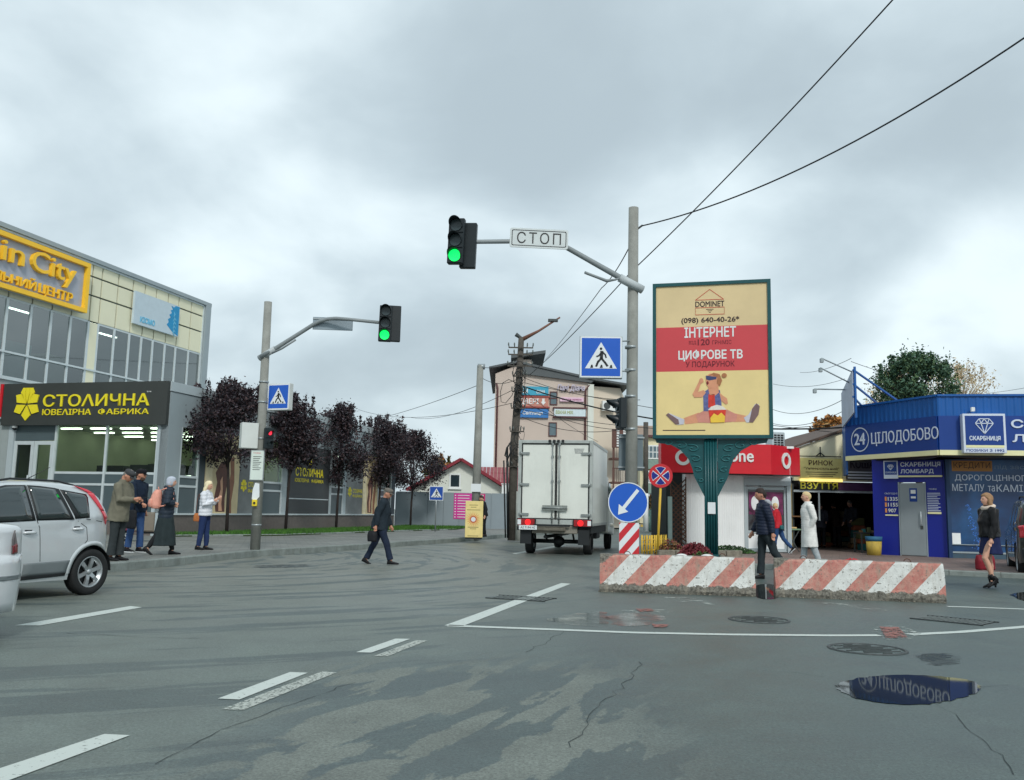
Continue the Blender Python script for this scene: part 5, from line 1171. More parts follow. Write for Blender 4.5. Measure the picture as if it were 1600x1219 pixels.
# ------------------------------------------------------------------ street-side: concrete barriers
def barrier_mat():
    m = bpy.data.materials.new('striped_barrier'); m.use_nodes = True; t = m.node_tree; b = t.nodes['Principled BSDF']; l = t.links.new
    tcn = nd(t, 'ShaderNodeTexCoord'); sp = nd(t, 'ShaderNodeSeparateXYZ'); l(tcn.outputs['Object'], sp.inputs[0])
    q = mth('SUBTRACT', sp.outputs[0], mth('MULTIPLY', sp.outputs[2], .95, tree=t), tree=t)
    fr = mth('FRACT', mth('ADD', mth('DIVIDE', q, .645, tree=t), 10.13, tree=t), tree=t)
    st = mth('GREATER_THAN', fr, .5, tree=t)
    nz = nd(t, 'ShaderNodeTexNoise', i_Scale=9.0, i_Detail=9.0, i_Roughness=.75); l(tcn.outputs['Object'], nz.inputs['Vector'])
    nz2 = nd(t, 'ShaderNodeTexNoise', i_Scale=26.0, i_Detail=6.0, i_Roughness=.7); l(tcn.outputs['Object'], nz2.inputs['Vector'])
    def mixc(f, a, c2, bl='MIX'):
        n = nd(t, 'ShaderNodeMix', data_type='RGBA', blend_type=bl)
        for i, v in ((0, f), (6, a), (7, c2)):
            if isinstance(v, (float, int, tuple)): n.inputs[i].default_value = v
            else: l(v, n.inputs[i])
        return n.outputs[2]
    c = mixc(st, (.68, .70, .67, 1), (.50, .17, .14, 1))
    r1 = nd(t, 'ShaderNodeMapRange', i_From_Min=.35, i_From_Max=.7, i_To_Min=.82, i_To_Max=1.1); l(nz.outputs[0], r1.inputs[0]); c = mixc(1.0, c, r1.outputs[0], 'MULTIPLY')
    faded = nd(t, 'ShaderNodeMapRange', i_From_Min=.40, i_From_Max=.66, i_To_Max=.75); l(nz.outputs[0], faded.inputs[0]); c = mixc(mth('MULTIPLY', faded.outputs[0], st, tree=t), c, (.52, .34, .27, 1))
    chip = nd(t, 'ShaderNodeMapRange', i_From_Min=.60, i_From_Max=.615); l(nz2.outputs[0], chip.inputs[0]); c = mixc(chip.outputs[0], c, (.16, .15, .13, 1))
    # broken painted face: bare concrete low down and round the top left corner
    e1 = mth('ADD', mth('MULTIPLY', mth('SUBTRACT', nz.outputs[0], .5, tree=t), .22, tree=t), .13, tree=t)
    bare = mth('LESS_THAN', sp.outputs[2], e1, tree=t)
    cn = nd(t, 'ShaderNodeValToRGB'); e = cn.color_ramp.elements; e[0].position = .35; e[0].color = (.045, .042, .034, 1); e[1].position = .7; e[1].color = (.26, .25, .21, 1); l(nz2.outputs[0], cn.inputs[0])
    c = mixc(bare, c, cn.outputs[0])
    corner = mth('LESS_THAN', mth('ADD', mth('ADD', sp.outputs[0], mth('MULTIPLY', mth('SUBTRACT', .57, sp.outputs[2], tree=t), 1.6, tree=t), tree=t), mth('MULTIPLY', nz.outputs[0], .5, tree=t), tree=t), .47, tree=t)
    c = mixc(corner, c, cn.outputs[0])
    geo = nd(t, 'ShaderNodeNewGeometry'); sn = nd(t, 'ShaderNodeSeparateXYZ'); l(geo.outputs['Normal'], sn.inputs[0])
    top = mth('GREATER_THAN', sn.outputs[2], .75, tree=t); c = mixc(mth('MULTIPLY', top, .75, tree=t), c, cn.outputs[0])
    mps = nd(t, 'ShaderNodeMapping'); mps.inputs['Scale'].default_value = (14, 14, 1.6); l(tcn.outputs['Object'], mps.inputs[0])
    stn = nd(t, 'ShaderNodeTexNoise', i_Scale=1.0, i_Detail=6.0); l(mps.outputs[0], stn.inputs['Vector'])
    srr = nd(t, 'ShaderNodeMapRange', i_From_Min=.5, i_From_Max=.75, i_To_Max=.55); l(stn.outputs[0], srr.inputs[0]); c = mixc(srr.outputs[0], c, (.30, .27, .21, 1))
    l(c, b.inputs['Base Color']); b.inputs['Roughness'].default_value = .8
    bp = nd(t, 'ShaderNodeBump', i_Strength=.6, i_Distance=.015); l(mth('ADD', nz2.outputs[0], mth('MULTIPLY', bare, .8, tree=t), tree=t), bp.inputs['Height']); l(bp.outputs[0], b.inputs['Normal'])
    return m
BARM = barrier_mat()
CONC = M('raw_concrete', (126, 122, 110), .9, var=.35, scale=8, bump=.8, bscale=25, dirt=.4)
def barrier(pa, pb, lab, seed, ragged):
    a = G(*pa); b = G(*pb); d = b - a; Lb = d.length; t_ = thing('concrete_barrier', lab, 'road barrier', (a.x, a.y, 0), math.atan2(d.y, d.x), 'striped concrete barriers')
    nx, prof = 48, [(-.0, .0), (-.012, .05), (.0, .10), (.02, .16), (.035, .28), (.05, .42), (.062, .54), (.075, .575), (.16, .582), (.27, .578), (.29, .55), (.33, .3), (.36, .1), (.37, 0)]
    V = []
    for i in range(nx + 1):
        x = Lb * i / nx
        for (y, z) in prof:
            s_ = Vector((x * 5 + seed, y * 7, z * 6)); nn = noise.noise(s_ * 1.3) * .5 + noise.noise(s_ * 3.1) * .3
            k = 1.0 if z < .14 else .14
            dz = -.035 * ragged * max(0, (x / Lb)) if z > .5 else 0
            V.append((x + (nn * .03 if i in (0, nx) else 0), y + nn * .05 * k, max(0, z + nn * .025 * (1 if 0 < z else 0)) + dz * 0))
    m_ = len(prof); F = [(i * m_ + j, (i + 1) * m_ + j, (i + 1) * m_ + j + 1, i * m_ + j + 1) for i in range(nx) for j in range(m_ - 1)]
    F += [list(range(m_))[::-1], [nx * m_ + j for j in range(m_)]]
    MB().add(V, F).build('barrier_block', BARM, t_)
    for xx in (Lb * .18, Lb * .8):
        pts = [(xx + .05 * math.cos(q), .17, .575 + .05 * math.sin(q)) for q in [math.pi * k / 8 for k in range(9)]]; MB().tube(pts, .006, 6).build('lifting_loop', M('rust', (92, 60, 44), .8, var=.3), t_)
    # crumbled lip at the foot
    rr = random.Random(seed); m = MB()
    for k in range(70):
        x = rr.uniform(-.02, Lb); s_ = rr.uniform(.006, .02); m.ball((x, rr.uniform(-.05, .03), s_ * .5), s_, s_ * rr.uniform(.6, 1), s_ * .7, 5, 4)
    o = m.build('crumbled_rubble', CONC, t_); o['kind'] = 'stuff'
    return t_
barrier((937, 925), (1181, 932.5), 'left striped concrete barrier, its upper left corner worn to bare concrete', 3, 0)
barrier((1212, 933), (1479, 943), 'right striped concrete barrier in front of the market entrance', 17, 1)

# ------------------------------------------------------------------ round sign on striped panel
PLAN = M('blue_sign_face', (18, 88, 190), .3, var=.05, scale=2, spec=.5); SGW = M('white_sign_face', (222, 228, 230), .35, var=.03); SRED = M('red_sign_face', (196, 44, 52), .35, var=.05); GALV = M('galvanised', (160, 168, 170), .4, metal=.5, var=.1)
def disc(m, cx, cz, r, y0, y1, n=36, r0=0):
    if r0 == 0: m.prism([(cx + r * math.cos(2 * math.pi * k / n), cz + r * math.sin(2 * math.pi * k / n)) for k in range(n)], y0, y1)
    else:
        v = [(cx + q * math.cos(2 * math.pi * k / n), y, cz + q * math.sin(2 * math.pi * k / n)) for y in (y0, y1) for q in (r, r0) for k in range(n)]
        f = []
        for k in range(n):
            j = (k + 1) % n; f += [(k, j, n + j, n + k), (2 * n + k, 3 * n + k, 3 * n + j, 2 * n + j), (k, 2 * n + k, 2 * n + j, j), (n + k, n + j, 3 * n + j, 3 * n + k)]
        m.add(v, f)
    return m
bp0 = K(983, 15.7, 0); rsn = thing('keep_left_sign', 'round blue sign with a white arrow pointing down left above the barriers', 'road sign', bp0, R(-4))
cz = D(981, 785, 15.7).z; r = .345; dxs = D(981, 785, 15.7).x - bp0.x
disc(MB(), dxs, cz, r, -.06, -.045).build('plate', PLAN, rsn); disc(MB(), dxs, cz, r, -.066, -.0605, r0=r * .955).build('rim', SGW, rsn)
u = Vector((-.62, -.785)); pnt = Vector((-.62, -.785)).normalized(); per = Vector((-pnt.y, pnt.x)); c0 = Vector((dxs, cz))
def arr(s_, w): return c0 + pnt * s_ * r + per * w * r
A1 = [arr(-.80, .085), arr(.36, .085), arr(.36, .30), arr(.80, 0), arr(.36, -.30), arr(.36, -.085), arr(-.80, -.085)]
MB().prism([tuple(p) for p in A1[::-1]], -.066, -.0605).build('arrow', SGW, rsn)
MB().tube([(0, 0, 0), (dxs, 0, cz)], .03, 12).build('post', GALV, rsn)
dl = thing('delineator_panel', 'upright panel of red and white diagonal stripes under the round blue arrow sign', 'road sign', K(981.5, 15.75, 0) + Vector((0, -.1, 0)), 0)
zt_ = D(981, 817, 15.65).z; pw_ = .172
MB().box(-pw_, pw_, .0, .02, .12, zt_).build('plate', SGW, dl, bevel=.004)
for k in range(-3, 4):
    z0 = .12 + k * .30 + .0; pl = [(-pw_, z0), (pw_, z0 + .40), (pw_, z0 + .55), (-pw_, z0 + .15)]
    cl = []
    def clip(pl, lo, hi):
        for sgn, lim in ((1, lo), (-1, hi)):
            o_ = []
            for i in range(len(pl)):
                p, q = pl[i], pl[(i + 1) % len(pl)]; ip_, iq = sgn * (p[1] - lim) >= 0, sgn * (q[1] - lim) >= 0
                if ip_: o_.append(p)
                if ip_ != iq: tt = (lim - p[1]) / (q[1] - p[1]); o_.append((p[0] + (q[0] - p[0]) * tt, lim))
            pl = o_
            if len(pl) < 3: return []
        return pl
    pl = clip(pl, .12, zt_)
    if pl: MB().prism(pl, -.004, -.0005).build('stripe', SRED, dl, fix=False)
MB().box(-.16, .16, -.1, .16, 0, .1).build('base', BLACK, dl, bevel=.02)
# no stopping sign
ns0 = K(1027, 23.4, .11); ns = thing('no_stopping_sign', 'round red and dark blue crossed sign on a leaning yellow post', 'road sign', ns0, R(-8))
cz = D(1033, 750, 23.3).z; dx_ = D(1033, 750, 23.3).x - ns0.x; r = .31; NAV = M('navy_sign_face', (26, 40, 130), .35, var=.05)
disc(MB(), dx_, cz, r, -.05, -.035).build('plate', SRED, ns)
for k in range(4):
    a0 = math.radians(k * 90 + 14 - 0); a1_ = math.radians(k * 90 + 76); pl = [(dx_ + r * .12 * math.cos((a0 + a1_) / 2) * 1.3, cz + r * .12 * math.sin((a0 + a1_) / 2) * 1.3)] + [(dx_ + r * .74 * math.cos(a0 + (a1_ - a0) * j / 8), cz + r * .74 * math.sin(a0 + (a1_ - a0) * j / 8)) for j in range(9)]
    # quadrants sit top, right, bottom, left between the two red bars
    def rot45(p): x, z = p[0] - dx_, p[1] - cz; s_ = math.sqrt(.5); return (dx_ + x * s_ - z * s_, cz + x * s_ + z * s_)
    pl = [rot45(p) for p in pl]; cxm = sum(p[0] for p in pl) / len(pl); czm = sum(p[1] for p in pl) / len(pl)
    MB().prism([(cxm + (p[0] - cxm) * 1.14, czm + (p[1] - czm) * 1.14) for p in pl], -.054, -.0502).build('rim', SGW, ns); MB().prism([(cxm + (p[0] - cxm) * .96, czm + (p[1] - czm) * .96) for p in pl], -.058, -.0545).build('quadrant', NAV, ns)
YP = M('yellow_post_paint', (216, 178, 60), .55, var=.15, scale=4)
MB().tube([(0, 0, 0), (dx_ + .02, 0, cz + .1)], .032, 12).build('post', YP, ns)
# little yellow fence
yf = thing('yellow_fence', 'low fence of yellow posts between the striped panel and the planters', 'fence', K(1003, 24.2, .11), math.atan2(2.0, 1.0))
for k in range(11): MB().tube([(k * .22, 0, 0), (k * .22, 0, .52)], .024, 8).build('post', YP, yf)
MB().bar((0, 0, .40), (2.3, 0, .40), .03, .03).bar((0, 0, .12), (2.3, 0, .12), .03, .03).build('rail', YP, yf)
yf2 = thing('yellow_barrier_posts', 'second run of yellow posts facing the road beside the leaning sign post', 'fence', K(1003, 24.3, .11), R(5))
for k in range(6): MB().tube([(k * .13, 0, 0), (k * .13, 0, .54)], .02, 8).build('post', YP, yf2)
MB().bar((0, .03, .3), (.7, .03, .3), .02, .025).build('rail', YP, yf2)
wp = thing('pale_post', 'pale green post standing left of the lattice screen', 'post', K(1047, 27.2, .11), 0)
MB().box(-.06, .06, -.05, .05, 0, D(1047, 776, 27.2).z - .11).build('post', M('pale_green_paint', (150, 172, 166), .6, var=.1), wp, bevel=.008)
# ------------------------------------------------------------------ citylight hoarding on ornate teal column
TL = M('teal_cast_paint', (20, 78, 82), .4, var=.12, scale=5); TL2 = M('teal_highlight', (40, 104, 108), .35, var=.1)
cb0 = K(1112, 23.6, .11); cl = thing('advertising_hoarding', 'tall internet advert in a teal frame on an ornate teal column', 'billboard', cb0, A15)
cwl = Wall(cb0.x, cb0.y, A15)
x0, z_ = cwl.px(1021, 565); x1 = cwl.px(1206, 562)[0]; zb5 = cwl.px(1112, 686)[1] - .11; zt5 = cwl.px(1112, 442.5)[1] - .11
FRW = .09
fb = MB().box(x0, x0 + FRW, -.2, .12, zb5, zt5).box(x1 - FRW, x1, -.2, .12, zb5, zt5).box(x0 + FRW + .001, x1 - FRW - .001, -.2, .12, zt5 - FRW, zt5).box(x0 + FRW + .001, x1 - FRW - .001, -.2, .12, zb5, zb5 + FRW).build('frame', TL, cl)
PB = M('poster_sand', (218, 196, 150), .6, var=.06, scale=1.2); PB2 = M('poster_yellow', (230, 208, 146), .6, var=.08, scale=.8); PR = M('poster_red', (202, 72, 78), .6, var=.05, scale=1)
a, b, c, d = x0 + FRW, x1 - FRW, zb5 + FRW, zt5 - FRW; Wp, Hp = b - a, d - c
def PX(u): return a + u * Wp
def PZ(v): return d - v * Hp
ps_ = box(cl, 'poster', a, b, -.16, .08, c, d, PB)
MB().box(a + .004, b - .004, -.163, -.1605, PZ(.578), PZ(.28)).build('red_band', PR, ps_); MB().box(a + .004, b - .004, -.163, -.1605, c + .004, PZ(.5785)).build('picture_ground', PB2, ps_)
RDK = M('print_red_line', (190, 90, 70), .6, var=0); PDK = M('print_dark', (60, 44, 46), .6, var=0); PMR = M('print_maroon', (110, 30, 44), .6, var=0)
yp = -.1635
m = MB(); lw_ = .018
for p, q in (((.36, .10), (.49, .03)), ((.49, .03), (.615, .10)), ((.615, .10), (.36, .10)), ((.36, .153), (.62, .153)), ((.62, .153), (.62, .2)), ((.62, .2), (.36, .2)), ((.36, .2), (.36, .153))): m.bar((PX(p[0]), yp, PZ(p[1])), (PX(q[0]), yp, PZ(q[1])), .004, lw_)
m.build('logo_outline', RDK, ps_)
m = MB()
for k, w in enumerate((.05, .03, .012)): m.box(PX(.49) - w * 2, PX(.49) + w * 2, yp - .002, yp + .002, PZ(.165 + k * .01) - .007, PZ(.165 + k * .01) + .007)
m.build('logo_mark', PDK, ps_)
for s_, u0, u1, v0, v1, mt, bo in (('DOMINET', .36, .62, .147, .11, PDK, .015), ('(098) 640-40-26*', .233, .75, .263, .218, PDK, .02), ('ІНТЕРНЕТ', .26, .72, .352, .285, WHITE, .022), ('ВІД', .30, .365, .402, .375, PMR, .0), ('120', .38, .485, .405, .366, PMR, .02), ('ГРН/МІС', .51, .68, .402, .375, PMR, .0), ('ЦИФРОВЕ ТВ', .205, .775, .51, .437, WHITE, .022), ('У ПОДАРУНОК', .27, .705, .558, .513, PMR, .01)):
    T(ps_, s_, PX(u0), PX(u1), PZ(v0), PZ(v1), yp, mt, .004, bo)
MB().box(PX(.06), PX(.44), yp - .003, yp, PZ(.972), PZ(.966)).build('small_print', PDK, ps_)
SK = M('print_skin', (214, 150, 116), .6, var=.12, scale=6); DEN = M('print_denim', (92, 100, 148), .6, var=.35, scale=14); PNT = M('print_shorts', (206, 140, 124), .6, var=.12, scale=6); SOLE = M('print_sole', (120, 96, 96), .6, var=.1); SHOE = M('print_shoe', (196, 196, 206), .6, var=.1); HR = M('print_hair', (168, 112, 74), .6, var=.25, scale=14); POP = M('print_popcorn', (226, 220, 208), .6, var=.1, scale=20); BKT = M('print_bucket', (206, 60, 44), .6, var=.3, scale=8); BKY = M('print_bucket_yellow', (236, 196, 70), .6, var=.1)
def pic(pts, mt, ly, name='picture_shape'):
    MB().prism([(PX((x - 105) / 780), PZ((y - 112) / 1022)) for x, y in pts], yp - .001 - ly * .003, yp - .001 - ly * .003 + .0025).build(name, mt, ps_)
def ell(cx, cy, rx, ry, n=18, a0=0): return [(cx + rx * math.cos(2 * math.pi * k / n), cy + ry * math.sin(2 * math.pi * k / n)) for k in range(n)]
pic([(300, 1020), (400, 985), (480, 985), (485, 1050), (400, 1052), (310, 1062)], SK, 1); pic([(590, 975), (650, 990), (740, 1010), (745, 1045), (650, 1048), (585, 1035)], SK, 1)
pic([(385, 1000), (450, 965), (600, 965), (670, 1000), (660, 1045), (520, 1055), (400, 1050)], PNT, 2)
pic([(176, 1000), (195, 985), (305, 1030), (300, 1062), (255, 1066)], SHOE, 3); pic([(174, 998), (190, 985), (262, 1030), (268, 1062), (240, 1062)], SOLE, 4)
pic([(712, 1020), (745, 1000), (790, 930), (815, 930), (815, 975), (770, 1050), (730, 1052)], SHOE, 3); pic([(748, 1050), (770, 960), (800, 925), (822, 945), (812, 1000), (775, 1052)], SOLE, 4)
pic([(436, 850), (470, 826), (530, 822), (552, 836), (562, 930), (560, 975), (438, 975)], DEN, 3); pic([(472, 860), (515, 860), (520, 950), (470, 950)], BKT, 4)
pic([(362, 860), (375, 835), (412, 765), (432, 758), (440, 775), (420, 790), (400, 845), (440, 832), (455, 850), (430, 880), (375, 882)], SK, 4); pic(ell(424, 768, 14, 17), SK, 5)
pic([(548, 850), (570, 870), (600, 890), (606, 925), (590, 930), (560, 905)], SK, 4); pic([(470, 815), (540, 800), (545, 850), (520, 870), (480, 865)], SK, 4)
pic([(458, 740), (480, 722), (540, 722), (560, 755), (548, 800), (520, 818), (480, 820), (462, 800), (455, 770)], SK, 5); pic([(470, 738), (510, 716), (552, 728), (568, 770), (552, 808), (530, 790), (536, 750), (500, 734)], HR, 6); pic(ell(583, 736, 18, 16), HR, 6)
pic([(456, 735), (530, 745), (528, 760), (480, 768), (458, 760)], M('print_glasses', (60, 70, 110), .6, var=.1), 7); pic(ell(467, 785, 8, 12), M('print_mouth', (120, 30, 36), .6, var=0), 6)
pic([(472, 965), (592, 965), (583, 1048), (484, 1050)], BKT, 6); pic([(484, 1020), (510, 990), (535, 1005), (560, 985), (586, 1010), (582, 1050), (486, 1052)], BKY, 7); pic([(468, 968), (490, 945), (530, 932), (575, 945), (596, 966)], POP, 7)
# column and brackets
cw0, cw1 = cwl.px(1101, 790)[0], cwl.px(1122, 790)[0]; cm_ = (cw0 + cw1) / 2; hwc = (cw1 - cw0) / 2
m = MB()
for k in range(5):
    xx = cw0 + (k + .5) * (cw1 - cw0) / 5; rd = (cw1 - cw0) / 10 * .98; m.tube([(xx, -.08, .1), (xx, -.08, zb5 - .01)], rd, 10)
m.box(cw0 + .02, cw1 - .02, -.08, .06, 0.05, zb5 - .01).box(cw0 - .05, cw1 + .05, -.16, .12, -.05, .1).build('column', TL, cl)
zq_ = lambda v: cwl.px(1112, v)[1] - .11
for sg_ in (-1, 1):
    ed = cw0 if sg_ < 0 else cw1
    prof = [(0, 686.5), (76, 686.5), (74, 692), (52, 695), (36, 704), (24, 718), (18, 734), (16, 744), (8, 760), (0, 776)]
    bm_ = [(ed + sg_ * q / 1400 * 23.6, zq_(v) - (.002 if v < 687 else 0)) for q, v in prof]
    MB().prism(bm_, -.05, .03).build('bracket', TL, cl)
    for (q, v, s_) in ((56, 691, .16), (36, 695, .2), (18, 700, .2), (14, 716, .18), (10, 733, .14), (6, 750, .1)):
        cx, cz = ed + sg_ * q / 59.3, zq_(v) - .02; pts = [(cx + sg_ * s_ * (1 - k / 16) * math.cos(k * .5 + 1), -.062, cz + s_ * .55 * (1 - k / 16) * math.sin(k * .5 + 1)) for k in range(15)]; MB().tube(pts, .016, 6).build('scroll', TL2, cl)
pn = thing('taped_notice', 'white paper notice taped to the teal column', 'notice', cb0, A15)
q = cwl.rect(1106, 785, 1118, 803, -.15); MB().box(q[0], q[1], -.152, -.148, q[2] - .11, q[3] - .11).build('paper', SGW, pn)
# ------------------------------------------------------------------ signal poles
CPOLE = M('concrete_pole', (140, 142, 136), .85, var=.18, scale=3, bump=.3, dirt=.25)
ARM = M('arm_grey_paint', (132, 140, 142), .45, var=.1, scale=4)
HOUS = M('signal_housing', (24, 34, 38), .4, var=.1); LENS = M('dark_lens', (52, 66, 70), .25, var=.1); GRN = M('green_lens', (10, 235, 90), .4, var=0, emit=1.5); RDL = M('red_lens', (240, 50, 70), .4, var=0, emit=1.2)
def signal(name, lab, p, rz, n=3, lit=2, r=.115, group=None, tilt=0, hcol=HOUS):
    t_ = thing(name, lab, 'traffic light', p, rz, group); h = .3 * n; t_.rotation_euler = (0, tilt, rz)
    MB().box(-.155, .155, 0, .13, -h / 2, h / 2).build('housing', hcol, t_, bevel=.015)
    for k in range(n):
        z = h / 2 - .15 - .3 * k; on = (k == lit)
        MB().box(-.145, .145, -.02, -.001, z - .14, z + .14).build('door', hcol, t_, bevel=.008)
        l_ = MB(); l_.tube([(0, -.045, z), (0, -.021, z)], r, 24); l_.build('lens', (GRN if k == n - 1 else RDL) if on else LENS, t_)
        N = 18; R_ = r + .015; v = []
        for i in range(N + 1):
            a = math.radians(-20 + 220 * i / N); c_, s_ = math.cos(a), math.sin(a); dep = .06 + .16 * max(0, s_) ** .6
            v += [(R_ * c_, -.021, z + R_ * s_), (R_ * c_, -.021 - dep, z + R_ * s_ + .0), ((R_ - .006) * c_, -.021 - dep, z + (R_ - .006) * s_), ((R_ - .006) * c_, -.021, z + (R_ - .006) * s_)]
        f = []
        for i in range(N): a = i * 4; b = a + 4; f += [(a, a + 1, b + 1, b), (a + 1, a + 2, b + 2, b + 1), (a + 2, a + 3, b + 3, b + 2)]
        MB().add(v, f, 0, True).build('visor', hcol, t_)
    return t_
def crossing_face(t_, x0, x1, z0, z1, y, blue=PLAN, rim=True):
    w = x1 - x0; h = z1 - z0; m = .04 * w
    box(t_, 'blue_field', x0 + m, x1 - m, y - .004, y - .0005, z0 + m, z1 - m, blue)
    def q(a, b): return (x0 + w * a, z0 + h * b)
    MB().prism([q(.12, .22), q(.88, .22), q(.5, .86)], y - .008, y - .0045).build('triangle', SGW, t_)
    y1, y2 = y - .012, y - .0085
    def bar(nm, pts, wd):
        m_ = MB()
        for a, b in zip(pts[:-1], pts[1:]):
            a = Vector(q(*a)); b = Vector(q(*b)); d = (b - a).normalized(); n_ = Vector((-d.y, d.x)) * wd * w / 2; e_ = d * wd * w * .35
            m_.prism([tuple(a - n_ - e_), tuple(b - n_ + e_), tuple(b + n_ + e_), tuple(a + n_ - e_)], y1, y2); y_ = 0
        return m_.build(nm, BLACK, t_)
    MB().prism([(q(.5, .70)[0] + .032 * w * math.cos(k * math.pi / 6), q(.5, .70)[1] + .032 * w * math.sin(k * math.pi / 6)) for k in range(12)], y1, y2).build('figure_head', BLACK, t_)
    bar('figure_body', [(.52, .62), (.51, .47)], .075); bar('figure_leg', [(.51, .47), (.43, .38), (.39, .28)], .05); bar('figure_leg', [(.52, .46), (.6, .36), (.65, .29)], .05)
    bar('figure_arm', [(.53, .62), (.6, .56), (.62, .49)], .035); bar('figure_arm', [(.5, .6), (.45, .53), (.40, .51)], .035)
    for a in (.24, .47, .7): MB().prism([q(a, .235), q(a + .075, .235), q(a + .06, .31), q(a + .03, .31)], y1, y2).build('crossing_bar', BLACK, t_)
def clampband(t_, z, r, y=0): MB().tube([(0, 0, z - .025), (0, 0, z + .025)], r, 16).build('clamp', GALV, t_)
# right pole
RY = 17.5; rp0 = K(985, RY, 0); rtop = D(990, 325, RY)
def pole(name, lab, p, top, r0, r1, cat='pole', mat=CPOLE, n=20):
    t_ = thing(name, lab, cat, p, 0); MB().tube([(0, 0, -.1), tuple(top - p)], [r0, r1], n).build('shaft', mat, t_); return t_
rpole = pole('signal_pole', 'tall concrete pole right of the truck carrying the stop plate and traffic lights', rp0, rtop, .125, .1)
o = rp0
def rel(u, v, y): p = D(u, v, y) - o; return tuple(p)
MB().tube([rel(1004, 453, RY - .05), rel(985, 443, RY - .12), rel(968, 434, RY - .15)], .085, 14).build('arm_sleeve', M('sleeve_white', (178, 186, 188), .5, var=.1), rpole)
MB().tube([rel(1003, 452.6, RY - .06), rel(985, 443, RY - .12), rel(930, 412, RY - .25), rel(893, 391, RY - .35), rel(880, 384, RY - .38), rel(866, 379.5, RY - .4), rel(850, 376.5, RY - .43), rel(740, 378, RY - .6), rel(728, 379, RY - .62)], [.06, .06, .055, .052, .05, .05, .048, .042, .042], 12).build('arm', ARM, rpole)
MB().tube([rel(914, 426, RY - .5), rel(935, 434, RY - .35), rel(948, 439, RY - .3), rel(962, 437, RY - .25), rel(970, 434, RY - .2)], [.03, .03, .035, .02, .02], 8).build('floodlight_bracket', ARM, rpole)
for v in (543, 579, 620, 671): p = D(987, v, RY); clampband(rpole, p.z, .125)
for v in (533, 580): MB().tube([rel(985, v, RY - .05), rel(968, v, RY - .3)], .015, 8).build('sign_bracket', GALV, rpole)
pc = D(842, 374, RY - .5); stp = thing('stop_line_plate', 'white plate with black stop lettering on the right signal arm', 'road sign', pc, R(2)); stp.rotation_euler = (0, R(1.0), R(2))
w, h = .57, .195
def rrect(w, h, r, n=5): return [(sx * (w - r) + r * math.cos(a), sz * (h - r) + r * math.sin(a)) for sx, sz, a0 in ((1, 1, 0), (-1, 1, 90), (-1, -1, 180), (1, -1, 270)) for a in [math.radians(a0 + 90 * k / n) for k in range(n + 1)]]
MB().prism(rrect(w, h, .04), -.05, -.03).build('plate', M('plate_white', (200, 208, 208), .4, var=.05), stp)
m = MB(); A_o = rrect(w - .035, h - .035, .03); A_i = rrect(w - .05, h - .05, .025); n = len(A_o)
m.add([(x, -.052, z) for x, z in A_o] + [(x, -.052, z) for x, z in A_i], [(k, (k + 1) % n, n + (k + 1) % n, n + k) for k in range(n)]); m.build('border', BLACK, stp)
T(stp, 'СТОП', -.43, .43, -.11, .12, -.051, BLACK, .003, -.006, spacing=1.25)
for x in (-.3, .3): MB().box(x - .02, x + .02, -.029, .06, -.1, .1).build('bracket', GALV, stp)
signal('overhead_traffic_light', 'overhead traffic light lit green at the end of the right signal arm, facing the road', D(712, 376, 16.7), R(-10), tilt=R(1.5), group=None)
t_ = signal('rear_traffic_light', 'traffic light facing away, back to back with the green one on the right arm', D(733, 386, 16.95), R(172), lit=9, tilt=R(-1.5))
signal('side_traffic_light', 'black traffic light seen from the side halfway up the right concrete pole', D(966, 646, 17.3), R(-82), n=2, lit=9, r=.10, tilt=0)
c1 = thing('crossing_sign', 'large blue crossing sign box on brackets left of the right concrete pole', 'road sign', D(939, 558, RY - .35), R(-3))
sz = .83 / 2; MB().box(-sz, sz, 0, .14, -sz, sz).build('case', M('sign_case', (176, 184, 184), .4, var=.08), c1, bevel=.01)
MB().prism(rrect(sz - .012, sz - .012, .03), -.004, -.0005).build('face', SGW, c1); crossing_face(c1, -sz + .01, sz - .01, -sz + .01, sz - .01, -.004)
gb_ = thing('grey_sign_back', 'grey panel seen from behind, strapped to the right concrete pole', 'road sign', D(986, 707, RY + .2), 0)
MB().box(-.24, .24, 0, .04, -.36, .36).build('panel', M('panel_back', (104, 118, 124), .5, var=.08), gb_, bevel=.01); MB().box(-.26, .26, -.03, -.002, .28, .31).box(-.26, .26, -.03, -.002, -.31, -.28).build('rail', GALV, gb_)
# left pole
LY = 22.0; lp0 = K(398.5, LY, .15); lpole = pole('signal_pole', 'concrete pole on the left pavement with the curved signal arm and notices', lp0, D(419, 472, LY), .12, .095)
o = lp0
MB().tube([rel(405, 560, LY - .02), rel(430, 545, LY - .15)], .075, 14).build('arm_sleeve', MATS['sleeve_white'], lpole)
pts = [(407, 558), (430, 545), (460, 526), (490, 507), (500, 502), (512, 498.5), (525, 497.5), (545, 499), (592, 504)]
MB().tube([rel(u, v, LY - .1 - i * .05) for i, (u, v) in enumerate(pts)], [.055, .055, .05, .05, .048, .046, .045, .042, .04], 12).build('arm', ARM, lpole)
MB().tube([rel(425, 552, LY - .3), rel(440, 545, LY - .4), rel(462, 531, LY - .5)], .025, 8).build('floodlight_bracket', ARM, lpole)
bp2 = thing('stop_plate_back', 'stop plate seen from behind through the curved left arm', 'road sign', D(520, 506, LY - .2), R(4))
MB().box(-.49, .49, 0, .02, -.16, .16).build('plate', M('plate_back', (134, 148, 156), .45, metal=.3, var=.08), bp2, bevel=.01); MB().box(-.49, .49, -.02, -.002, .1, .13).build('rail', GALV, bp2)
signal('overhead_traffic_light', 'overhead traffic light lit green at the tip of the left curved arm', D(602, 505, 21.6), R(4), tilt=R(1))
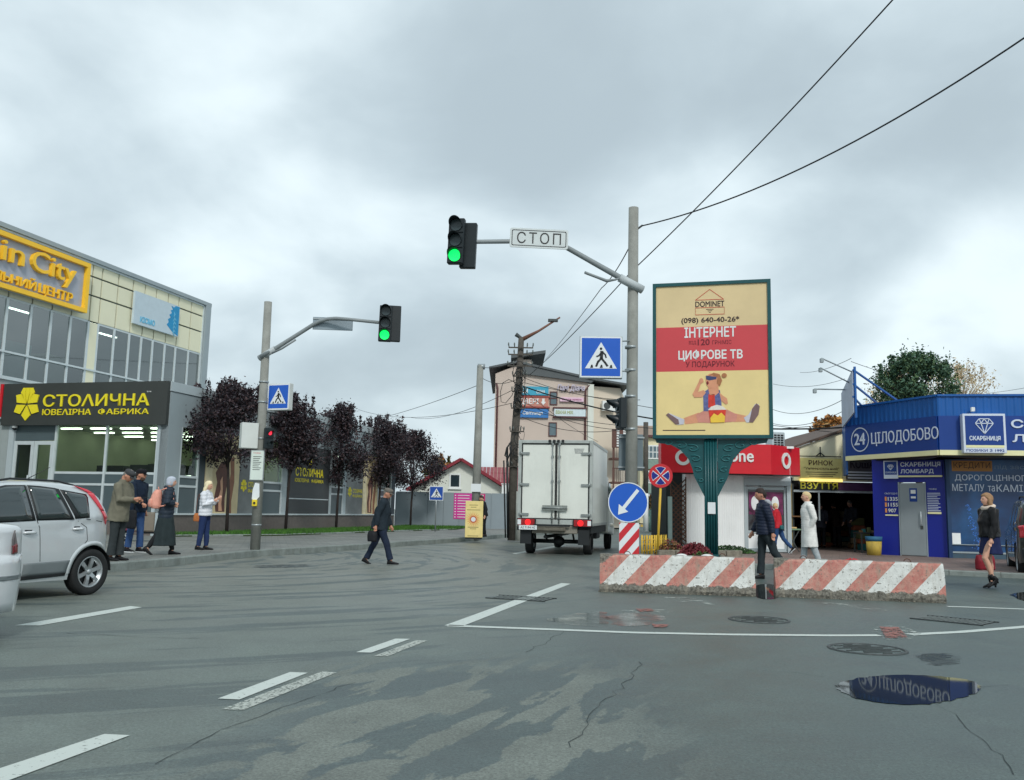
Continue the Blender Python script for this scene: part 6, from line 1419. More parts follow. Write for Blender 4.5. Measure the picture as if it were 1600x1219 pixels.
signal('rear_traffic_light', 'traffic light facing away, just behind the green one on the left arm', D(616, 507, 21.85), R(190), lit=9)
ps2 = signal('pedestrian_signal', 'pedestrian signal showing red on the left pole, before the dark trees', D(421, 685, 21.8), R(38), n=2, lit=0, r=.06); ps2.scale = (.72, .8, .85)
c2 = thing('crossing_sign', 'small blue crossing sign box near the top of the left concrete pole', 'road sign', D(435, 620, LY - .1), R(-22))
sz = .32; MB().box(-sz, sz, 0, .16, -sz * 1.04, sz * 1.04).build('case', M('sign_case_light', (196, 202, 200), .45, var=.06), c2, bevel=.012)
MB().prism(rrect(sz - .01, sz * 1.04 - .01, .03), -.004, -.0005).build('face', SGW, c2); crossing_face(c2, -sz + .01, sz - .01, -sz + .01, sz - .01, -.004)
cb2 = thing('control_cabinet', 'white control cabinet hung on the left side of the left pole', 'cabinet', D(389, 681, LY - .15), R(28))
MB().box(-.2, .2, -.12, .14, -.31, .31).build('case', M('cabinet_white', (206, 212, 208), .45, var=.05), cb2, bevel=.01); MB().box(.2, .42, -.02, .02, .26, .29).box(.2, .42, -.02, .02, -.29, -.26).build('bracket', GALV, cb2)
pl = thing('route_notice', 'framed white notice with small print strapped to the left pole', 'notice', D(401.5, 727, LY - .16), R(6))
MB().box(-.165, .165, 0, .02, -.37, .37).build('frame', GALV, pl, bevel=.01); MB().box(-.145, .145, -.004, -.0005, -.35, .35).build('sheet', M('notice_green_white', (208, 220, 212), .5, var=.05), pl)
for k in range(8): MB().box(-.1, .1 - .03 * (k % 3), -.007, -.0045, .2 - k * .045, .215 - k * .045).build('text_line', IRON, pl)
T(pl, 'ГРАФІК', -.1, .08, .28, .31, -.0045, RED, .002)
pa = thing('taped_paper', 'torn white paper taped to the left pole under the notice', 'notice', D(400, 768, LY - .14), R(4))
MB().prism([(-.09, -.19), (.02, -.21), (.09, -.12), (.07, .19), (-.03, .21), (-.08, .05)], -.006, 0).build('paper', SGW, pa)
yb = thing('crossing_button', 'yellow push button box on the left pole below the white paper', 'push button', D(398, 786, LY - .16), R(4))
MB().box(-.06, .06, -.05, .03, -.08, .08).build('box', M('button_yellow', (228, 204, 50), .5, var=.05), yb, bevel=.012); MB().tube([(0, -.07, 0), (0, -.051, 0)], .028, 14).build('button', BLACK, yb)
for z in (.6, 1.75, 2.1, 2.7, 3.6, 4.1): 
    q = (D(419, 472, LY) - lp0); f_ = z / q.z; m = MB().tube([(q.x * f_, q.y * f_, z - .02), (q.x * f_, q.y * f_, z + .02)], .122, 16); m.build('clamp', GALV, lpole)
sc = thing('crossing_sign', 'small blue crossing sign on its own thin post before the grey fence', 'road sign', K(680, 44, .15), 0)
z0 = D(681, 782, 44).z - .15; z1 = D(681, 760, 44).z - .15; hw3 = (z1 - z0) / 2
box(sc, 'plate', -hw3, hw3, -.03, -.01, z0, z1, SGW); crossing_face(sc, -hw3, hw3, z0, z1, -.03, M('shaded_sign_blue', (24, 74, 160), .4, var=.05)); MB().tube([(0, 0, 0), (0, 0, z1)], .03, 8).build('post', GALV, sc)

# ------------------------------------------------------------------ middle distance poles
mp = pole('concrete_lamp_pole', 'slender tapered concrete pole rising behind the yellow advertising box', K(742, 36.5, .15), D(750.5, 571, 36.5), .19, .13)
MB().tube([tuple(D(750.5, 573, 36.5) - K(742, 36.5, .15) + Vector((-.1, 0, 0))), tuple(D(754, 573, 36.5) - K(742, 36.5, .15) + Vector((.1, 0, 0)))], .12, 12).build('cap', GALV, mp)
pz_ = D(744, 764, 36.4).z - .15; MB().box(-.2, .2, -.24, -.18, pz_ - .12, pz_ + .2).build('taped_sheet', SGW, mp)
UY = 36.0; ub = K(800, UY, .15); ut = D(814.5, 528, UY); TIM = M('weathered_timber', (84, 80, 74), .9, var=.35, scale=4, bump=.6, dirt=.4)
up = thing('utility_pole', 'leaning weathered utility pole tangled with cables and insulators, propped by a concrete stub', 'utility pole', ub, 0)
d = ut - ub; u1 = D(803, 700, UY) - ub
MB().tube([(0, 0, -.1), tuple(u1), tuple(D(811, 600, UY) - ub), tuple(d)], [.18, .165, .145, .115], 14).build('timber', TIM, up)
s_ = K(811, UY - .15, .15) - ub; MB().tube([(s_.x, s_.y, -.1), tuple(D(812, 768, UY - .15) - ub)], [.16, .14], 8).build('concrete_stub', M('stub_white', (176, 180, 174), .8, var=.15, dirt=.2), up)
MB().tube([(-.16, -.1, 0), tuple(D(797, 700, UY) - ub + Vector((-.12, -.1, 0)))], .045, 8).tube([(-.26, -.1, 0), tuple(D(795, 720, UY) - ub + Vector((-.2, -.1, 0)))], .03, 8).build('cable_conduit', BLACK, up)
rr = random.Random(21); WIRE = M('wire_black', (30, 34, 36), .6, var=0)
def axis(v): f = (838 - v) / (838 - 528); return Vector((d.x * f, 0, d.z * f))
for k in range(8):
    v = (545, 556, 574, 590, 614, 640, 676, 730)[k]; c_ = axis(v); L_ = .5 if k < 3 else .28
    MB().bar((c_.x - L_, -.2, c_.z), (c_.x + L_, -.2, c_.z), .05, .05).build('cross_arm', TIM, up)
    for x in (-L_ * .95, -L_ * .5, L_ * .5, L_ * .95):
        MB().tube([(c_.x + x, -.2, c_.z), (c_.x + x * 1.05, -.2, c_.z + .12), (c_.x + x * 1.05, -.2, c_.z + .2)], [.012, .03, .022], 6).build('insulator', M('insulator_glass', (90, 96, 92), .3, var=.1), up)
for k in range(26):
    v = rr.choice([585, 600, 615, 630, 650, 680, 700, 715]) + rr.uniform(-8, 8); c_ = axis(v); r_ = rr.uniform(.1, .32); pts = []
    a0 = rr.uniform(0, 6); ex_2 = rr.uniform(-.12, .12)
    for i in range(10): a = a0 + i * .6; pts.append((c_.x + ex_2 + r_ * math.cos(a) * .8, -.25 + .12 * math.sin(a * 1.3), c_.z + r_ * math.sin(a) * 1.4))
    MB().tube(pts, rr.uniform(.008, .018), 5).build('cable_loop', WIRE, up)
pts = [D(u, v, UY - .2) - ub for u, v in ((806, 598), (795, 593), (786, 598), (782, 612), (783, 628), (790, 630), (800, 618), (806, 602))]; MB().tube([tuple(p) for p in pts], .015, 6).build('cable_loop', WIRE, up)
pts = [D(u, v, UY - .2) - ub for u, v in ((799, 690), (792, 700), (789, 712), (794, 716), (798, 706), (799, 695))]; MB().tube([tuple(p) for p in pts], .035, 6).build('cable_coil', WIRE, up)
MB().box(axis(717).x + .15, axis(717).x + .4, -.3, -.1, axis(717).z - .15, axis(717).z + .2).build('junction_box', IRON, up)
RST = M('rusty_arm', (120, 84, 70), .7, var=.2)
a_ = D(817, 530, UY) - ub; b_2 = D(842, 517, UY) - ub; c_2 = D(875, 496, UY) - ub
MB().tube([tuple(a_), tuple(b_2), tuple(c_2)], [.09, .05, .035], 8).build('lamp_arm', RST, up); q = D(864, 502, UY) - ub; MB().box(q.x - .2, q.x + .2, q.y - .1, q.y + .1, q.z - .02, q.z + .08).build('lamp_head', IRON, up)
MB().tube([tuple(D(818, 531, UY) - ub), tuple(D(806, 522.5, UY) - ub)], [.05, .09], 8).build('lamp_arm', IRON, up)
# yellow advertising box
yv = thing('advertising_box', 'cream yellow box with an orange sunburst print on the pavement edge', 'advertising box', K(740, 33.8, .15), R(3))
w, h = .33, 1.40; YB = M('box_cream', (232, 212, 142), .6, var=.1, scale=3, dirt=.12); SB = M('sunburst_orange', (222, 150, 84), .6, var=.1); SB2 = M('sunburst_red', (196, 96, 70), .6, var=.1)
MB().box(-w, w, 0, .5, .05, h).build('case', YB, yv, bevel=.01); MB().box(-w + .02, w - .02, .03, .47, 0, .05).build('base', BLACK, yv)
cz = .72
for k in range(20):
    a = 2 * math.pi * k / 20; a1 = a + .22; MB().prism([(-.03 + .14 * math.cos(a), cz + .14 * math.sin(a)), (-.03 + .29 * math.cos(a + .08), cz + .29 * math.sin(a + .08)), (-.03 + .14 * math.cos(a1), cz + .14 * math.sin(a1))], -.006, -.001).build('ray', SB, yv, fix=False)
disc(MB(), -.03, cz, .13, -.006, -.001, 20, .09).build('ring', SB2, yv); disc(MB(), -.03, cz, .085, -.006, -.001, 20).build('disc', SGW, yv)
for z, ww in ((1.24, .16), (1.16, .1), (1.06, .25), (.42, .2), (.36, .12), (.1, .2)): MB().box(-.03 - ww, -.03 + ww, -.005, -.001, z, z + .02).build('print_line', M('print_olive', (130, 120, 70), .6, var=0), yv)

# ------------------------------------------------------------------ overhead wires
def cable(name, lab, pts, r, sag=0.0, group='overhead wires', n=24):
    P_ = []
    for a, b in zip(pts[:-1], pts[1:]):
        for i in range(n):
            t_ = i / n; p = a.lerp(b, t_); P_.append((p.x, p.y, p.z - sag * 4 * t_ * (1 - t_)))
    P_.append(tuple(pts[-1])); m = MB().tube(P_, r, 6).build(name, WIRE); m['label'] = lab; m['category'] = 'wire'; m['group'] = group
    return m
cable('overhead_wire', 'thick wire from the right pole top sagging to the upper right edge', [D(1003, 353, RY), D(1700, -10, 11)], .013, .45)
cable('overhead_wire', 'straight wire crossing from the top edge past the right pole to the tangled pole', [D(1420, -28, 12), D(986, 425, RY + 1.5), D(825, 588, UY)], .012, .1)
MB().tube([tuple(D(996, 358, RY)), tuple(D(1004, 352, RY))], .02, 8).build('wire_anchor', IRON, rpole).location = -rp0
cable('overhead_wire', 'wire from the right pole shaft down left to the pink block roof', [D(984, 385, RY + .1), D(940, 450, 26), D(852, 562, 64)], .013, .1)
for k, (a, b, s_, lab) in enumerate((
    ((818, 598, UY), (1470, 690, 30), .3, 'wire from the tangled pole passing high behind the advert'),
    ((818, 604, UY), (1320, 668, 30), .6, 'thick low wire from the tangled pole to the market'),
    ((816, 640, UY), (1310, 662, 31), .5, 'wire from the tangled pole crossing the pink block low down'),
    ((814, 606, UY), (934, 690, 60), .2, 'wire slanting down across the pink block front'),
    ((818, 590, UY), (1000, 625, 34), .25, 'wire from the tangled pole passing high over the truck'),
    ((818, 628, UY), (990, 672, 34), .3, 'wire from the tangled pole sagging behind the crossing sign'),
    ((816, 652, UY), (990, 668, 33), .35, 'lowest wire from the tangled pole just above the truck box'),
    ((812, 560, UY), (752, 574, 36.5), .15, 'upper wire between the slender and the tangled pole'),
    ((812, 590, UY), (752, 590, 36.5), .25, 'lower wire between the slender and the tangled pole'),
    ((752, 600, 36.5), (560, 660, 62), .2, 'wire leaving the slender pole to the left over the trees'),
    ((800, 610, UY), (640, 652, 70), .5, 'thin wire above the last purple tree'),
    ((800, 630, UY), (560, 640, 70), .6, 'second thin wire above the last purple tree'),
    ((1250, 582, 60), (1330, 560, 40), .2, 'thin wire behind the hoarding lamps'),
    ((1208, 600, 55), (1320, 592, 50), .3, 'faint wire right of the advert'),
    ((1208, 640, 45), (1325, 620, 34), .4, 'middle wire right of the advert'),
    ((1208, 662, 42), (1322, 640, 34), .3, 'low wire right of the advert'),
    ((1540, 615, 60), (1700, 585, 40), .1, 'wire behind the parapet at the far right'),
    ((1330, 565, 40), (1420, 590, 60), .1, 'thin wire running from the hoarding to the pine'))):
    cable('overhead_wire', lab, [D(*a), D(*b)], .012 if k != 1 else .03, s_)

# ------------------------------------------------------------------ trees
def tree(name, lab, base, h, trunk_h, rx, leaf_mats, seed, leaves=5200, size=.075, rz_=1.0, shoots=10, trunk_r=.06, bark=None, lean=(0, 0), group=None, clumps=46, cat='tree', twig=True, droop=0.0):
    rr = random.Random(seed); bark = bark or M('dark_bark', (52, 46, 44), .9, var=.3, scale=8)
    t_ = thing(name, lab, cat, base, 0, group); ch = h - trunk_h; cz = trunk_h + ch * .48
    m = MB(); tp = [(0, 0, -.1), (lean[0] * .3, 0, trunk_h * .6), (lean[0], lean[1], trunk_h), (lean[0] * 1.2, lean[1], trunk_h + ch * .6)]; m.tube(tp, [trunk_r, trunk_r * .85, trunk_r * .75, trunk_r * .3], 8); m.build('trunk', bark, t_)
    cen = []
    for k in range(clumps):
        while True:
            x, y, z = rr.uniform(-1, 1), rr.uniform(-1, 1), rr.uniform(-1, 1)
            q = x * x + y * y + z * z
            if .12 < q < 1: break
        wv = 1 - .35 * max(0, z) ** 1.5; wv *= 1 - .35 * max(0, -z) ** 2
        cen.append((Vector((lean[0] + x * rx * wv, lean[1] + y * rx * wv, cz + z * ch * .5 * rz_)), rr.uniform(.16, .34) * rx))
    lm = MB(); start = Vector((lean[0], lean[1], trunk_h))
    for c_, r_ in cen[:clumps]:
        if rr.random() < .55 or not leaf_mats:
            mid = start.lerp(c_, .5) + Vector((0, 0, .1 * ch)); lm.tube([tuple(start + Vector((0, 0, rr.uniform(-.1, .3) * ch))), tuple(mid), tuple(c_)], [trunk_r * .35, trunk_r * .2, trunk_r * .08], 5)
    for k in range(shoots):
        a = rr.uniform(0, 6.28); q = rr.uniform(0, .85) * rx; p = Vector((lean[0] + q * math.cos(a), lean[1] + q * math.sin(a), cz + ch * .3 * (1 - q / rx * .5))); tip = p + Vector((rr.uniform(-.15, .15), rr.uniform(-.15, .15), rr.uniform(.25, .5) * ch * .75)); tip.z = min(tip.z, h * 1.04)
        lm.tube([tuple(p), tuple(tip)], [.012, .004], 4)
        for j in range(7): cen.append((p.lerp(tip, j / 7), rx * .055))
    lm.build('branches', bark, t_)['kind'] = 'stuff' if twig else 'stuff'
    vols = [r_ ** 1.6 for _, r_ in cen]; tot = sum(vols); V = []; F = []; MI = []
    for (c_, r_), vv in zip(cen, vols):
        for k in range(max(6, int(leaves * vv / tot))):
            g = Vector((rr.gauss(0, .52), rr.gauss(0, .52), rr.gauss(0, .5))) * r_; p = c_ + g; p.z -= droop * g.length
            n_ = Vector((rr.gauss(0, 1), rr.gauss(0, 1), rr.gauss(0, 1) + .6)).normalized(); a = n_.orthogonal().normalized(); b = n_.cross(a); an = rr.uniform(0, 6.28); a, b = a * math.cos(an) + b * math.sin(an), b * math.cos(an) - a * math.sin(an)
            s_ = size * rr.uniform(.6, 1.3); i = len(V); V += [tuple(p - a * s_), tuple(p + b * s_ * .5), tuple(p + a * s_), tuple(p - b * s_ * .5)]; F.append((i, i + 1, i + 2, i + 3)); MI.append(rr.randrange(len(leaf_mats)))
    me = bpy.data.meshes.new('crown'); me.from_pydata(V, [], F)
    for mt in leaf_mats: me.materials.append(mt)
    me.polygons.foreach_set('material_index', MI); me.update(); link('crown', me, t_); bpy.data.objects[-1] if False else None
    return t_
PUR = [M('purple_leaf', (54, 46, 54), .55, var=.2, scale=2), M('purple_leaf_dark', (40, 38, 44), .55, var=.2, scale=2), M('purple_leaf_red', (66, 50, 52), .55, var=.2, scale=2)]
tl_ = [(354, 32.2, 600, 728, 58, 'large purple leaved tree nearest the jewellery shop corner'), (446, 37, 620, 742, 46, 'purple leaved tree just right of the left signal pole'), (525, 42, 636, 752, 44, 'third purple leaved tree before the charcoal shop poster'),
       (590, 47, 652, 760, 44, 'fourth purple leaved tree behind the crossing man'), (641, 51, 676, 765, 40, 'last purple leaved tree standing free before the grey fence')]
for i, (u, y, vt, vb, hw4, lab) in enumerate(tl_):
    b = K(u, y, .17); h = D(u, vt, y).z - .17; th = D(u, vb, y).z - .17
    tree('purple_tree', lab, b, h, th, hw4 * y / 1400 * (1.16, 1.12, 1.05, 1.12, 1.2)[i], PUR, 100 + i, leaves=15500, size=.064, lean=((.05 if i else -.1), 0), group='purple leaved trees along the shop', clumps=60, shoots=34, rz_=(1.0, .95, 1.04, .92, 1.0)[i], trunk_r=.065)
PG = [M('pine_green', (80, 112, 88), .7, var=.2), M('pine_dark', (54, 84, 66), .7, var=.2), M('pine_pale', (84, 108, 70), .7, var=.2)]
def dtree(name, lab, u, y, vt, vb, hwpx, mats, seed, **kw):
    b = K(u, y, 0); h = D(u, vt, y).z; th = D(u, vb, y).z
    return tree(name, lab, b, h, th, hwpx * y / 1400, mats, seed, **kw)
dtree('pine_tree', 'dark green pine rising behind the blue parapet', 1440, 46, 556, 650, 58, PG, 31, leaves=15000, size=.09, clumps=52, trunk_r=.2, shoots=22)
BT = [M('birch_leaf', (196, 176, 130), .7, var=.15), M('birch_twig', (176, 160, 136), .8, var=.15)]
dtree('birch_tree', 'pale nearly bare birch right of the pine', 1510, 52, 572, 660, 62, BT, 41, leaves=2600, size=.07, clumps=150, trunk_r=.16, shoots=26, bark=M('birch_bark', (186, 176, 156), .8, var=.15))
dtree('birch_tree', 'beige leafless crown showing left of and through the pine', 1405, 56, 575, 660, 40, BT, 43, leaves=2600, size=.09, clumps=90, trunk_r=.16, shoots=12, bark=M('birch_bark', (186, 176, 156)))
OT = [M('orange_leaf', (176, 116, 54), .7, var=.2), M('tan_leaf', (150, 118, 70), .7, var=.2)]
dtree('autumn_tree', 'orange brown autumn tree top above the market roof', 1302, 44, 652, 700, 28, OT, 51, leaves=4200, size=.12, clumps=40, trunk_r=.15)
GB = [M('bush_green', (70, 96, 52), .7, var=.2), M('bush_dark', (40, 62, 38), .7, var=.2)]; ORB = [M('bush_rust', (120, 88, 56), .7, var=.2), GB[1]]
dtree('street_bush', 'green bush behind the truck cab on the far verge', 962, 78, 752, 815, 16, GB, 61, leaves=2600, size=.2, clumps=24, trunk_r=.1)
dtree('street_bush', 'rust coloured bush between the blue sign and the yellow post', 1016, 62, 776, 812, 11, ORB, 62, leaves=2400, size=.15, clumps=24, trunk_r=.1)
dtree('street_bush', 'dark evergreen left of the lattice screen', 1044, 44, 762, 808, 12, [GB[1], PG[1]], 63, leaves=5200, size=.12, clumps=30, trunk_r=.1)
dtree('street_bush', 'low dark bush right of the yellow post', 1030, 58, 780, 808, 10, [GB[1], GB[0]], 64, leaves=2600, size=.14, clumps=24, trunk_r=.1)
dtree('background_tree', 'faint bare tree top behind the gabled house', 690, 90, 712, 770, 26, OT + GB, 65, leaves=2600, size=.22, clumps=30, trunk_r=.15)
gf = thing('teal_picket_fence', 'weathered teal picket fence on the far verge', 'fence', K(1012, 60, .1), 0)
for k in range(26): MB().box(k * .11, k * .11 + .08, 0, .03, 0, 1.35 + .06 * (k % 3)).build('picket', M('faded_teal', (92, 128, 124), .8, var=.2), gf, fix=False)
MB().bar((0, .05, .4), (2.9, .05, .4), .04, .06).bar((0, .05, 1.1), (2.9, .05, 1.1), .04, .06).build('rail', MATS['faded_teal'], gf)
lpst = thing('whitewashed_pole', 'white painted foot of a pole on the far verge right of the blue round sign', 'pole', K(1009, 58, .1), 0)
MB().tube([(0, 0, 0), (0, 0, 2.4)], .17, 10).build('painted_foot', WHITE, lpst); MB().tube([(0, 0, 2.401), (0, 0, 7)], .16, 10).build('shaft', TIM, lpst)
# planters and flowers
def flowers(name, lab, p, r, h, mats, seed, n=900, size=.035):
    rr = random.Random(seed); t_ = thing(name, lab, 'flower bed', p, 0); V = []; F = []; MI = []
    for k in range(n):
        a = rr.uniform(0, 6.28); q = r * math.sqrt(rr.random()); z = h * (1 - (q / r) ** 2) * rr.random() ** .5 + .02; c_ = Vector((q * math.cos(a), q * math.sin(a) * .6, z)); n_ = Vector((rr.gauss(0, 1), rr.gauss(0, 1) - .5, rr.gauss(0, 1) + 1)).normalized(); a_ = n_.orthogonal().normalized() * size * rr.uniform(.6, 1.3); b = n_.cross(a_) * .7
        i = len(V); V += [tuple(c_ - a_), tuple(c_ + b), tuple(c_ + a_), tuple(c_ - b)]; F.append((i, i + 1, i + 2, i + 3)); MI.append(0 if (z < h * .55 * (1 - (q / r) ** 2) + .03) else rr.choice([1, 1, 2]) % len(mats))
    me = bpy.data.meshes.new('foliage'); me.from_pydata(V, [], F)
    for mt in mats: me.materials.append(mt)
    me.polygons.foreach_set('material_index', MI); me.update(); link('foliage', me, t_)
    MB().ball((0, 0, .0), r * .7, r * .45, .06, 12, 6).build('soil', LAWN, t_)
FR = M('flower_red', (190, 50, 56), .6, var=.15); FG = M('plant_green', (60, 96, 44), .7, var=.2); FD = M('plant_maroon', (110, 40, 48), .6, var=.2)
flowers('flower_bed', 'mound of maroon leaved plants left of the teal column', K(1086, 22.3, .11), .5, .42, [FG, FD, FD], 1, 2200, .04)
flowers('flower_bed', 'low green and red flowers at the foot of the teal column', K(1098, 21.9, .11), .35, .22, [FG, FG, FD], 2, 700)
flowers('flower_bed', 'red flowering plant behind the right barrier', K(1331, 19.4, .11), .30, .24, [FG, FR, FR], 3, 1300, .03)
flowers('flower_bed', 'brown dried plants around the yellow fence', K(1048, 23.6, .11), .45, .45, [FG, ORB[0], FD], 4, 900)
flowers('flower_bed', 'weeds along the white kiosk wall', K(1140, 26.9, .11), .8, .22, [FG, GB[1], FG], 5, 1500, .03)
for u, y, s_, lab in ((1065, 21.6, .16, 'white painted stone left of the teal column'), (1105, 21.4, .17, 'white painted stone at the foot of the teal column')):
    p = K(u, y, .11); m = MB(); m.ball((0, 0, s_ * .5), s_ * 1.1, s_ * .8, s_ * .65, 12, 8); o_ = m.build('painted_stone', WHITE); o_.location = p; tag(o_, lab, 'stone')
pk0 = K(1030, 23.0, .11); pkb = thing('planter_edge', 'low concrete planter edging behind the left barrier', 'planter', pk0, R(20))
for k in range(5): MB().box(k * .5, k * .5 + .48, 0, .12, 0, .2).build('edging_stone', CONC, pkb, bevel=.015)
# ------------------------------------------------------------------ vehicles
RUB = M('tyre_rubber', (30, 32, 33), .75, var=.2, scale=8); RIM = M('alloy_rim', (170, 176, 178), .35, metal=.7, var=.1); TRIM = M('car_black_trim', (32, 36, 38), .5, var=.1); CGL = M('car_glass', (34, 48, 50), .04, var=.15, spec=.9, coat=.6)
def lathe(m, prof, n=32, mi=0, ax='y', smooth=True):
    v = []; k_ = len(prof)
    for r, y in prof:
        for i in range(n): a = 2 * math.pi * i / n; v.append((r * math.cos(a), y, r * math.sin(a)))
    m.add(v, [(j * n + i, j * n + (i + 1) % n, (j + 1) * n + (i + 1) % n, (j + 1) * n + i) for j in range(k_ - 1) for i in range(n)], mi, smooth); return m
def wheel(parent, x, y, r, w, side=-1, spokes=6, rimmat=None, name='wheel'):
    """wheel hub at x, y; outer face towards local -y when side = -1"""
    rimmat = rimmat or RIM; s = side
    m = MB(); lathe(m, [(r * .68, s * w * .42), (r * .80, s * w * .5), (r * .95, s * w * .47), (r, s * w * .36), (r, -s * w * .36), (r * .95, -s * w * .47), (r * .8, -s * w * .5), (r * .6, -s * w * .45)], 40)
    t = m.build('tyre', RUB, parent); t.name = 'wheel'; t.location = (x, y, r)
    m = MB(); lathe(m, [(r * .70, s * w * .40), (r * .66, s * w * .44), (r * .62, s * w * .40), (r * .60, s * w * .05), (.001, s * w * .05)], 32); m.build('rim', rimmat, t)
    m = MB()
    for k in range(spokes):
        a = 2 * math.pi * k / spokes + .3; c, s_ = math.cos(a), math.sin(a); p = (-s_, c)
        pts = [(r * .08, r * .10), (r * .35, r * .075), (r * .64, r * .10)]
        v = []
        for q, hw_2 in pts:
            for sg_ in (-1, 1):
                for yy in (s * w * (.36 - .1 * (q < r * .1)), s * w * .2): v.append((c * q + p[0] * hw_2 * sg_, yy, s_ * q + p[1] * hw_2 * sg_))
        f = []
        for j in range(2): b = j * 4; f += [(b, b + 4, b + 6, b + 2), (b, b + 1, b + 5, b + 4), (b + 2, b + 6, b + 7, b + 3)]
        m.add(v, f)
    m.ball((0, s * w * .3, 0), r * .12, w * .1, r * .12, 12, 6); m.build('spokes', rimmat, t)
    m = MB(); m.tube([(0, s * w * .04, 0), (0, s * w * .06, 0)], r * .6, 24); m.build('brake_backing', TRIM, t)
    return t
def interp(pts, x):
    if x <= pts[0][0]: return pts[0][1]
    for (a, b), (c, d) in zip(pts[:-1], pts[1:]):
        if x <= c: return b + (d - b) * (x - a) / (c - a)
    return pts[-1][1]
def car(name, lab, cat, loc, rz, L, Wd, top, belt, wheels, wr, paint, zb=.22, roof_in=.80, clad=None):
    """X runs from the nose (0) to the tail (L); Y is centred; returns root and a function giving the skin point"""
    t_ = thing(name, lab, cat, loc, rz)
    H = max(z for _, z in top)
    def hwid(x, z):
        e = 1.0
        dx = min(x, L - x); t0_ = min(1, max(0, 1 - dx / .48)); e = 1 - .5 * (1 - math.sqrt(1 - t0_ * t0_ * .99))
        w = Wd / 2 * e
        if z < .55: w *= 1 - .05 * ((.55 - z) / .35) ** 2
        bz = interp(belt, x)
        if z > bz: w *= 1 - (1 - roof_in) * ((z - bz) / max(.1, H - bz)) ** 1.25
        elif z > .7: w *= 1 - .02 * ((z - .7) / .3) ** 2
        return w
    def zbot(x):
        z = zb + .10 * max(0, 1 - min(x, L - x) / .5) ** 2
        for wx in wheels:
            R_ = wr + .055; d = abs(x - wx)
            if d < R_: z = max(z, wr + math.sqrt(max(0, R_ * R_ - d * d)))
        return z
    xs_ = sorted(set([round(L * i / 46, 4) for i in range(47)] + [round(w + (wr + .055) * math.cos(math.pi * k / 14), 4) for w in wheels for k in range(15)] + [round(p[0], 4) for p in top]))
    xs_ = [x for i, x in enumerate(xs_) if i == 0 or x - xs_[i - 1] > .008]
    nz_ = 16; V = []; rows = None
    for x in xs_:
        zt = interp(top, x); b = min(zbot(x), zt - .08); side = []
        edge = zt - .05
        for j in range(nz_ + 1):
            z = b + (edge - b) * (j / nz_); side.append((hwid(x, z), z))
        we = side[-1][0]
        side += [(we * .93, zt - .018), (we * .75, zt - .004), (we * .4, zt + .004)]
        ring = [(x, -w, z) for w, z in side] + [(x, 0, zt + .006)] + [(x, w, z) for w, z in side[::-1]]
        rows = len(ring); V += ring
    n_ = len(xs_); F = [(i * rows + j, (i + 1) * rows + j, (i + 1) * rows + j + 1, i * rows + j + 1) for i in range(n_ - 1) for j in range(rows - 1)]
    F += [list(range(rows)), [(n_ - 1) * rows + j for j in range(rows)][::-1]]
    body = MB(); body.add(V, F, 0, True); bo = body.build('body', paint, t_)
    # dark underside and inner arches
    MB().box(.15, L - .15, -Wd * .40, Wd * .40, zb + .02, .62).build('underbody', TRIM, t_)
    def S_(x, z, sg=-1, off=.0): return (x, sg * (hwid(x, z) + off), z)
    def patch(nm, pts, mat, off, parent=None, sides=(-1, 1), sub=6):
        """panel laid on the skin: pts = polygon in (x, z)"""
        for sg in sides:
            cx = sum(p[0] for p in pts) / len(pts); cz = sum(p[1] for p in pts) / len(pts); bd = []
            for a, b in zip(pts, pts[1:] + pts[:1]):
                for i in range(sub): bd.append((a[0] + (b[0] - a[0]) * i / sub, a[1] + (b[1] - a[1]) * i / sub))
            rings = [bd] + [[(cx + (p[0] - cx) * f, cz + (p[1] - cz) * f) for p in bd] for f in (.66, .33)]
            v = [S_(x, z, sg, off) for r_ in rings for x, z in r_] + [S_(cx, cz, sg, off)]; n = len(bd)
            f = [(r_ * n + i, r_ * n + (i + 1) % n, (r_ + 1) * n + (i + 1) % n, (r_ + 1) * n + i) for r_ in range(2) for i in range(n)] + [(2 * n + i, 2 * n + (i + 1) % n, 3 * n) for i in range(n)]
            if sg > 0: f = [tuple(reversed(q)) for q in f]
            m = MB(); m.add(v, f, 0, True)
            # outer edge turned in so that the panel has depth
            b = len(m.v); m.v += [S_(x, z, sg, -.01) for x, z in bd]; 
            for i in range(n): m.f.append([i, b + i, b + (i + 1) % n, (i + 1) % n]); m.m.append(0); m.sm.append(False)
            m.build(nm, mat, parent or t_, fix=False)
    def seam(pts, w=.008):
        for sg in (-1,):
            m = MB()
            for a, b in zip(pts[:-1], pts[1:]):
                N = 6
                for i in range(N):
                    p = (a[0] + (b[0] - a[0]) * i / N, a[1] + (b[1] - a[1]) * i / N); q = (a[0] + (b[0] - a[0]) * (i + 1) / N, a[1] + (b[1] - a[1]) * (i + 1) / N)
                    m.bar(S_(*p, sg, .0005), S_(*q, sg, .0005), .004, w)
            m.build('door_gap', TRIM, t_)
    for wx in wheels:
        # arch lining
        for sg in (-1, 1):
            R_ = wr + .05; n = 14; v = []
            for i in range(n + 1):
                a = math.pi * i / n; v += [(wx + R_ * math.cos(a), sg * (Wd / 2 - .03), wr + R_ * math.sin(a)), (wx + R_ * math.cos(a), sg * (Wd / 2 - .38), wr + R_ * math.sin(a))]
            MB().add(v, [(2 * i, 2 * i + 1, 2 * i + 3, 2 * i + 2) for i in range(n)]).build('arch_liner', TRIM, t_)
            wheel(t_, wx, sg * (Wd / 2 - .10), wr, .19, sg)
    return t_, patch, seam, S_
SIL = M('silver_paint', (200, 206, 208), .32, metal=.35, var=.04, scale=1.5, coat=.8); SIL2 = M('pale_silver_paint', (216, 220, 222), .3, metal=.2, var=.04, coat=.8)
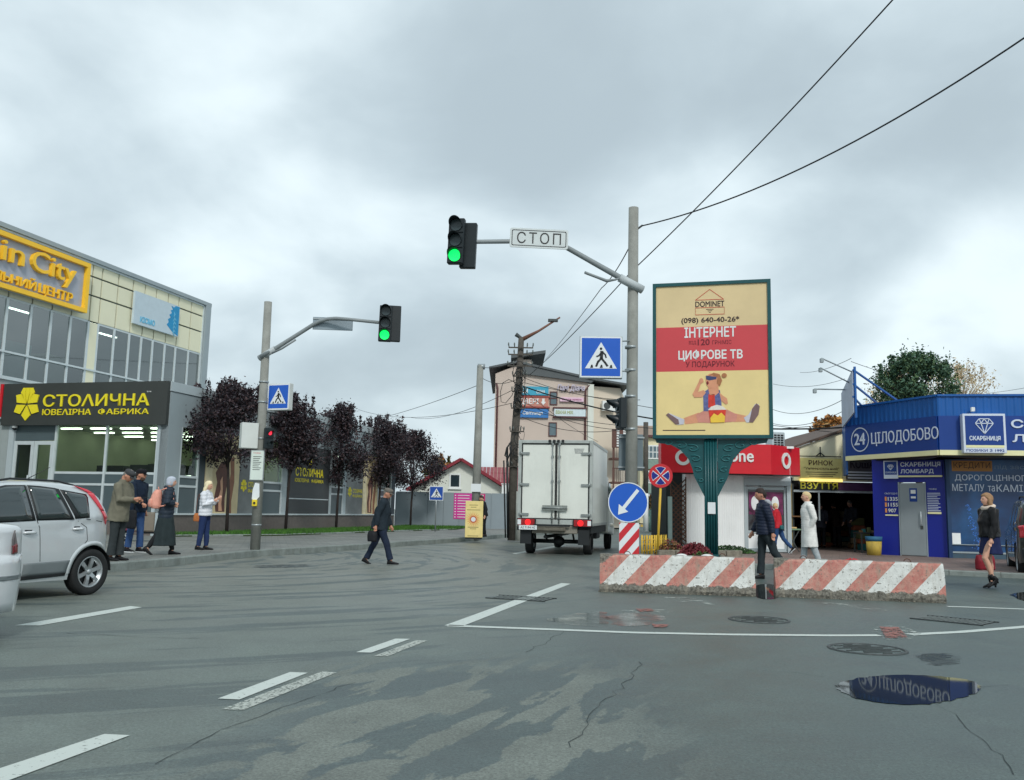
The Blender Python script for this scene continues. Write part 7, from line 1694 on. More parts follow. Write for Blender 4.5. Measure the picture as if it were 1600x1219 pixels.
# silver hatchback: near rear wheel stands at P0, the tail points away along 68 degrees
HA = R(68); P0 = K(132, 12.15); ex_h = Vector((math.cos(HA), math.sin(HA), 0)); ny = Vector((-math.sin(HA), math.cos(HA), 0))
HWD = 1.69; hx = 3.36
hl = P0 + ny * (HWD / 2 - .09) - ex_h * hx
top = [(0, .60), (.08, .74), (.3, .86), (.85, .97), (1.1, 1.07), (1.4, 1.24), (1.75, 1.39), (2.15, 1.46), (2.6, 1.478), (2.9, 1.47), (3.15, 1.44), (3.35, 1.39), (3.46, 1.33), (3.62, 1.12), (3.72, 1.0), (3.79, .86), (3.82, .55)]
belt = [(0, .70), (1.0, .88), (2.0, .92), (3.82, 1.02)]
hb, patch, seam, HS = car('silver_hatchback', 'silver hatchback with tall red tail lamp on its rear pillar, beside the kerb', 'car', (hl.x, hl.y, 0), HA, 3.82, HWD, top, belt, (.76, hx), .30, SIL)
hwl = Wall(P0.x, P0.y, HA)
def hpx(u, v):
    x, z = hwl.px(u, v, .0); return x + hx, z
def z4(x, y): return hpx(x / 4.516, 700 + y / 4.516)
f_r = [z4(*p) for p in ((212, 262), (300, 268), (400, 282), (430, 290), (490, 505), (228, 512))]
f_q = [z4(*p) for p in ((436, 292), (612, 326), (618, 350), (598, 492), (500, 500))]
f_f = [z4(*p) for p in ((-130, 330), (-60, 285), (60, 262), (200, 262), (218, 513), (60, 522), (-90, 530))]
for pts in (f_f, f_r, f_q): patch('window_surround', pts, TRIM, .004)
patch('side_window', [z4(*p) for p in ((-110, 335), (-45, 297), (60, 273), (184, 270), (192, 503), (60, 512), (-80, 518))], CGL, .010)
patch('side_window', [z4(*p) for p in ((224, 274), (300, 280), (398, 292), (462, 492), (236, 502))], CGL, .010)
patch('side_window', [z4(*p) for p in ((462, 306), (612, 332), (614, 350), (592, 482), (532, 486))], CGL, .010)
TLR = M('tail_lamp_red', (214, 44, 62), .2, var=.1, coat=.8)
for q_ in ([(3.08, 1.43), (3.28, 1.385), (3.38, 1.335), (3.28, 1.345)], [(3.28, 1.344), (3.38, 1.334), (3.54, 1.1), (3.47, 1.1)], [(3.47, 1.099), (3.54, 1.099), (3.65, .97), (3.60, .92)]):
    patch('tail_lamp', q_, TLR, .014)
seam([z4(*p) for p in ((205, 265), (225, 510), (245, 560), (245, 800))]); seam([z4(*p) for p in ((500, 500), (578, 560), (580, 650), (520, 730), (470, 800))])
seam([z4(*p) for p in ((575, 500), (700, 520))])
lower = [z4(*p) for p in ((130, 815), (455, 790), (460, 800), (440, 880), (120, 905))]; patch('sill_cladding', [(x, z) for x, z in lower], M('grey_cladding_strip', (112, 120, 122), .4, var=.05), .006, sides=(-1,))
patch('sill_strip', [(x, z) for x, z in (z4(120, 905), z4(430, 878), z4(428, 900), z4(118, 935))], TRIM, .008, sides=(-1,))
for (xa, xb, yy) in ((122, 215, 597), (474, 552, 571)):
    a = z4(xa, yy); b = z4(xb, yy); zc_ = (a[1] + b[1]) / 2 + .0
    patch('handle_recess', [(a[0] + .03, zc_ + .035), (b[0] - .05, zc_ + .035), (b[0] - .07, zc_ - .02), (a[0] + .05, zc_ - .02)], TRIM, .003, sides=(-1,))
    m = MB(); m.tube([HS(a[0], zc_, -1, .012), HS(a[0] * .7 + b[0] * .3, zc_ + .003, -1, .03), HS(a[0] * .3 + b[0] * .7, zc_ + .003, -1, .03), HS(b[0], zc_, -1, .012)], [.012, .018, .018, .012], 8); m.build('door_handle', SIL2, hb)
patch('wheel_arch_lip', [(hx + .40 * math.cos(math.pi * k / 12), .30 + .40 * math.sin(math.pi * k / 12)) for k in range(13)] + [(hx + .358 * math.cos(math.pi * k / 12), .30 + .358 * math.sin(math.pi * k / 12)) for k in range(12, -1, -1)], SIL, .012, sides=(), sub=1)
for sg in (-1,):
    v = []
    for k in range(25):
        a = math.pi * k / 24
        for q, o_ in ((.405, .001), (.385, .014), (.352, .014), (.350, -.04)): v.append(HS(hx + q * math.cos(a), .30 + q * math.sin(a), sg, o_))
    MB().add(v, [(4 * k + j, 4 * k + j + 1, 4 * k + j + 5, 4 * k + j + 4) for k in range(24) for j in range(3)], 0, True).build('wheel_arch_lip', SIL, hb)
m = MB(); m.tube([(2.9, 0, 1.46), (3.0, 0, 1.53), (3.3, 0, 1.68)], [.012, .006, .004], 6); m.build('antenna', TRIM, hb)
MB().tube([(3.68, -.3, 1.15), (3.98, -.2, 1.07)], .01, 6).build('rear_wiper', TRIM, hb)
for sg in (-1, 1): MB().tube([(1.8, sg * .60, 1.41), (2.2, sg * .61, 1.485), (2.9, sg * .61, 1.48), (3.2, sg * .58, 1.43)], .014, 8).build('roof_rail', TRIM, hb)
MB().box(3.72, 3.85, -.42, .42, .36, .58).build('rear_bumper', SIL, hb, bevel=.04)
# pale saloon, only its tail corner in the picture
SA = R(66); q0 = K(41, 8.3); ex_s = Vector((math.cos(SA), math.sin(SA), 0)); ns_ = Vector((-math.sin(SA), math.cos(SA), 0)); LSd = 4.5
sl = q0 + ns_ * .80 - ex_s * (LSd - .06)
top2 = [(0, .6), (.2, .74), (1.2, .92), (1.9, 1.34), (2.4, 1.42), (3.0, 1.38), (3.55, 1.10), (4.0, 1.035), (4.35, 1.01), (4.46, .96), (4.5, .60)]
sb_, patch2, seam2, SS = car('pale_saloon', 'pale silver saloon with only its rear corner and tail lamp at the left edge', 'car', (sl.x, sl.y, 0), SA, LSd, 1.7, top2, [(0, .7), (4.5, .96)], (.85, 3.45), .31, SIL2)
patch2('side_window', [(1.5, .98), (1.95, 1.28), (2.9, 1.30), (3.35, 1.06), (3.3, .99)], CGL, .008)
swl = Wall(q0.x, q0.y, SA)
def s4(x, y): a, z = swl.px(x / 4.516, 700 + y / 4.516, 0.02); return a + LSd - .06, z
patch2('tail_lamp', [s4(*p) for p in ((88, 580), (104, 640), (112, 680), (110, 745), (58, 748), (66, 640))], M('tail_lamp_smoke', (96, 92, 92), .15, var=.3, scale=4, coat=.8), .012)
patch2('tail_lamp_lens', [s4(*p) for p in ((106, 672), (111, 690), (110, 742), (60, 745), (62, 690))], M('tail_lamp_dark_red', (120, 34, 40), .2, var=.2, coat=.8), .02)
patch2('bumper_strip', [(3.82, .52), (4.42, .52), (4.42, .56), (3.82, .56)], MATS['grey_cladding_strip'], .02); patch2('bumper_skin', [(3.82, .24), (4.36, .24), (4.44, .5), (4.44, .74), (3.86, .74)], SIL2, .015)
# dark off-roader at the right edge
DA = R(-115); dcn = K(1594, 19.6); hd = Vector((math.sin(R(25)), math.cos(R(25)), 0)); rt = Vector((math.cos(R(25)), -math.sin(R(25)), 0))
GRN2 = M('dark_green_paint', (40, 50, 50), .3, metal=.3, var=.05, coat=.8)
dl_ = dcn + rt * .88 + hd * 4.35
top3 = [(0, .75), (.15, .95), (1.1, 1.08), (1.35, 1.2), (1.8, 1.6), (2.3, 1.72), (3.7, 1.70), (4.1, 1.62), (4.25, 1.3), (4.33, 1.0), (4.35, .7)]
dk, patch3, seam3, DS = car('dark_offroader', 'dark green off-roader with a red tail lamp parked at the right edge', 'car', (dl_.x, dl_.y, 0), DA, 4.35, 1.76, top3, [(0, .9), (4.35, 1.08)], (.85, 3.55), .36, GRN2, zb=.3, roof_in=.84)
patch3('side_window', [(1.5, 1.14), (1.85, 1.5), (2.4, 1.6), (2.4, 1.12)], CGL, .008); patch3('side_window', [(2.5, 1.12), (2.5, 1.6), (3.2, 1.6), (3.25, 1.12)], CGL, .008); patch3('side_window', [(3.35, 1.13), (3.3, 1.6), (3.95, 1.54), (4.02, 1.2)], CGL, .008)
patch3('tail_lamp', [(4.12, .86), (4.08, 1.12), (4.22, 1.14), (4.27, .88)], MATS['tail_lamp_red'], .02)
seam3([(2.45, 1.1), (2.45, .5)]); seam3([(3.3, 1.1), (3.3, .8)])
for sg in (-1, 1): MB().box(4.3, 4.37, sg * .62 - .1, sg * .62 + .1, .84, 1.12).build('tail_lamp', MATS['tail_lamp_red'], dk, bevel=.01)
MB().box(4.22, 4.30, -.6, .6, 1.16, 1.52).build('rear_window', CGL, dk, bevel=.03); MB().box(4.28, 4.45, -.82, .82, .42, .66).build('rear_bumper', TRIM, dk, bevel=.04)
for sg in (-1, 1): MB().tube([(2.35, sg * .66, 1.74), (2.5, sg * .66, 1.79), (3.6, sg * .66, 1.77), (3.8, sg * .66, 1.70)], .018, 8).build('roof_rail', TRIM, dk)

# ------------------------------------------------------------------ box truck seen from behind
TA = -R(11.6); tw_ = 1.06; tc = Vector((K(868, 25.7).x, 25.7, 0))
tk = thing('box_truck', 'white box truck seen from behind with both rear doors shut and red lamps lit', 'truck', tc, TA)
TWH = M('truck_white', (220, 224, 216), .42, var=.06, scale=1.2, dirt=.10, coat=.2); TFR = M('truck_frame', (178, 184, 180), .4, var=.1, scale=3, metal=.3, dirt=.25); GALV2 = M('rod_zinc', (150, 156, 154), .4, metal=.6, var=.15)
twl = Wall(tc.x, tc.y, TA)
zT = twl.px(868, 688)[1]; zB = twl.px(868, 817)[1]
xa = twl.px(810, 750)[0]; xb = twl.px(926, 750)[0]; tw_ = (xb - xa) / 2; xm = (xa + xb) / 2
BL = 4.3
box(tk, 'side_panel', xa, xa + .05, .06, BL, zB, zT - .06, TWH); box(tk, 'side_panel', xb - .05, xb, .06, BL, zB, zT - .06, TWH); box(tk, 'roof', xa, xb, .06, BL, zT - .058, zT - .01, TWH); box(tk, 'front_bulkhead', xa, xb, BL - .05, BL + .002, zB, zT - .06, TWH); box(tk, 'floor', xa, xb, .06, BL, zB - .05, zB - .001, TFR)
fw_ = .09
for nm, q in (('frame', (xa - .01, xa + fw_, zB - .04, zT)), ('frame', (xb - fw_, xb + .01, zB - .04, zT)), ('frame', (xa + fw_ + .001, xb - fw_ - .001, zT - fw_, zT)), ('frame', (xa + fw_ + .001, xb - fw_ - .001, zB - .06, zB + .09))): MB().box(q[0], q[1], -.03, .058, q[2], q[3]).build(nm, TFR, tk, bevel=.008)
for z in (zT - .03, zB - .02): 
    for x in (xa - .012, xb - .01): MB().box(x, x + .022, .07, BL, z - .05, z + .03).build('edge_rail', TFR, tk)
xs0 = twl.px(869, 750)[0]; di, do_ = zB + .10, zT - fw_ - .012
for p, q in ((xa + fw_ + .01, xs0 - .008), (xs0 + .008, xb - fw_ - .01)):
    d_ = MB().box(p, q, -.01, .03, di, do_).build('rear_door', TWH, tk, bevel=.01)
    m = MB()
    for a_, b_3, c_, e_ in ((p, p + .025, di, do_), (q - .025, q, di, do_), (p + .026, q - .026, di, di + .025), (p + .026, q - .026, do_ - .025, do_)): m.box(a_, b_3, -.022, -.0105, c_, e_)
    m.build('door_seal', TRIM, d_)
for sg in (-1, 1):
    for f in (.10, .48, .84):
        z = zT - (zT - zB) * f - .15; x = xa + .02 if sg < 0 else xb - .02; x2 = x - sg * .36 if False else x + (-sg) * .30
        MB().box(min(x, x2), max(x, x2), -.05, -.0225, z - .035, z + .035).tube([(x - sg * .06, -.055, z - .06), (x - sg * .06, -.055, z + .06)], .022, 8).build('hinge', GALV2, tk)
    for off in (.10,):
        x = xs0 + sg * off; MB().tube([(x, -.055, zB - .02), (x, -.055, zT - .05)], .017, 10).build('locking_rod', GALV2, tk)
        for f in (.06, .2, .5, .8, .95): z = zB + (zT - zB) * f; MB().box(x - .035, x + .035, -.07, -.0225, z - .03, z + .03).build('rod_bracket', GALV2, tk, bevel=.006)
    for q in (0, .13): MB().box(xs0 + sg * (.06 + q) - .035, xs0 + sg * (.06 + q) + .035, -.09, -.031, zT - .07, zT + .01).build('rod_cam', TRIM, tk, bevel=.008)
zL = twl.px(868, 794)[1]; a = twl.px(848, 794)[0]; b = twl.px(887, 794)[0]
MB().box(a, b, -.085, -.071, zL - .075, zL + .075).build('latch_plate', M('latch_grey', (132, 138, 134), .5, var=.3, scale=12), tk, bevel=.01); MB().tube([(a, -.1, zL), (b, -.1, zL)], .018, 8).build('latch_handle', GALV2, tk)
q = twl.rect(896, 701, 910, 709); MB().prism([(q[0] + .05, q[2]), (q[1], q[2]), (q[1] + .06, q[3]), (q[0] + .02, q[3])], -.0135, -.0105).build('sticker', M('sticker_grey', (170, 174, 170), .5, var=.3, scale=20), tk)
# chassis, lamps, plate, step
zl_ = twl.px(868, 822)[1]; 
MB().box(xa + .05, xb - .05, .15, 5.0, .62, zB - .051).build('chassis', TRIM, tk)
MB().box(xa + .42, xb - .42, -.02, .1, .60, zB - .08).build('rear_beam', M('dirty_beam', (132, 128, 118), .8, var=.3, scale=6, dirt=.4), tk, bevel=.02)
MB().box(xa + .55, xb - .75, -.1, .0, .66, .78).build('rear_step', M('dirty_bumper', (104, 100, 90), .8, var=.3, scale=6), tk, bevel=.03)
MB().box(xa + .48, xb - .62, -.12, -.101, .80, .86).build('tow_hatch', TRIM, tk)
LRD = M('brake_lamp_glow', (230, 30, 34), .4, var=0, emit=.9); LRD2 = M('lamp_red_plastic', (150, 20, 26), .25, var=.1, coat=.5)
for sg in (-1, 1):
    xc = xm + sg * (tw_ - .27)
    MB().box(xc - .27, xc + .27, -.1, .06, .80, 1.02).build('lamp_box', TRIM, tk, bevel=.01)
    MB().box(xc - .24, xc + .24, -.115, -.101, .82, 1.0).build('lamp_lens', LRD2, tk, bevel=.004)
    MB().tube([(xc + .05 * -sg * 1.0, -.125, .91), (xc + .05 * -sg, -.116, .91)], .085, 16).build('brake_lamp', LRD, tk)
    MB().box(xc - sg * -.2 - .05, xc - sg * -.2 + .05, -.12, -.1155, .84, .98).build('reverse_lamp', SGW, tk)
    MB().box(xm + sg * (tw_ - .24) - .16, xm + sg * (tw_ - .24) + .16, .0, .03, .30, .72).build('mud_flap', TRIM, tk)
    w_ = wheel(tk, xm + sg * (tw_ - .22), .95, .34, .24, sg); w_.rotation_euler = (0, 0, R(0))
for o_ in [c for c in tk.children if c.name.startswith('wheel')]: bpy.data.objects.remove(o_) if False else None
q = twl.rect(811, 822, 839, 838, -.1); xp1 = q[0]; MB().box(xp1, xp1 + .52, -.14, -.125, .70, .82).build('number_plate', SGW, tk); pt_ = bpy.data.objects.get('number_plate')
T(tk, 'АІ 7194 НІ', xp1 + .05, xp1 + .47, .725, .795, -.141, BLACK, .002)
MB().box(xa + .0, xa + .56, -.12, -.10, .68, .79).build('plate_holder', TRIM, tk)
# cab ahead of the box
CW_ = 1.0; cab = [(4.45, .55), (4.45, 2.35), (4.7, 2.45), (5.3, 2.42), (5.9, 1.55), (6.6, 1.2), (6.75, .9), (6.7, .45)]
n = len(cab); v = [(xm + .1 + s_ * CW_ * (1 if z < 1.5 else .92), y, z) for s_ in (-1, 1) for y, z in cab]
MB().add(v, [list(range(n)), list(range(n, 2 * n))[::-1]] + [(i, n + i, n + (i + 1) % n, (i + 1) % n) for i in range(n)]).build('cab', TWH, tk, bevel=.03)
for sg in (-1, 1):
    MB().box(xm + .1 + sg * .985 - .01, xm + .1 + sg * .985 + .01, 4.7, 5.4, 1.45, 2.2).build('cab_window', CGL, tk); MB().box(xm + .1 + sg * 1.2 - .1, xm + .1 + sg * 1.2 + .1, 5.45, 5.55, 1.35, 1.8).build('mirror', TRIM, tk, bevel=.03)
    MB().bar((xm + .1 + sg * 1.0, 5.5, 1.5), (xm + .1 + sg * 1.15, 5.5, 1.5), .03, .03).build('mirror_arm', TRIM, tk)
    wheel(tk, xm + .1 + sg * .86, 5.75, .34, .22, sg); MB().box(xm + .1 + sg * .97 - .06, xm + .1 + sg * .97 + .05, 5.3, 6.2, .74, .86).build('wheel_arch', TWH, tk, bevel=.03)
MB().box(xb - .5, xb - .12, 2.3, 3.3, .42, .72).build('side_tank', TRIM, tk, bevel=.03); MB().tube([(xm - .3, .2, .50), (xm - .3, 5, .50)], .05, 8).build('drive_shaft', TRIM, tk); MB().ball((xm, .95, .36), .17, .17, .15).tube([(xm - tw_ + .2, .95, .36), (xm + tw_ - .2, .95, .36)], .06, 8).build('rear_axle', TRIM, tk)
for x in (xm - .35, xm + .45): MB().tube([(x, .5, .64), (x, .9, .36)], .03, 6).build('shock_absorber', TRIM, tk)
# truck wheels are built across the track: turn every wheel so that its face points sideways
for o_ in tk.children:
    if o_.name.split('.')[0] == 'wheel': o_.rotation_euler = (0, 0, R(90))

# ------------------------------------------------------------------ scooter between the waiting people
SC = K(226, 25.6, .15); st_ = thing('motor_scooter', 'maroon and grey scooter parked behind the man in blue jeans', 'scooter', SC, R(8))
MAR = M('maroon_plastic', (112, 44, 70), .3, var=.08, coat=.5); GRY = M('scooter_grey', (120, 112, 100), .45, var=.1)
wheel(st_, .62, 0, .2, .1, -1, 5); wheel(st_, -.55, 0, .2, .11, -1, 5)
MB().tube([(.62, 0, .3), (.50, 0, .62), (.42, 0, 1.0)], [.035, .04, .035], 10).build('fork', IRON, st_); MB().prism([(.52, .30), (.60, .42), (.46, .92), (.38, .92), (.36, .35)], -.16, .16).build('leg_shield', MAR, st_, bevel=.03)
MB().prism([(.47, .36), (.80, .34), (.74, .46), (.56, .50)], -.07, .07).build('front_mudguard', MAR, st_, bevel=.02); MB().box(-.1, .40, -.15, .15, .22, .30).build('footboard', TRIM, st_, bevel=.02)
MB().prism([(-.9, .62), (-.1, .66), (-.02, .30), (-.35, .24), (-.78, .40)], -.16, .16).build('rear_body', MAR, st_, bevel=.03); MB().prism([(-.85, .63), (-.08, .67), (-.1, .76), (-.5, .78), (-.88, .72)], -.14, .14).build('seat', TRIM, st_, bevel=.03)
MB().tube([(.40, -.32, 1.02), (.44, 0, 1.0), (.40, .32, 1.02)], .018, 8).build('handlebar', IRON, st_); MB().ball((.53, 0, .88), .07, .09, .07).build('headlamp', SGW, st_)
MB().box(-.25, .28, -.22, -.17, .28, .82).build('side_case', GRY, st_, bevel=.03); MB().tube([(.38, -.25, 1.03), (.38, -.33, 1.22)], .008, 6).ball((.38, -.34, 1.27), .06, .02, .04).build('mirror', TRIM, st_)
# ------------------------------------------------------------------ people
SKIN = M('skin', (206, 158, 134), .55, var=.06, scale=8); SKIN2 = M('tanned_skin', (184, 132, 108), .55, var=.08, scale=8)
def cloth(name, rgb, rough=.85): return M('cloth_' + name, rgb, rough, var=.16, scale=7, bump=.15, bscale=160, spec=.2)
def fuse(m, name, mat, parent, vox=.013, ridge=0, rp=.075, wr=.006, seed=0, rzone=None, smooth=2):
    """join the lofts into one continuous skin by a voxel remesh, then add folds"""
    me0 = m.mesh('tmp'); ob = bpy.data.objects.new('tmp', me0); COL.objects.link(ob)
    md = ob.modifiers.new('r', 'REMESH'); md.mode = 'VOXEL'; md.voxel_size = vox; md.use_smooth_shade = True
    if smooth: ms = ob.modifiers.new('s', 'SMOOTH'); ms.iterations = smooth; ms.factor = .5
    bpy.context.view_layer.update(); me = bpy.data.meshes.new_from_object(ob.evaluated_get(_dg())); bpy.data.objects.remove(ob); bpy.data.meshes.remove(me0)
    nrm = [v.normal.copy() for v in me.vertices]
    for v, n_ in zip(me.vertices, nrm):
        p = v.co; f = noise.noise(Vector((p.x * 9 + seed, p.y * 9, p.z * 5))) + .5 * noise.noise(Vector((p.x * 22 + seed, p.y * 22, p.z * 13)))
        d_ = wr * f
        if ridge and (rzone is None or rzone[0] < p.z < rzone[1]): d_ += ridge * (abs(math.sin(math.pi * (p.z + .1 * abs(p.y)) / rp)) ** .6 - .6)
        v.co = p + n_ * d_
    me.name = name; me.materials.clear(); me.materials.append(mat)
    for p in me.polygons: p.use_smooth = True
    return link(name, me, parent)
def ring_loft(m, rings, n=20, M4=None):
    """rings: (x, y, z, rx, ry)"""
    v = []
    for x, y, z, rx, ry in rings:
        for k in range(n):
            a = 2 * math.pi * k / n; p = Vector((x + rx * math.cos(a), y + ry * math.sin(a), z)); v.append(M4 @ p if M4 else p)
    nr = len(rings); f = [(i * n + k, i * n + (k + 1) % n, (i + 1) * n + (k + 1) % n, (i + 1) * n + k) for i in range(nr - 1) for k in range(n)]
    f += [list(range(n))[::-1], [(nr - 1) * n + k for k in range(n)]]; m.add(v, f, 0, True)
def head_mesh(m, M4, s=1.0):
    n, q = 28, 22; v = []
    for i in range(q + 1):
        ph = math.pi * i / q - math.pi / 2
        for k in range(n):
            th = 2 * math.pi * k / n; c = math.cos(ph); x, y, z = c * math.cos(th), c * math.sin(th), math.sin(ph)
            X, Y, Z = .096 * x, .076 * y, .118 * z
            fr = max(0, x)
            if z < -.1: Y *= 1 - .28 * (-z - .1); X *= (1 - .25 * (-z - .1)) if x < 0 else 1.0; X += .010 * fr * (-z)
            g = lambda cy, cz, sy, sz: math.exp(-((y - cy) / sy) ** 2 - ((z - cz) / sz) ** 2) * (fr > .3)
            X += .024 * g(0, -.16, .16, .17) + .010 * g(0, .02, .12, .2) + .006 * g(0, .22, .6, .1) - .008 * (g(.38, .03, .2, .12) + g(-.38, .03, .2, .12)) + .007 * g(0, -.52, .3, .08) + .012 * g(0, -.86, .3, .16)
            if x < -.2: X -= .008
            v.append(M4 @ (Vector((X, Y, Z)) * s))
    m.add(v, [(i * n + k, i * n + (k + 1) % n, (i + 1) * n + (k + 1) % n, (i + 1) * n + k) for i in range(q) for k in range(n)], 0, True)
    for sg in (-1, 1): # ears
        c = M4 @ (Vector((-.008, sg * .078, -.012)) * s); m.ball(c, .018 * s, .012 * s, .03 * s, 8, 6)
def person(lab, p, face, H=1.72, lean=0, legs=((0, 0), (0, 0)), arms=((0, 8, 10, 0), (0, 8, 10, 0)), head=(0, 0), skin=None, top=None, top_hem=.86, top_kw=None, bottom=None, skirt=None, shoes=None, heel=0.0, hair=None, hair_kind='short', hat=None, hat_kind=None, group=None, fat=1.12, collar=None, bare_legs=False, extras=None, sole=None, fist=False):
    """faces local +x. legs: (thigh forward deg, knee flex deg); arms: (swing, abduct, elbow flex, inward turn)"""
    skin = skin or SKIN; s = H / 1.75
    t_ = thing('person', lab, 'person', p, R(face), group)
    J = {}; hz = .93
    for i, (th, kf) in enumerate(legs):
        sd = 1 if i == 0 else -1; th, kf = R(th), R(kf); h_ = Vector((0, sd * .09, hz)); kn = h_ + Vector((math.sin(th), sd * .005, -math.cos(th))) * .44; an = kn + Vector((math.sin(th - kf), 0, -math.cos(th - kf))) * .41; J['leg', i] = (h_, kn, an, th - kf)
    low = min(J['leg', i][2].z - .08 - max(0, math.sin(-J['leg', i][3])) * .06 for i in (0, 1)); up_ = Vector((0, 0, -low + heel)); 
    for i in (0, 1): a, b, c, d_ = J['leg', i]; J['leg', i] = (a + up_, b + up_, c + up_, d_)
    pel = Vector((0, 0, .95)) + up_
    TM = Matrix.Translation(pel) @ Matrix.Rotation(R(lean), 4, 'Y') @ Matrix.Translation(-pel) @ Matrix.Translation(up_)
    SC_ = Matrix.Scale(s, 4)
    T4 = SC_ @ TM
    neck = Vector((.0, 0, 1.53)); HM = T4 @ Matrix.Translation(neck) @ Matrix.Rotation(R(head[1]), 4, 'Z') @ Matrix.Rotation(R(head[0]), 4, 'Y') @ Matrix.Translation((.022, 0, .105))
    L3 = lambda v_: SC_ @ v_
    for i, (sw, ab, el, inw) in enumerate(arms):
        sd = 1 if i == 0 else -1; sh = Vector((0, sd * .185, 1.42)); sw, ab, el, inw = R(sw), R(ab), R(el), R(inw)
        d1 = Vector((math.sin(sw) * math.cos(ab), sd * math.sin(ab), -math.cos(sw) * math.cos(ab))); eb = sh + d1 * .29
        d2 = Vector((math.sin(sw + el) * math.cos(inw), -sd * math.sin(inw) + sd * math.sin(ab) * .5, -math.cos(sw + el))).normalized(); wr_2 = eb + d2 * .25
        J['arm', i] = (TM @ sh, TM @ eb, TM @ wr_2, (TM.to_3x3() @ d2).normalized())
    # ---- body
    b = MB()
    ring_loft(b, [(0, 0, .84, .07, .12), (0, 0, .90, .10, .155), (0, 0, .97, .11, .165), (0, 0, 1.10, .095, .135), (.0, 0, 1.22, .105, .150), (.0, 0, 1.34, .11, .17), (-.005, 0, 1.42, .085, .165), (-.01, 0, 1.47, .06, .09), (-.008, 0, 1.50, .052, .058), (.0, 0, 1.60, .05, .054)], 20, T4)
    head_mesh(b, HM, s)
    for i in (0, 1):
        h_, kn, an, sa = J['leg', i]; sd = 1 if i == 0 else -1
        b.tube([L3(h_ + Vector((0, 0, .02))), L3(h_.lerp(kn, .35)), L3(h_.lerp(kn, .8)), L3(kn), L3(kn.lerp(an, .3) + Vector((-.012, 0, 0))), L3(kn.lerp(an, .75)), L3(an)], [x * s for x in (.085, .082, .062, .054, .056, .040, .036)], 14)
        f_ = Vector((math.cos(sa), 0, math.sin(sa))) if True else None
        b.tube([L3(an + Vector((-.02, 0, -.02))), L3(an + f_ * .04 + Vector((0, 0, -.045)))], [.032 * s, .028 * s], 8)
        sh, eb, wr_2, d2 = J['arm', i]
        b.tube([L3(sh + Vector((0, -sd * .03, 0))), L3(sh), L3(sh.lerp(eb, .5)), L3(eb), L3(eb.lerp(wr_2, .35)), L3(wr_2)], [x * s for x in (.05, .052, .045, .038, .038, .026)], 12)
        # hand: palm, four unequal bent fingers and a thumb from the palm's side
        side_ = Vector((0, 1, 0)).cross(d2); side_ = side_.normalized() if side_.length > .1 else Vector((1, 0, 0)); nrm = d2.cross(side_).normalized()
        pw = wr_2 + d2 * .045
        b.tube([L3(wr_2), L3(pw), L3(wr_2 + d2 * .085)], [.024 * s, .031 * s, .030 * s], 10)
        inn_ = -sd * 1.0
        for k in range(4):
            o_ = side_ * (.026 - k * .0175); ln = (.068, .078, .073, .058)[k]; cu_ = R(55 if fist else 24); base = wr_2 + d2 * .08 + o_; q1 = base + d2 * ln * .45; cd = (d2 * math.cos(cu_) + nrm * math.sin(cu_) * inn_ * -1).normalized(); q2 = q1 + cd * ln * .35; cd2 = (d2 * math.cos(cu_ * 1.8) + nrm * math.sin(cu_ * 1.8) * inn_ * -1).normalized(); q3 = q2 + cd2 * ln * .3
            b.tube([L3(base - d2 * .02), L3(q1), L3(q2), L3(q3)], [.0105 * s, .010 * s, .009 * s, .0075 * s], 7)
        tb = wr_2 + d2 * .03 + side_ * .028; b.tube([L3(tb), L3(tb + (d2 * .6 + side_ * .6).normalized() * .035), L3(tb + (d2 * .6 + side_ * .6).normalized() * .035 + d2 * .03)], [.013 * s, .011 * s, .009 * s], 7)
    fuse(b, 'body', skin, t_, vox=.0095 * s, wr=.0008, smooth=1)
    for sg in (-1, 1):
        c = HM @ (Vector((.083, sg * .030, .004)) * s); e_ = MB(); e_.ball(c, .008 * s, .011 * s, .007 * s, 8, 6); e_.build('eye', M('eye_dark', (40, 34, 32), .2, var=0), t_)
        e_ = MB(); e_.tube([HM @ (Vector((.090, sg * .016, .026)) * s), HM @ (Vector((.086, sg * .045, .024)) * s)], .0035 * s, 5); e_.build('eyebrow', hair or M('brow', (70, 58, 50), .8, var=0), t_)
    e_ = MB(); e_.tube([HM @ (Vector((.093, -.020, -.060)) * s), HM @ (Vector((.099, 0, -.061)) * s), HM @ (Vector((.093, .020, -.060)) * s)], .0045 * s, 6); e_.build('mouth', M('lips', (160, 92, 84), .5, var=0), t_)
    # ---- lower garments
    if bottom:
        m = MB()
        ring_loft(m, [(0, 0, .80, .075, .12), (0, 0, .86, .115, .165), (0, 0, .97, .125 * fat, .178), (0, 0, 1.05, .115 * fat, .158)], 20, T4)
        for i in (0, 1):
            h_, kn, an, sa = J['leg', i]; m.tube([L3(h_ + Vector((0, 0, .03))), L3(h_.lerp(kn, .35)), L3(h_.lerp(kn, .8)), L3(kn), L3(kn.lerp(an, .4)), L3(kn.lerp(an, .96))], [x * s for x in (.10, .098, .080, .074, .070, bottom[1])], 14)
        fuse(m, 'trousers', bottom[0], t_, vox=.013 * s, wr=.010, seed=3)
    if skirt:
        mt, zl_, rb_, zt2_ = skirt; m = MB(); n = 36; rings = []
        sw = (math.sin(J['leg', 0][3]) + math.sin(J['leg', 1][3])) * .02
        for j in range(9):
            f_ = j / 8; z = zt2_ + (zl_ - zt2_) * f_; r_ = .16 + (rb_ - .16) * f_ ** .8; rings.append([(sw * f_ + r_ * .85 * math.cos(2 * math.pi * k / n) * (1 + .07 * f_ * math.sin(7 * 2 * math.pi * k / n)), r_ * math.sin(2 * math.pi * k / n) * (1 + .07 * f_ * math.sin(7 * 2 * math.pi * k / n + 1)), z) for k in range(n)])
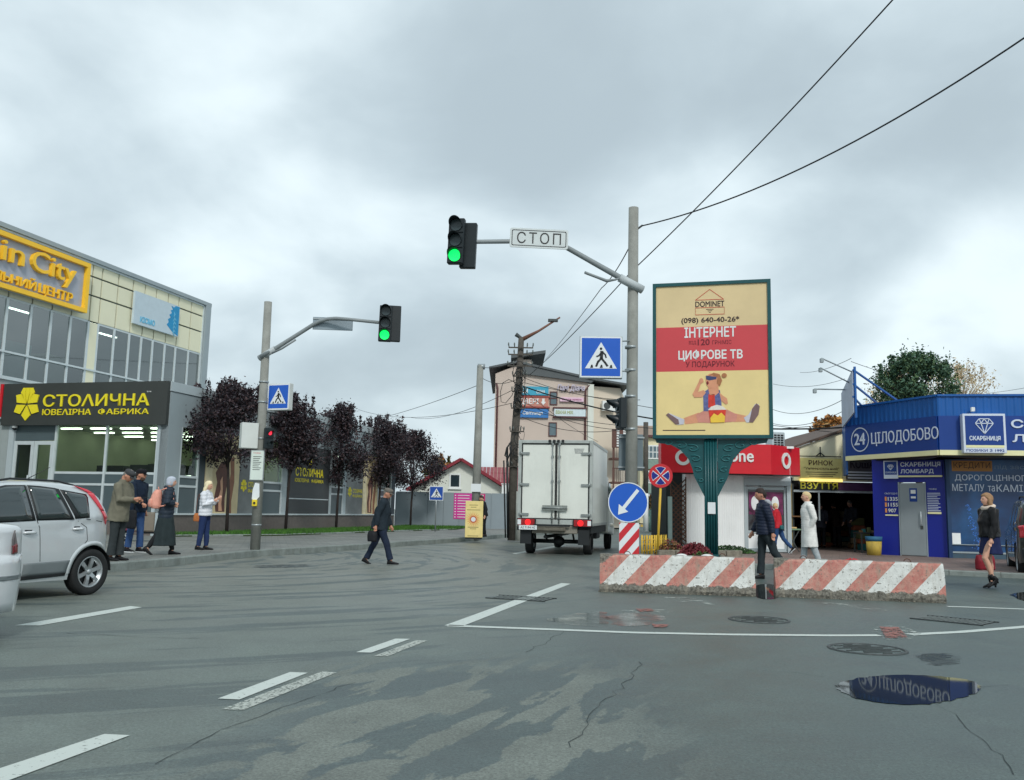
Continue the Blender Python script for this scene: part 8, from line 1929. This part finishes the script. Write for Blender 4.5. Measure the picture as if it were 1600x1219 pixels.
        v = [SC_ @ (Vector(q) + up_) for r_ in rings for q in r_]; f = [(j * n + k, j * n + (k + 1) % n, (j + 1) * n + (k + 1) % n, (j + 1) * n + k) for j in range(8) for k in range(n)]; f += [list(range(n)), [8 * n + k for k in range(n)]]
        m.add(v, f, 0, True); fuse(m, 'skirt', mt, t_, vox=.014, wr=.008, seed=9)
    # ---- upper garment
    kw = dict(ridge=0, wr=.013, slv=1.12); kw.update(top_kw or {})
    m = MB(); hem = top_hem; rr_ = [(0, 0, hem, (.145 if hem > .7 else .17) * fat, (.190 if hem > .7 else .215) * (1 + (fat - 1) * .6))]
    if hem < .8: rr_ += [(0, 0, .80, .150 * fat, .208)]
    rr_ += [(0, 0, .97, .145 * fat, .195), (.005, 0, 1.10, .135 * fat, .175), (.008, 0, 1.22, .142 * fat, .185), (.005, 0, 1.34, .142, .20), (-.005, 0, 1.43, .11, .185), (-.01, 0, 1.48, .08, .11), (-.01, 0, 1.53, .068, .074)]
    ring_loft(m, rr_, 24, T4)
    for i in (0, 1):
        sd = 1 if i == 0 else -1; sh, eb, wr_2, d2 = J['arm', i]
        m.tube([L3(sh + Vector((0, -sd * .05, 0))), L3(sh + Vector((0, 0, .0))), L3(sh.lerp(eb, .5)), L3(eb), L3(eb.lerp(wr_2, .4)), L3(wr_2 - d2 * .0)], [x * s * kw.get('slv', 1.0) for x in (.07, .075, .067, .060, .056, .046)], 14)
    kw.pop('slv', None); z0 = (up_.z) * s
    fuse(m, 'jacket', top, t_, vox=.0125 * s, seed=hash(lab) % 97 * .7, **kw)
    if collar:
        cm_, r_, h_ = collar; m = MB(); n = 20
        for k in range(n): a = 2 * math.pi * k / n; m.ball(T4 @ Vector((-.01 + r_ * math.cos(a) * .95, r_ * math.sin(a) * 1.15, 1.49 + .02 * math.cos(a) * -1)), h_ * s, n=8, m=6)
        fuse(m, 'collar', cm_, t_, vox=.012, wr=.008, seed=4)
    # ---- shoes
    for i in (0, 1):
        h_, kn, an, sa = J['leg', i]; sd = 1 if i == 0 else -1
        pit = sa if an.z - .08 < .03 + heel else sa; pit = 0 if abs(sa) < R(18) and an.z < .16 + heel else sa
        FM = SC_ @ Matrix.Translation(an) @ Matrix.Rotation(-pit, 4, 'Y') @ Matrix.Rotation(R(6 * sd), 4, 'Z')
        if heel: FM = FM @ Matrix.Rotation(R(16), 4, 'Y')
        m = MB(); v = []; rings = [(-.075, .030, -.078, -.01), (-.06, .038, -.08, .03), (-.02, .040, -.08, .045), (.04, .043, -.08, -.01), (.10, .046, -.08, -.028), (.155, .040, -.08, -.038), (.19, .018, -.076, -.052)]
        n = 12
        for x, w_, zl_, zh in rings:
            for k in range(n): a = 2 * math.pi * k / n; v.append(FM @ Vector((x, w_ * math.cos(a), (zl_ + zh) / 2 + (zh - zl_) / 2 * math.sin(a) if math.sin(a) > 0 else max(zl_, (zl_ + zh) / 2 + (zh - zl_) / 2 * math.sin(a) * 1.4))))
        m.add(v, [(j * n + k, j * n + (k + 1) % n, (j + 1) * n + (k + 1) % n, (j + 1) * n + k) for j in range(len(rings) - 1) for k in range(n)] + [list(range(n))[::-1], [(len(rings) - 1) * n + k for k in range(n)]], 0, True)
        if heel: m.tube([FM @ Vector((0, 0, -.02)), FM @ Vector((0, 0, .10))], [.05 * s, .045 * s], 12); m.tube([FM @ Vector((-.05, 0, -.07)), FM @ Vector((-.035, 0, -.08 - heel * .9))], [.022 * s, .016 * s], 8)
        o_ = m.build('shoe', shoes or cloth('black_shoe', (28, 28, 30), .5), t_)
        if sole: MB().add([FM @ Vector((x, y, z)) for z in (-.092, -.072) for x, y in ((-.08, -.03), (.1, -.046), (.19, -.02), (.19, .02), (.1, .046), (-.08, .03))], [(0, 1, 2, 3, 4, 5), (11, 10, 9, 8, 7, 6)] + [(k, (k + 1) % 6, 6 + (k + 1) % 6, 6 + k) for k in range(6)]).build('sole', sole, o_)
    # ---- hair and headwear
    if hair:
        m = MB(); n, q = 30, 20; v = []; sc2 = 1.10 if hair_kind in ('short', 'cropped') else 1.2
        if hair_kind == 'cropped': sc2 = 1.05
        keep = []
        for i in range(q + 1):
            ph = math.pi * i / q - math.pi / 2
            for k in range(n):
                th = 2 * math.pi * k / n; c = math.cos(ph); x, y, z = c * math.cos(th), c * math.sin(th), math.sin(ph)
                r_ = sc2 * (1 + .05 * noise.noise(Vector((x * 5, y * 5, z * 5 + H)))); X, Y, Z = (.098 * x - .012) * r_, .079 * y * r_, (.118 * z + .008) * r_
                if x > .25 and z < .45: X = min(X, .052); 
                if z < -.25: Y *= .8; X = min(X, .0); Z = max(Z, -.07 if hair_kind == 'short' else -.09)
                if x > -.15 and z < .05: Y *= .86; X = min(X, -.012)
                v.append(HM @ (Vector((X, Y, Z)) * s))
        m.add(v, [(i * n + k, i * n + (k + 1) % n, (i + 1) * n + (k + 1) % n, (i + 1) * n + k) for i in range(q) for k in range(n)], 0, True)
        if hair_kind == 'long':
            for yy in (-.06, -.03, 0, .03, .06):
                m.tube([HM @ (Vector((-.05 + abs(yy) * .5, yy * 1.05, .03)) * s), HM @ (Vector((-.085 + abs(yy) * .9, yy * 1.3, -.10)) * s), HM @ (Vector((-.085 + abs(yy) * 1.0, yy * 1.45, -.20)) * s), HM @ (Vector((-.07 + abs(yy), yy * 1.3, -.27)) * s)], [.04 * s, .045 * s, .04 * s, .022 * s], 9)
        fuse(m, 'hair', hair, t_, vox=.009, wr=.012 if hair_kind != 'cropped' else .002, seed=8)
    if hat_kind in ('flat', 'cap'):
        m = MB(); ring_loft(m, [(-.008, 0, .030, .104, .085), (-.006, 0, .055, .110, .092), (0.0, 0, .085, .112 if hat_kind == 'flat' else .10, .094), (.004, 0, .112, .095 if hat_kind == 'flat' else .085, .078), (0, 0, .126, .05, .045)], 24, HM @ Matrix.Scale(s, 4))
        fuse(m, 'cap', hat, t_, vox=.008, wr=.003)
        n = 12; v = []
        for j, (rr3, dz) in enumerate(((.085, .04), (.15, .022), (.15, .016), (.085, .034))):
            for k in range(n + 1): a = R(-58 + 116 * k / n); v.append(HM @ (Vector((rr3 * math.cos(a) + .005, rr3 * .62 * math.sin(a) * 1.0, dz)) * s))
        m = MB(); n1 = n + 1; m.add(v, [(j * n1 + k, j * n1 + k + 1, ((j + 1) % 4) * n1 + k + 1, ((j + 1) % 4) * n1 + k) for j in range(4) for k in range(n)], 0, True); m.build('cap_peak', hat, t_)
    if hat_kind == 'beanie':
        m = MB(); ring_loft(m, [(-.03, 0, -.09, .07, .072), (-.025, 0, -.04, .092, .088), (-.018, 0, .03, .105, .093), (-.012, 0, .08, .10, .086), (-.01, 0, .115, .07, .06), (-.01, 0, .13, .02, .02)], 24, HM @ Matrix.Scale(s, 4)); fuse(m, 'knitted_hat', hat, t_, vox=.009, wr=.004, ridge=.003, rp=.02)
    t_['_up'] = 0; del t_['_up']
    return t_, T4, HM, J, SC_
def held(name, lab, cat, base, rz): return thing(name, lab, cat, base, rz)
def wpt(person_obj, v):
    return Matrix.Translation(person_obj.location) @ Matrix.Rotation(person_obj.rotation_euler[2], 4, 'Z') @ v
GH = M('hair_grey', (120, 116, 110), .8, var=.2, scale=30); BH = M('hair_dark', (44, 34, 30), .7, var=.25, scale=30); BLH = M('hair_blonde', (208, 184, 138), .7, var=.15, scale=30); PBH = M('hair_pale_blonde', (226, 212, 176), .7, var=.12, scale=30); AUH = M('hair_auburn', (150, 116, 84), .7, var=.25, scale=30)
NAVY = cloth('navy', (30, 40, 56)); DKT = cloth('dark_trousers', (52, 58, 60)); BLKS = cloth('black_shoe', (28, 28, 30), .5)
# 1 old man with phone
o1, T1, H1, J1, S1 = person('older man in grey brown jacket and flat cap looking at the phone he holds', K(180, 16.9, .15), -8, H=1.71, lean=6, legs=((3, 4), (-2, 3)), arms=((18, 6, 78, 34), (20, 6, 80, 38)), head=(28, 0), skin=SKIN2, top=cloth('olive_grey', (112, 110, 96)), top_hem=.74, fat=1.28, bottom=(DKT, .085), hair=GH, hair_kind='cropped', hat=cloth('charcoal_cap', (66, 68, 70)), hat_kind='flat', fist=True)
w_ = S1 @ (J1['arm', 1][2] + J1['arm', 1][3] * .10); q = wpt(o1, Vector(w_)); ph_ = held('mobile_phone', 'dark mobile phone held by the older man in the flat cap', 'phone', q + Vector((.03, .04, .02)), R(-20)); MB().box(-.01, .13, -.035, .035, 0, .012).build('phone_body', BLACK, ph_, bevel=.003); MB().box(0, .12, -.03, .03, .0122, .013).build('screen', CGL, ph_)
# 2 man in black cap
o2, T2, H2, J2, S2 = person('bearded man in black cap, dark blue jacket and blue jeans beside the older man', K(209, 19.9, .15), -18, H=1.80, lean=0, legs=((6, 4), (-5, 3)), arms=((-4, 8, 12, 0), (20, 8, 40, 5)), head=(6, 20), skin=SKIN2, top=cloth('midnight', (26, 38, 54)), top_hem=.84, bottom=(cloth('jeans', (54, 82, 126)), .075), hat=cloth('black_cap', (26, 28, 32)), hat_kind='cap', hair=BH, hair_kind='cropped', shoes=BLKS, sole=SGW, collar=(cloth('midnight', (26, 38, 54)), .072, .032), fist=True)
m = MB(); ring_loft(m, [(.03, 0, -.13, .035, .03), (.045, 0, -.10, .055, .05), (.04, 0, -.065, .06, .058), (.02, 0, -.04, .065, .066)], 16, H2); fuse(m, 'beard', M('beard_brown', (78, 62, 52), .85, var=.3, scale=40), o2, vox=.008, wr=.003)
def bag(name, lab, cat, q, rz, w, d, h, mat, strap=None, r=.012, hook=.3):
    t_ = held(name, lab, cat, q, rz); m = MB(); ring_loft(m, [(0, 0, -h, w * .46, d * .4), (0, 0, -h * .9, w * .5, d * .5), (0, 0, -h * .4, w * .49, d * .5), (0, 0, -.05 * h, w * .42, d * .36), (0, 0, 0, w * .36, d * .22)], 20); fuse(m, 'bag_body', mat, t_, vox=.014, wr=.008, seed=2)
    MB().tube([(-w * .25, 0, -.02), (-w * .18, 0, hook * .7), (0, 0, hook), (w * .18, 0, hook * .7), (w * .25, 0, -.02)], r, 6).build('handle', strap or mat, t_); return t_
q = wpt(o2, Vector(S2 @ J2['arm', 1][2])) ; bag('shoulder_bag', 'black shoulder bag hanging between the two waiting men', 'bag', Vector((q.x - .16, q.y - .14, .15 + .92)), R(-20), .30, .12, .40, cloth('black_bag', (28, 30, 34), .6))
# 3 woman with pink backpack
o3, T3, H3, J3, S3 = person('woman in dark puffer and long skirt wearing a grey hat and backpack', K(255, 19.2, .15), 22, H=1.66, lean=4, legs=((16, 8), (-16, 16)), arms=((-20, 30, 100, 50), (-6, 26, 96, 60)), head=(0, -10), top=cloth('dark_puffer', (40, 50, 62), .6), top_hem=.80, top_kw=dict(ridge=.012, wr=.008, rp=.085, slv=1.2), skirt=(cloth('long_skirt', (42, 52, 54)), .22, .30, 1.0), bottom=(cloth('dark_tights', (34, 36, 38)), .05), hat=cloth('pale_knit', (186, 194, 206)), hat_kind='beanie', collar=(cloth('dark_puffer', (40, 50, 62)), .088, .040))
qb = T3 @ Vector((-.20, .02, 1.40)); bq = wpt(o3, qb); bk_ = held('backpack', 'salmon pink backpack on the back of the woman in the grey hat', 'backpack', bq, R(22))
SPK_ = cloth('salmon', (222, 158, 140), .7); m = MB(); ring_loft(m, [(-.04, 0, -.36, .10, .13), (-.05, 0, -.30, .12, .155), (-.05, 0, -.12, .115, .15), (-.04, 0, -.02, .09, .12), (-.03, 0, .04, .05, .08)], 20); fuse(m, 'pack_body', SPK_, bk_, vox=.013, wr=.006)
m = MB(); ring_loft(m, [(-.15, 0, -.33, .05, .10), (-.16, 0, -.27, .06, .115), (-.155, 0, -.18, .05, .11), (-.14, 0, -.15, .03, .09)], 16); fuse(m, 'front_pocket', SPK_, bk_, vox=.012, wr=.003)
for sg in (-1, 1): MB().tube([(.04, sg * .09, .03), (.13, sg * .12, .07), (.27, sg * .13, -.02), (.28, sg * .14, -.18), (.10, sg * .18, -.30), (.0, sg * .12, -.32)], .016, 8).build('shoulder_strap', SPK_, bk_)
MB().tube([(-.02, -.05, .05), (-.03, 0, .09), (-.02, .05, .05)], .01, 6).build('grab_loop', SPK_, bk_)
# 4 woman in white jacket
o4, T4_, H4, J4, S4 = person('fair haired woman in a short white padded jacket and dark jeans by the pole', K(317, 21.5, .15), -4, H=1.62, lean=0, legs=((4, 3), (-5, 3)), arms=((14, 8, 112, 26), (10, 8, 106, 30)), head=(14, 0), top=cloth('white_puffer', (216, 220, 226), .6), top_hem=.86, top_kw=dict(ridge=.010, rp=.08, wr=.005), bottom=(cloth('dark_jeans', (38, 54, 92)), .058), hair=PBH, hair_kind='long', fist=True)
q = wpt(o4, Vector(S4 @ Vector((-.15, -.10, .93)))); bag('crossbody_bag', 'small tan crossbody bag at the hip of the woman in white', 'bag', q, 0, .20, .10, .20, cloth('tan_leather', (176, 108, 62), .5), cloth('tan_strap', (120, 70, 50)), .007, .45)
# 5 crossing man
o5, T5, H5, J5, S5 = person('man in a dark jacket and cap striding across the road with a bag', K(592, 19.9, 0), 0, H=1.70, lean=9, legs=((-17, 9), (21, 5)), arms=((14, 8, 20, 8), (-12, 10, 14, 0)), head=(8, -16), skin=SKIN2, top=cloth('charcoal_jacket', (36, 46, 54)), top_hem=.80, fat=1.35, bottom=(cloth('dark_blue_trousers', (34, 44, 62)), .07), hat=cloth('grey_cap', (108, 104, 98)), hat_kind='flat', hair=GH, hair_kind='cropped', fist=True)
q = wpt(o5, Vector(S5 @ (J5['arm', 1][2] + J5['arm', 1][3] * .09))); bag('hand_bag', 'black bag carried low behind by the man crossing the road', 'bag', Vector((q.x - .06, q.y, q.z - .02)), 0, .22, .12, .24, cloth('black_bag', (28, 30, 34)), None, .01, .05)
# 6 person behind the advertising box
person('person in dark clothes half hidden behind the yellow advertising box', K(755.5, 36.4, .15), 200, H=1.66, lean=8, legs=((5, 3), (-5, 3)), arms=((-6, 16, 30, 0), (8, 12, 50, 10)), head=(10, 0), top=cloth('black_top', (34, 36, 40)), bottom=(cloth('black_trousers', (30, 32, 36)), .06), hair=BH)
# 7 man in navy puffer
o7, T7, H7, J7, S7 = person('dark haired man in a navy puffer walking left past the gap between barriers', K(1196, 17.8, 0), 178, H=1.76, lean=3, legs=((-22, 16), (6, 3)), arms=((-16, 8, 14, 0), (10, 8, 20, 0)), head=(8, 0), skin=SKIN2, top=cloth('navy_puffer', (34, 42, 60), .5), top_hem=.86, top_kw=dict(ridge=.010, rp=.06, wr=.004), bottom=(cloth('charcoal_trousers', (44, 52, 56)), .075), hair=BH, hair_kind='short')
m = MB(); ring_loft(m, [(-.09, 0, 1.40, .04, .09), (-.10, 0, 1.45, .07, .12), (-.07, 0, 1.50, .085, .115), (-.05, 0, 1.535, .07, .09)], 20, T7); fuse(m, 'hood', cloth('grey_hood', (156, 160, 166)), o7, vox=.011, wr=.006)
# 8 woman in red jacket
o8, T8, H8, J8, S8 = person('small fair haired woman in a red jacket and blue jeans at the kiosk door', K(1216, 27.0, .11), 150, H=1.52, lean=5, legs=((10, 4), (-22, 20)), arms=((10, 10, 50, 10), (-6, 12, 30, 0)), top=cloth('red_jacket', (190, 40, 52), .6), top_hem=.88, bottom=(cloth('blue_jeans', (44, 74, 116)), .055), hair=BLH, hair_kind='short', sole=SGW)
q = wpt(o8, Vector(S8 @ Vector((-.16, .08, .98)))); bag('waist_bag', 'small teal waist bag on the back of the red jacket', 'bag', q, R(150), .12, .26, .13, cloth('teal_bag', (50, 100, 104)), None, .006, .03)
# 9 woman in white coat
o9, T9, H9, J9, S9 = person('woman with short blonde curls in a long white quilted coat behind the right barrier', K(1265, 19.6, .11), 180, H=1.66, lean=2, legs=((-10, 10), (10, 4)), arms=((-14, 8, 40, 25), (-14, 8, 46, 25)), head=(0, 0), top=cloth('white_coat', (222, 222, 218), .6), top_hem=.50, top_kw=dict(ridge=.003, rp=.05, wr=.006), fat=1.08, bottom=(cloth('pale_trousers', (170, 178, 182)), .062), hair=BLH, hair_kind='short', shoes=cloth('beige_shoe', (170, 160, 150), .5), collar=(cloth('white_coat', (222, 222, 218)), .078, .024))
# 10 woman with skirt
o10, T10, H10, J10, S10 = person('woman in a black leather jacket, navy skirt and heeled ankle boots walking left', K(1551, 16.5, 0), 183, H=1.66, lean=2, legs=((24, 44), (-2, 2)), arms=((6, 9, 14, 4), (-10, 9, 24, 0)), head=(-3, 0), top=cloth('black_leather', (30, 30, 32), .35), top_hem=.93, fat=1.3, top_kw=dict(wr=.016, slv=1.25), skirt=(cloth('navy_skirt', (34, 42, 78)), .60, .225, 1.02), hair=AUH, hair_kind='long', heel=.05, shoes=cloth('black_boot', (26, 26, 28), .4), collar=(cloth('cream_fur', (216, 200, 184)), .092, .044))
q = K(1541, 17.1, 0); bag('red_holdall', 'dark red bag beside the legs of the woman in the navy skirt', 'bag', Vector((q.x, q.y, .58)), R(5), .40, .16, .28, cloth('dark_red_bag', (132, 34, 46), .5), None, .012, .12)
# 11-13 figures in the shade of the hall
for (u, y, f_, H_, cl_, lab) in ((1284, 33.6, 250, 1.62, (70, 74, 86), 'figure in a grey coat standing left inside the dark hall'), (1308, 34.5, 120, 1.66, (58, 48, 44), 'figure in a brown coat in the middle of the dark hall'), (1333, 33.0, 215, 1.74, (50, 56, 66), 'tall figure in dark blue bending over goods at the right of the hall')):
    person(lab, K(u, y, .11), f_, H=H_, lean=8, legs=((4, 3), (-4, 3)), arms=((20, 8, 50, 10), (10, 8, 40, 10)), head=(14, 0), top=cloth('shade_%d' % u, cl_), top_hem=.8, bottom=(cloth('shade_trousers', (40, 42, 46)), .07), hair=BH if u != 1333 else GH)
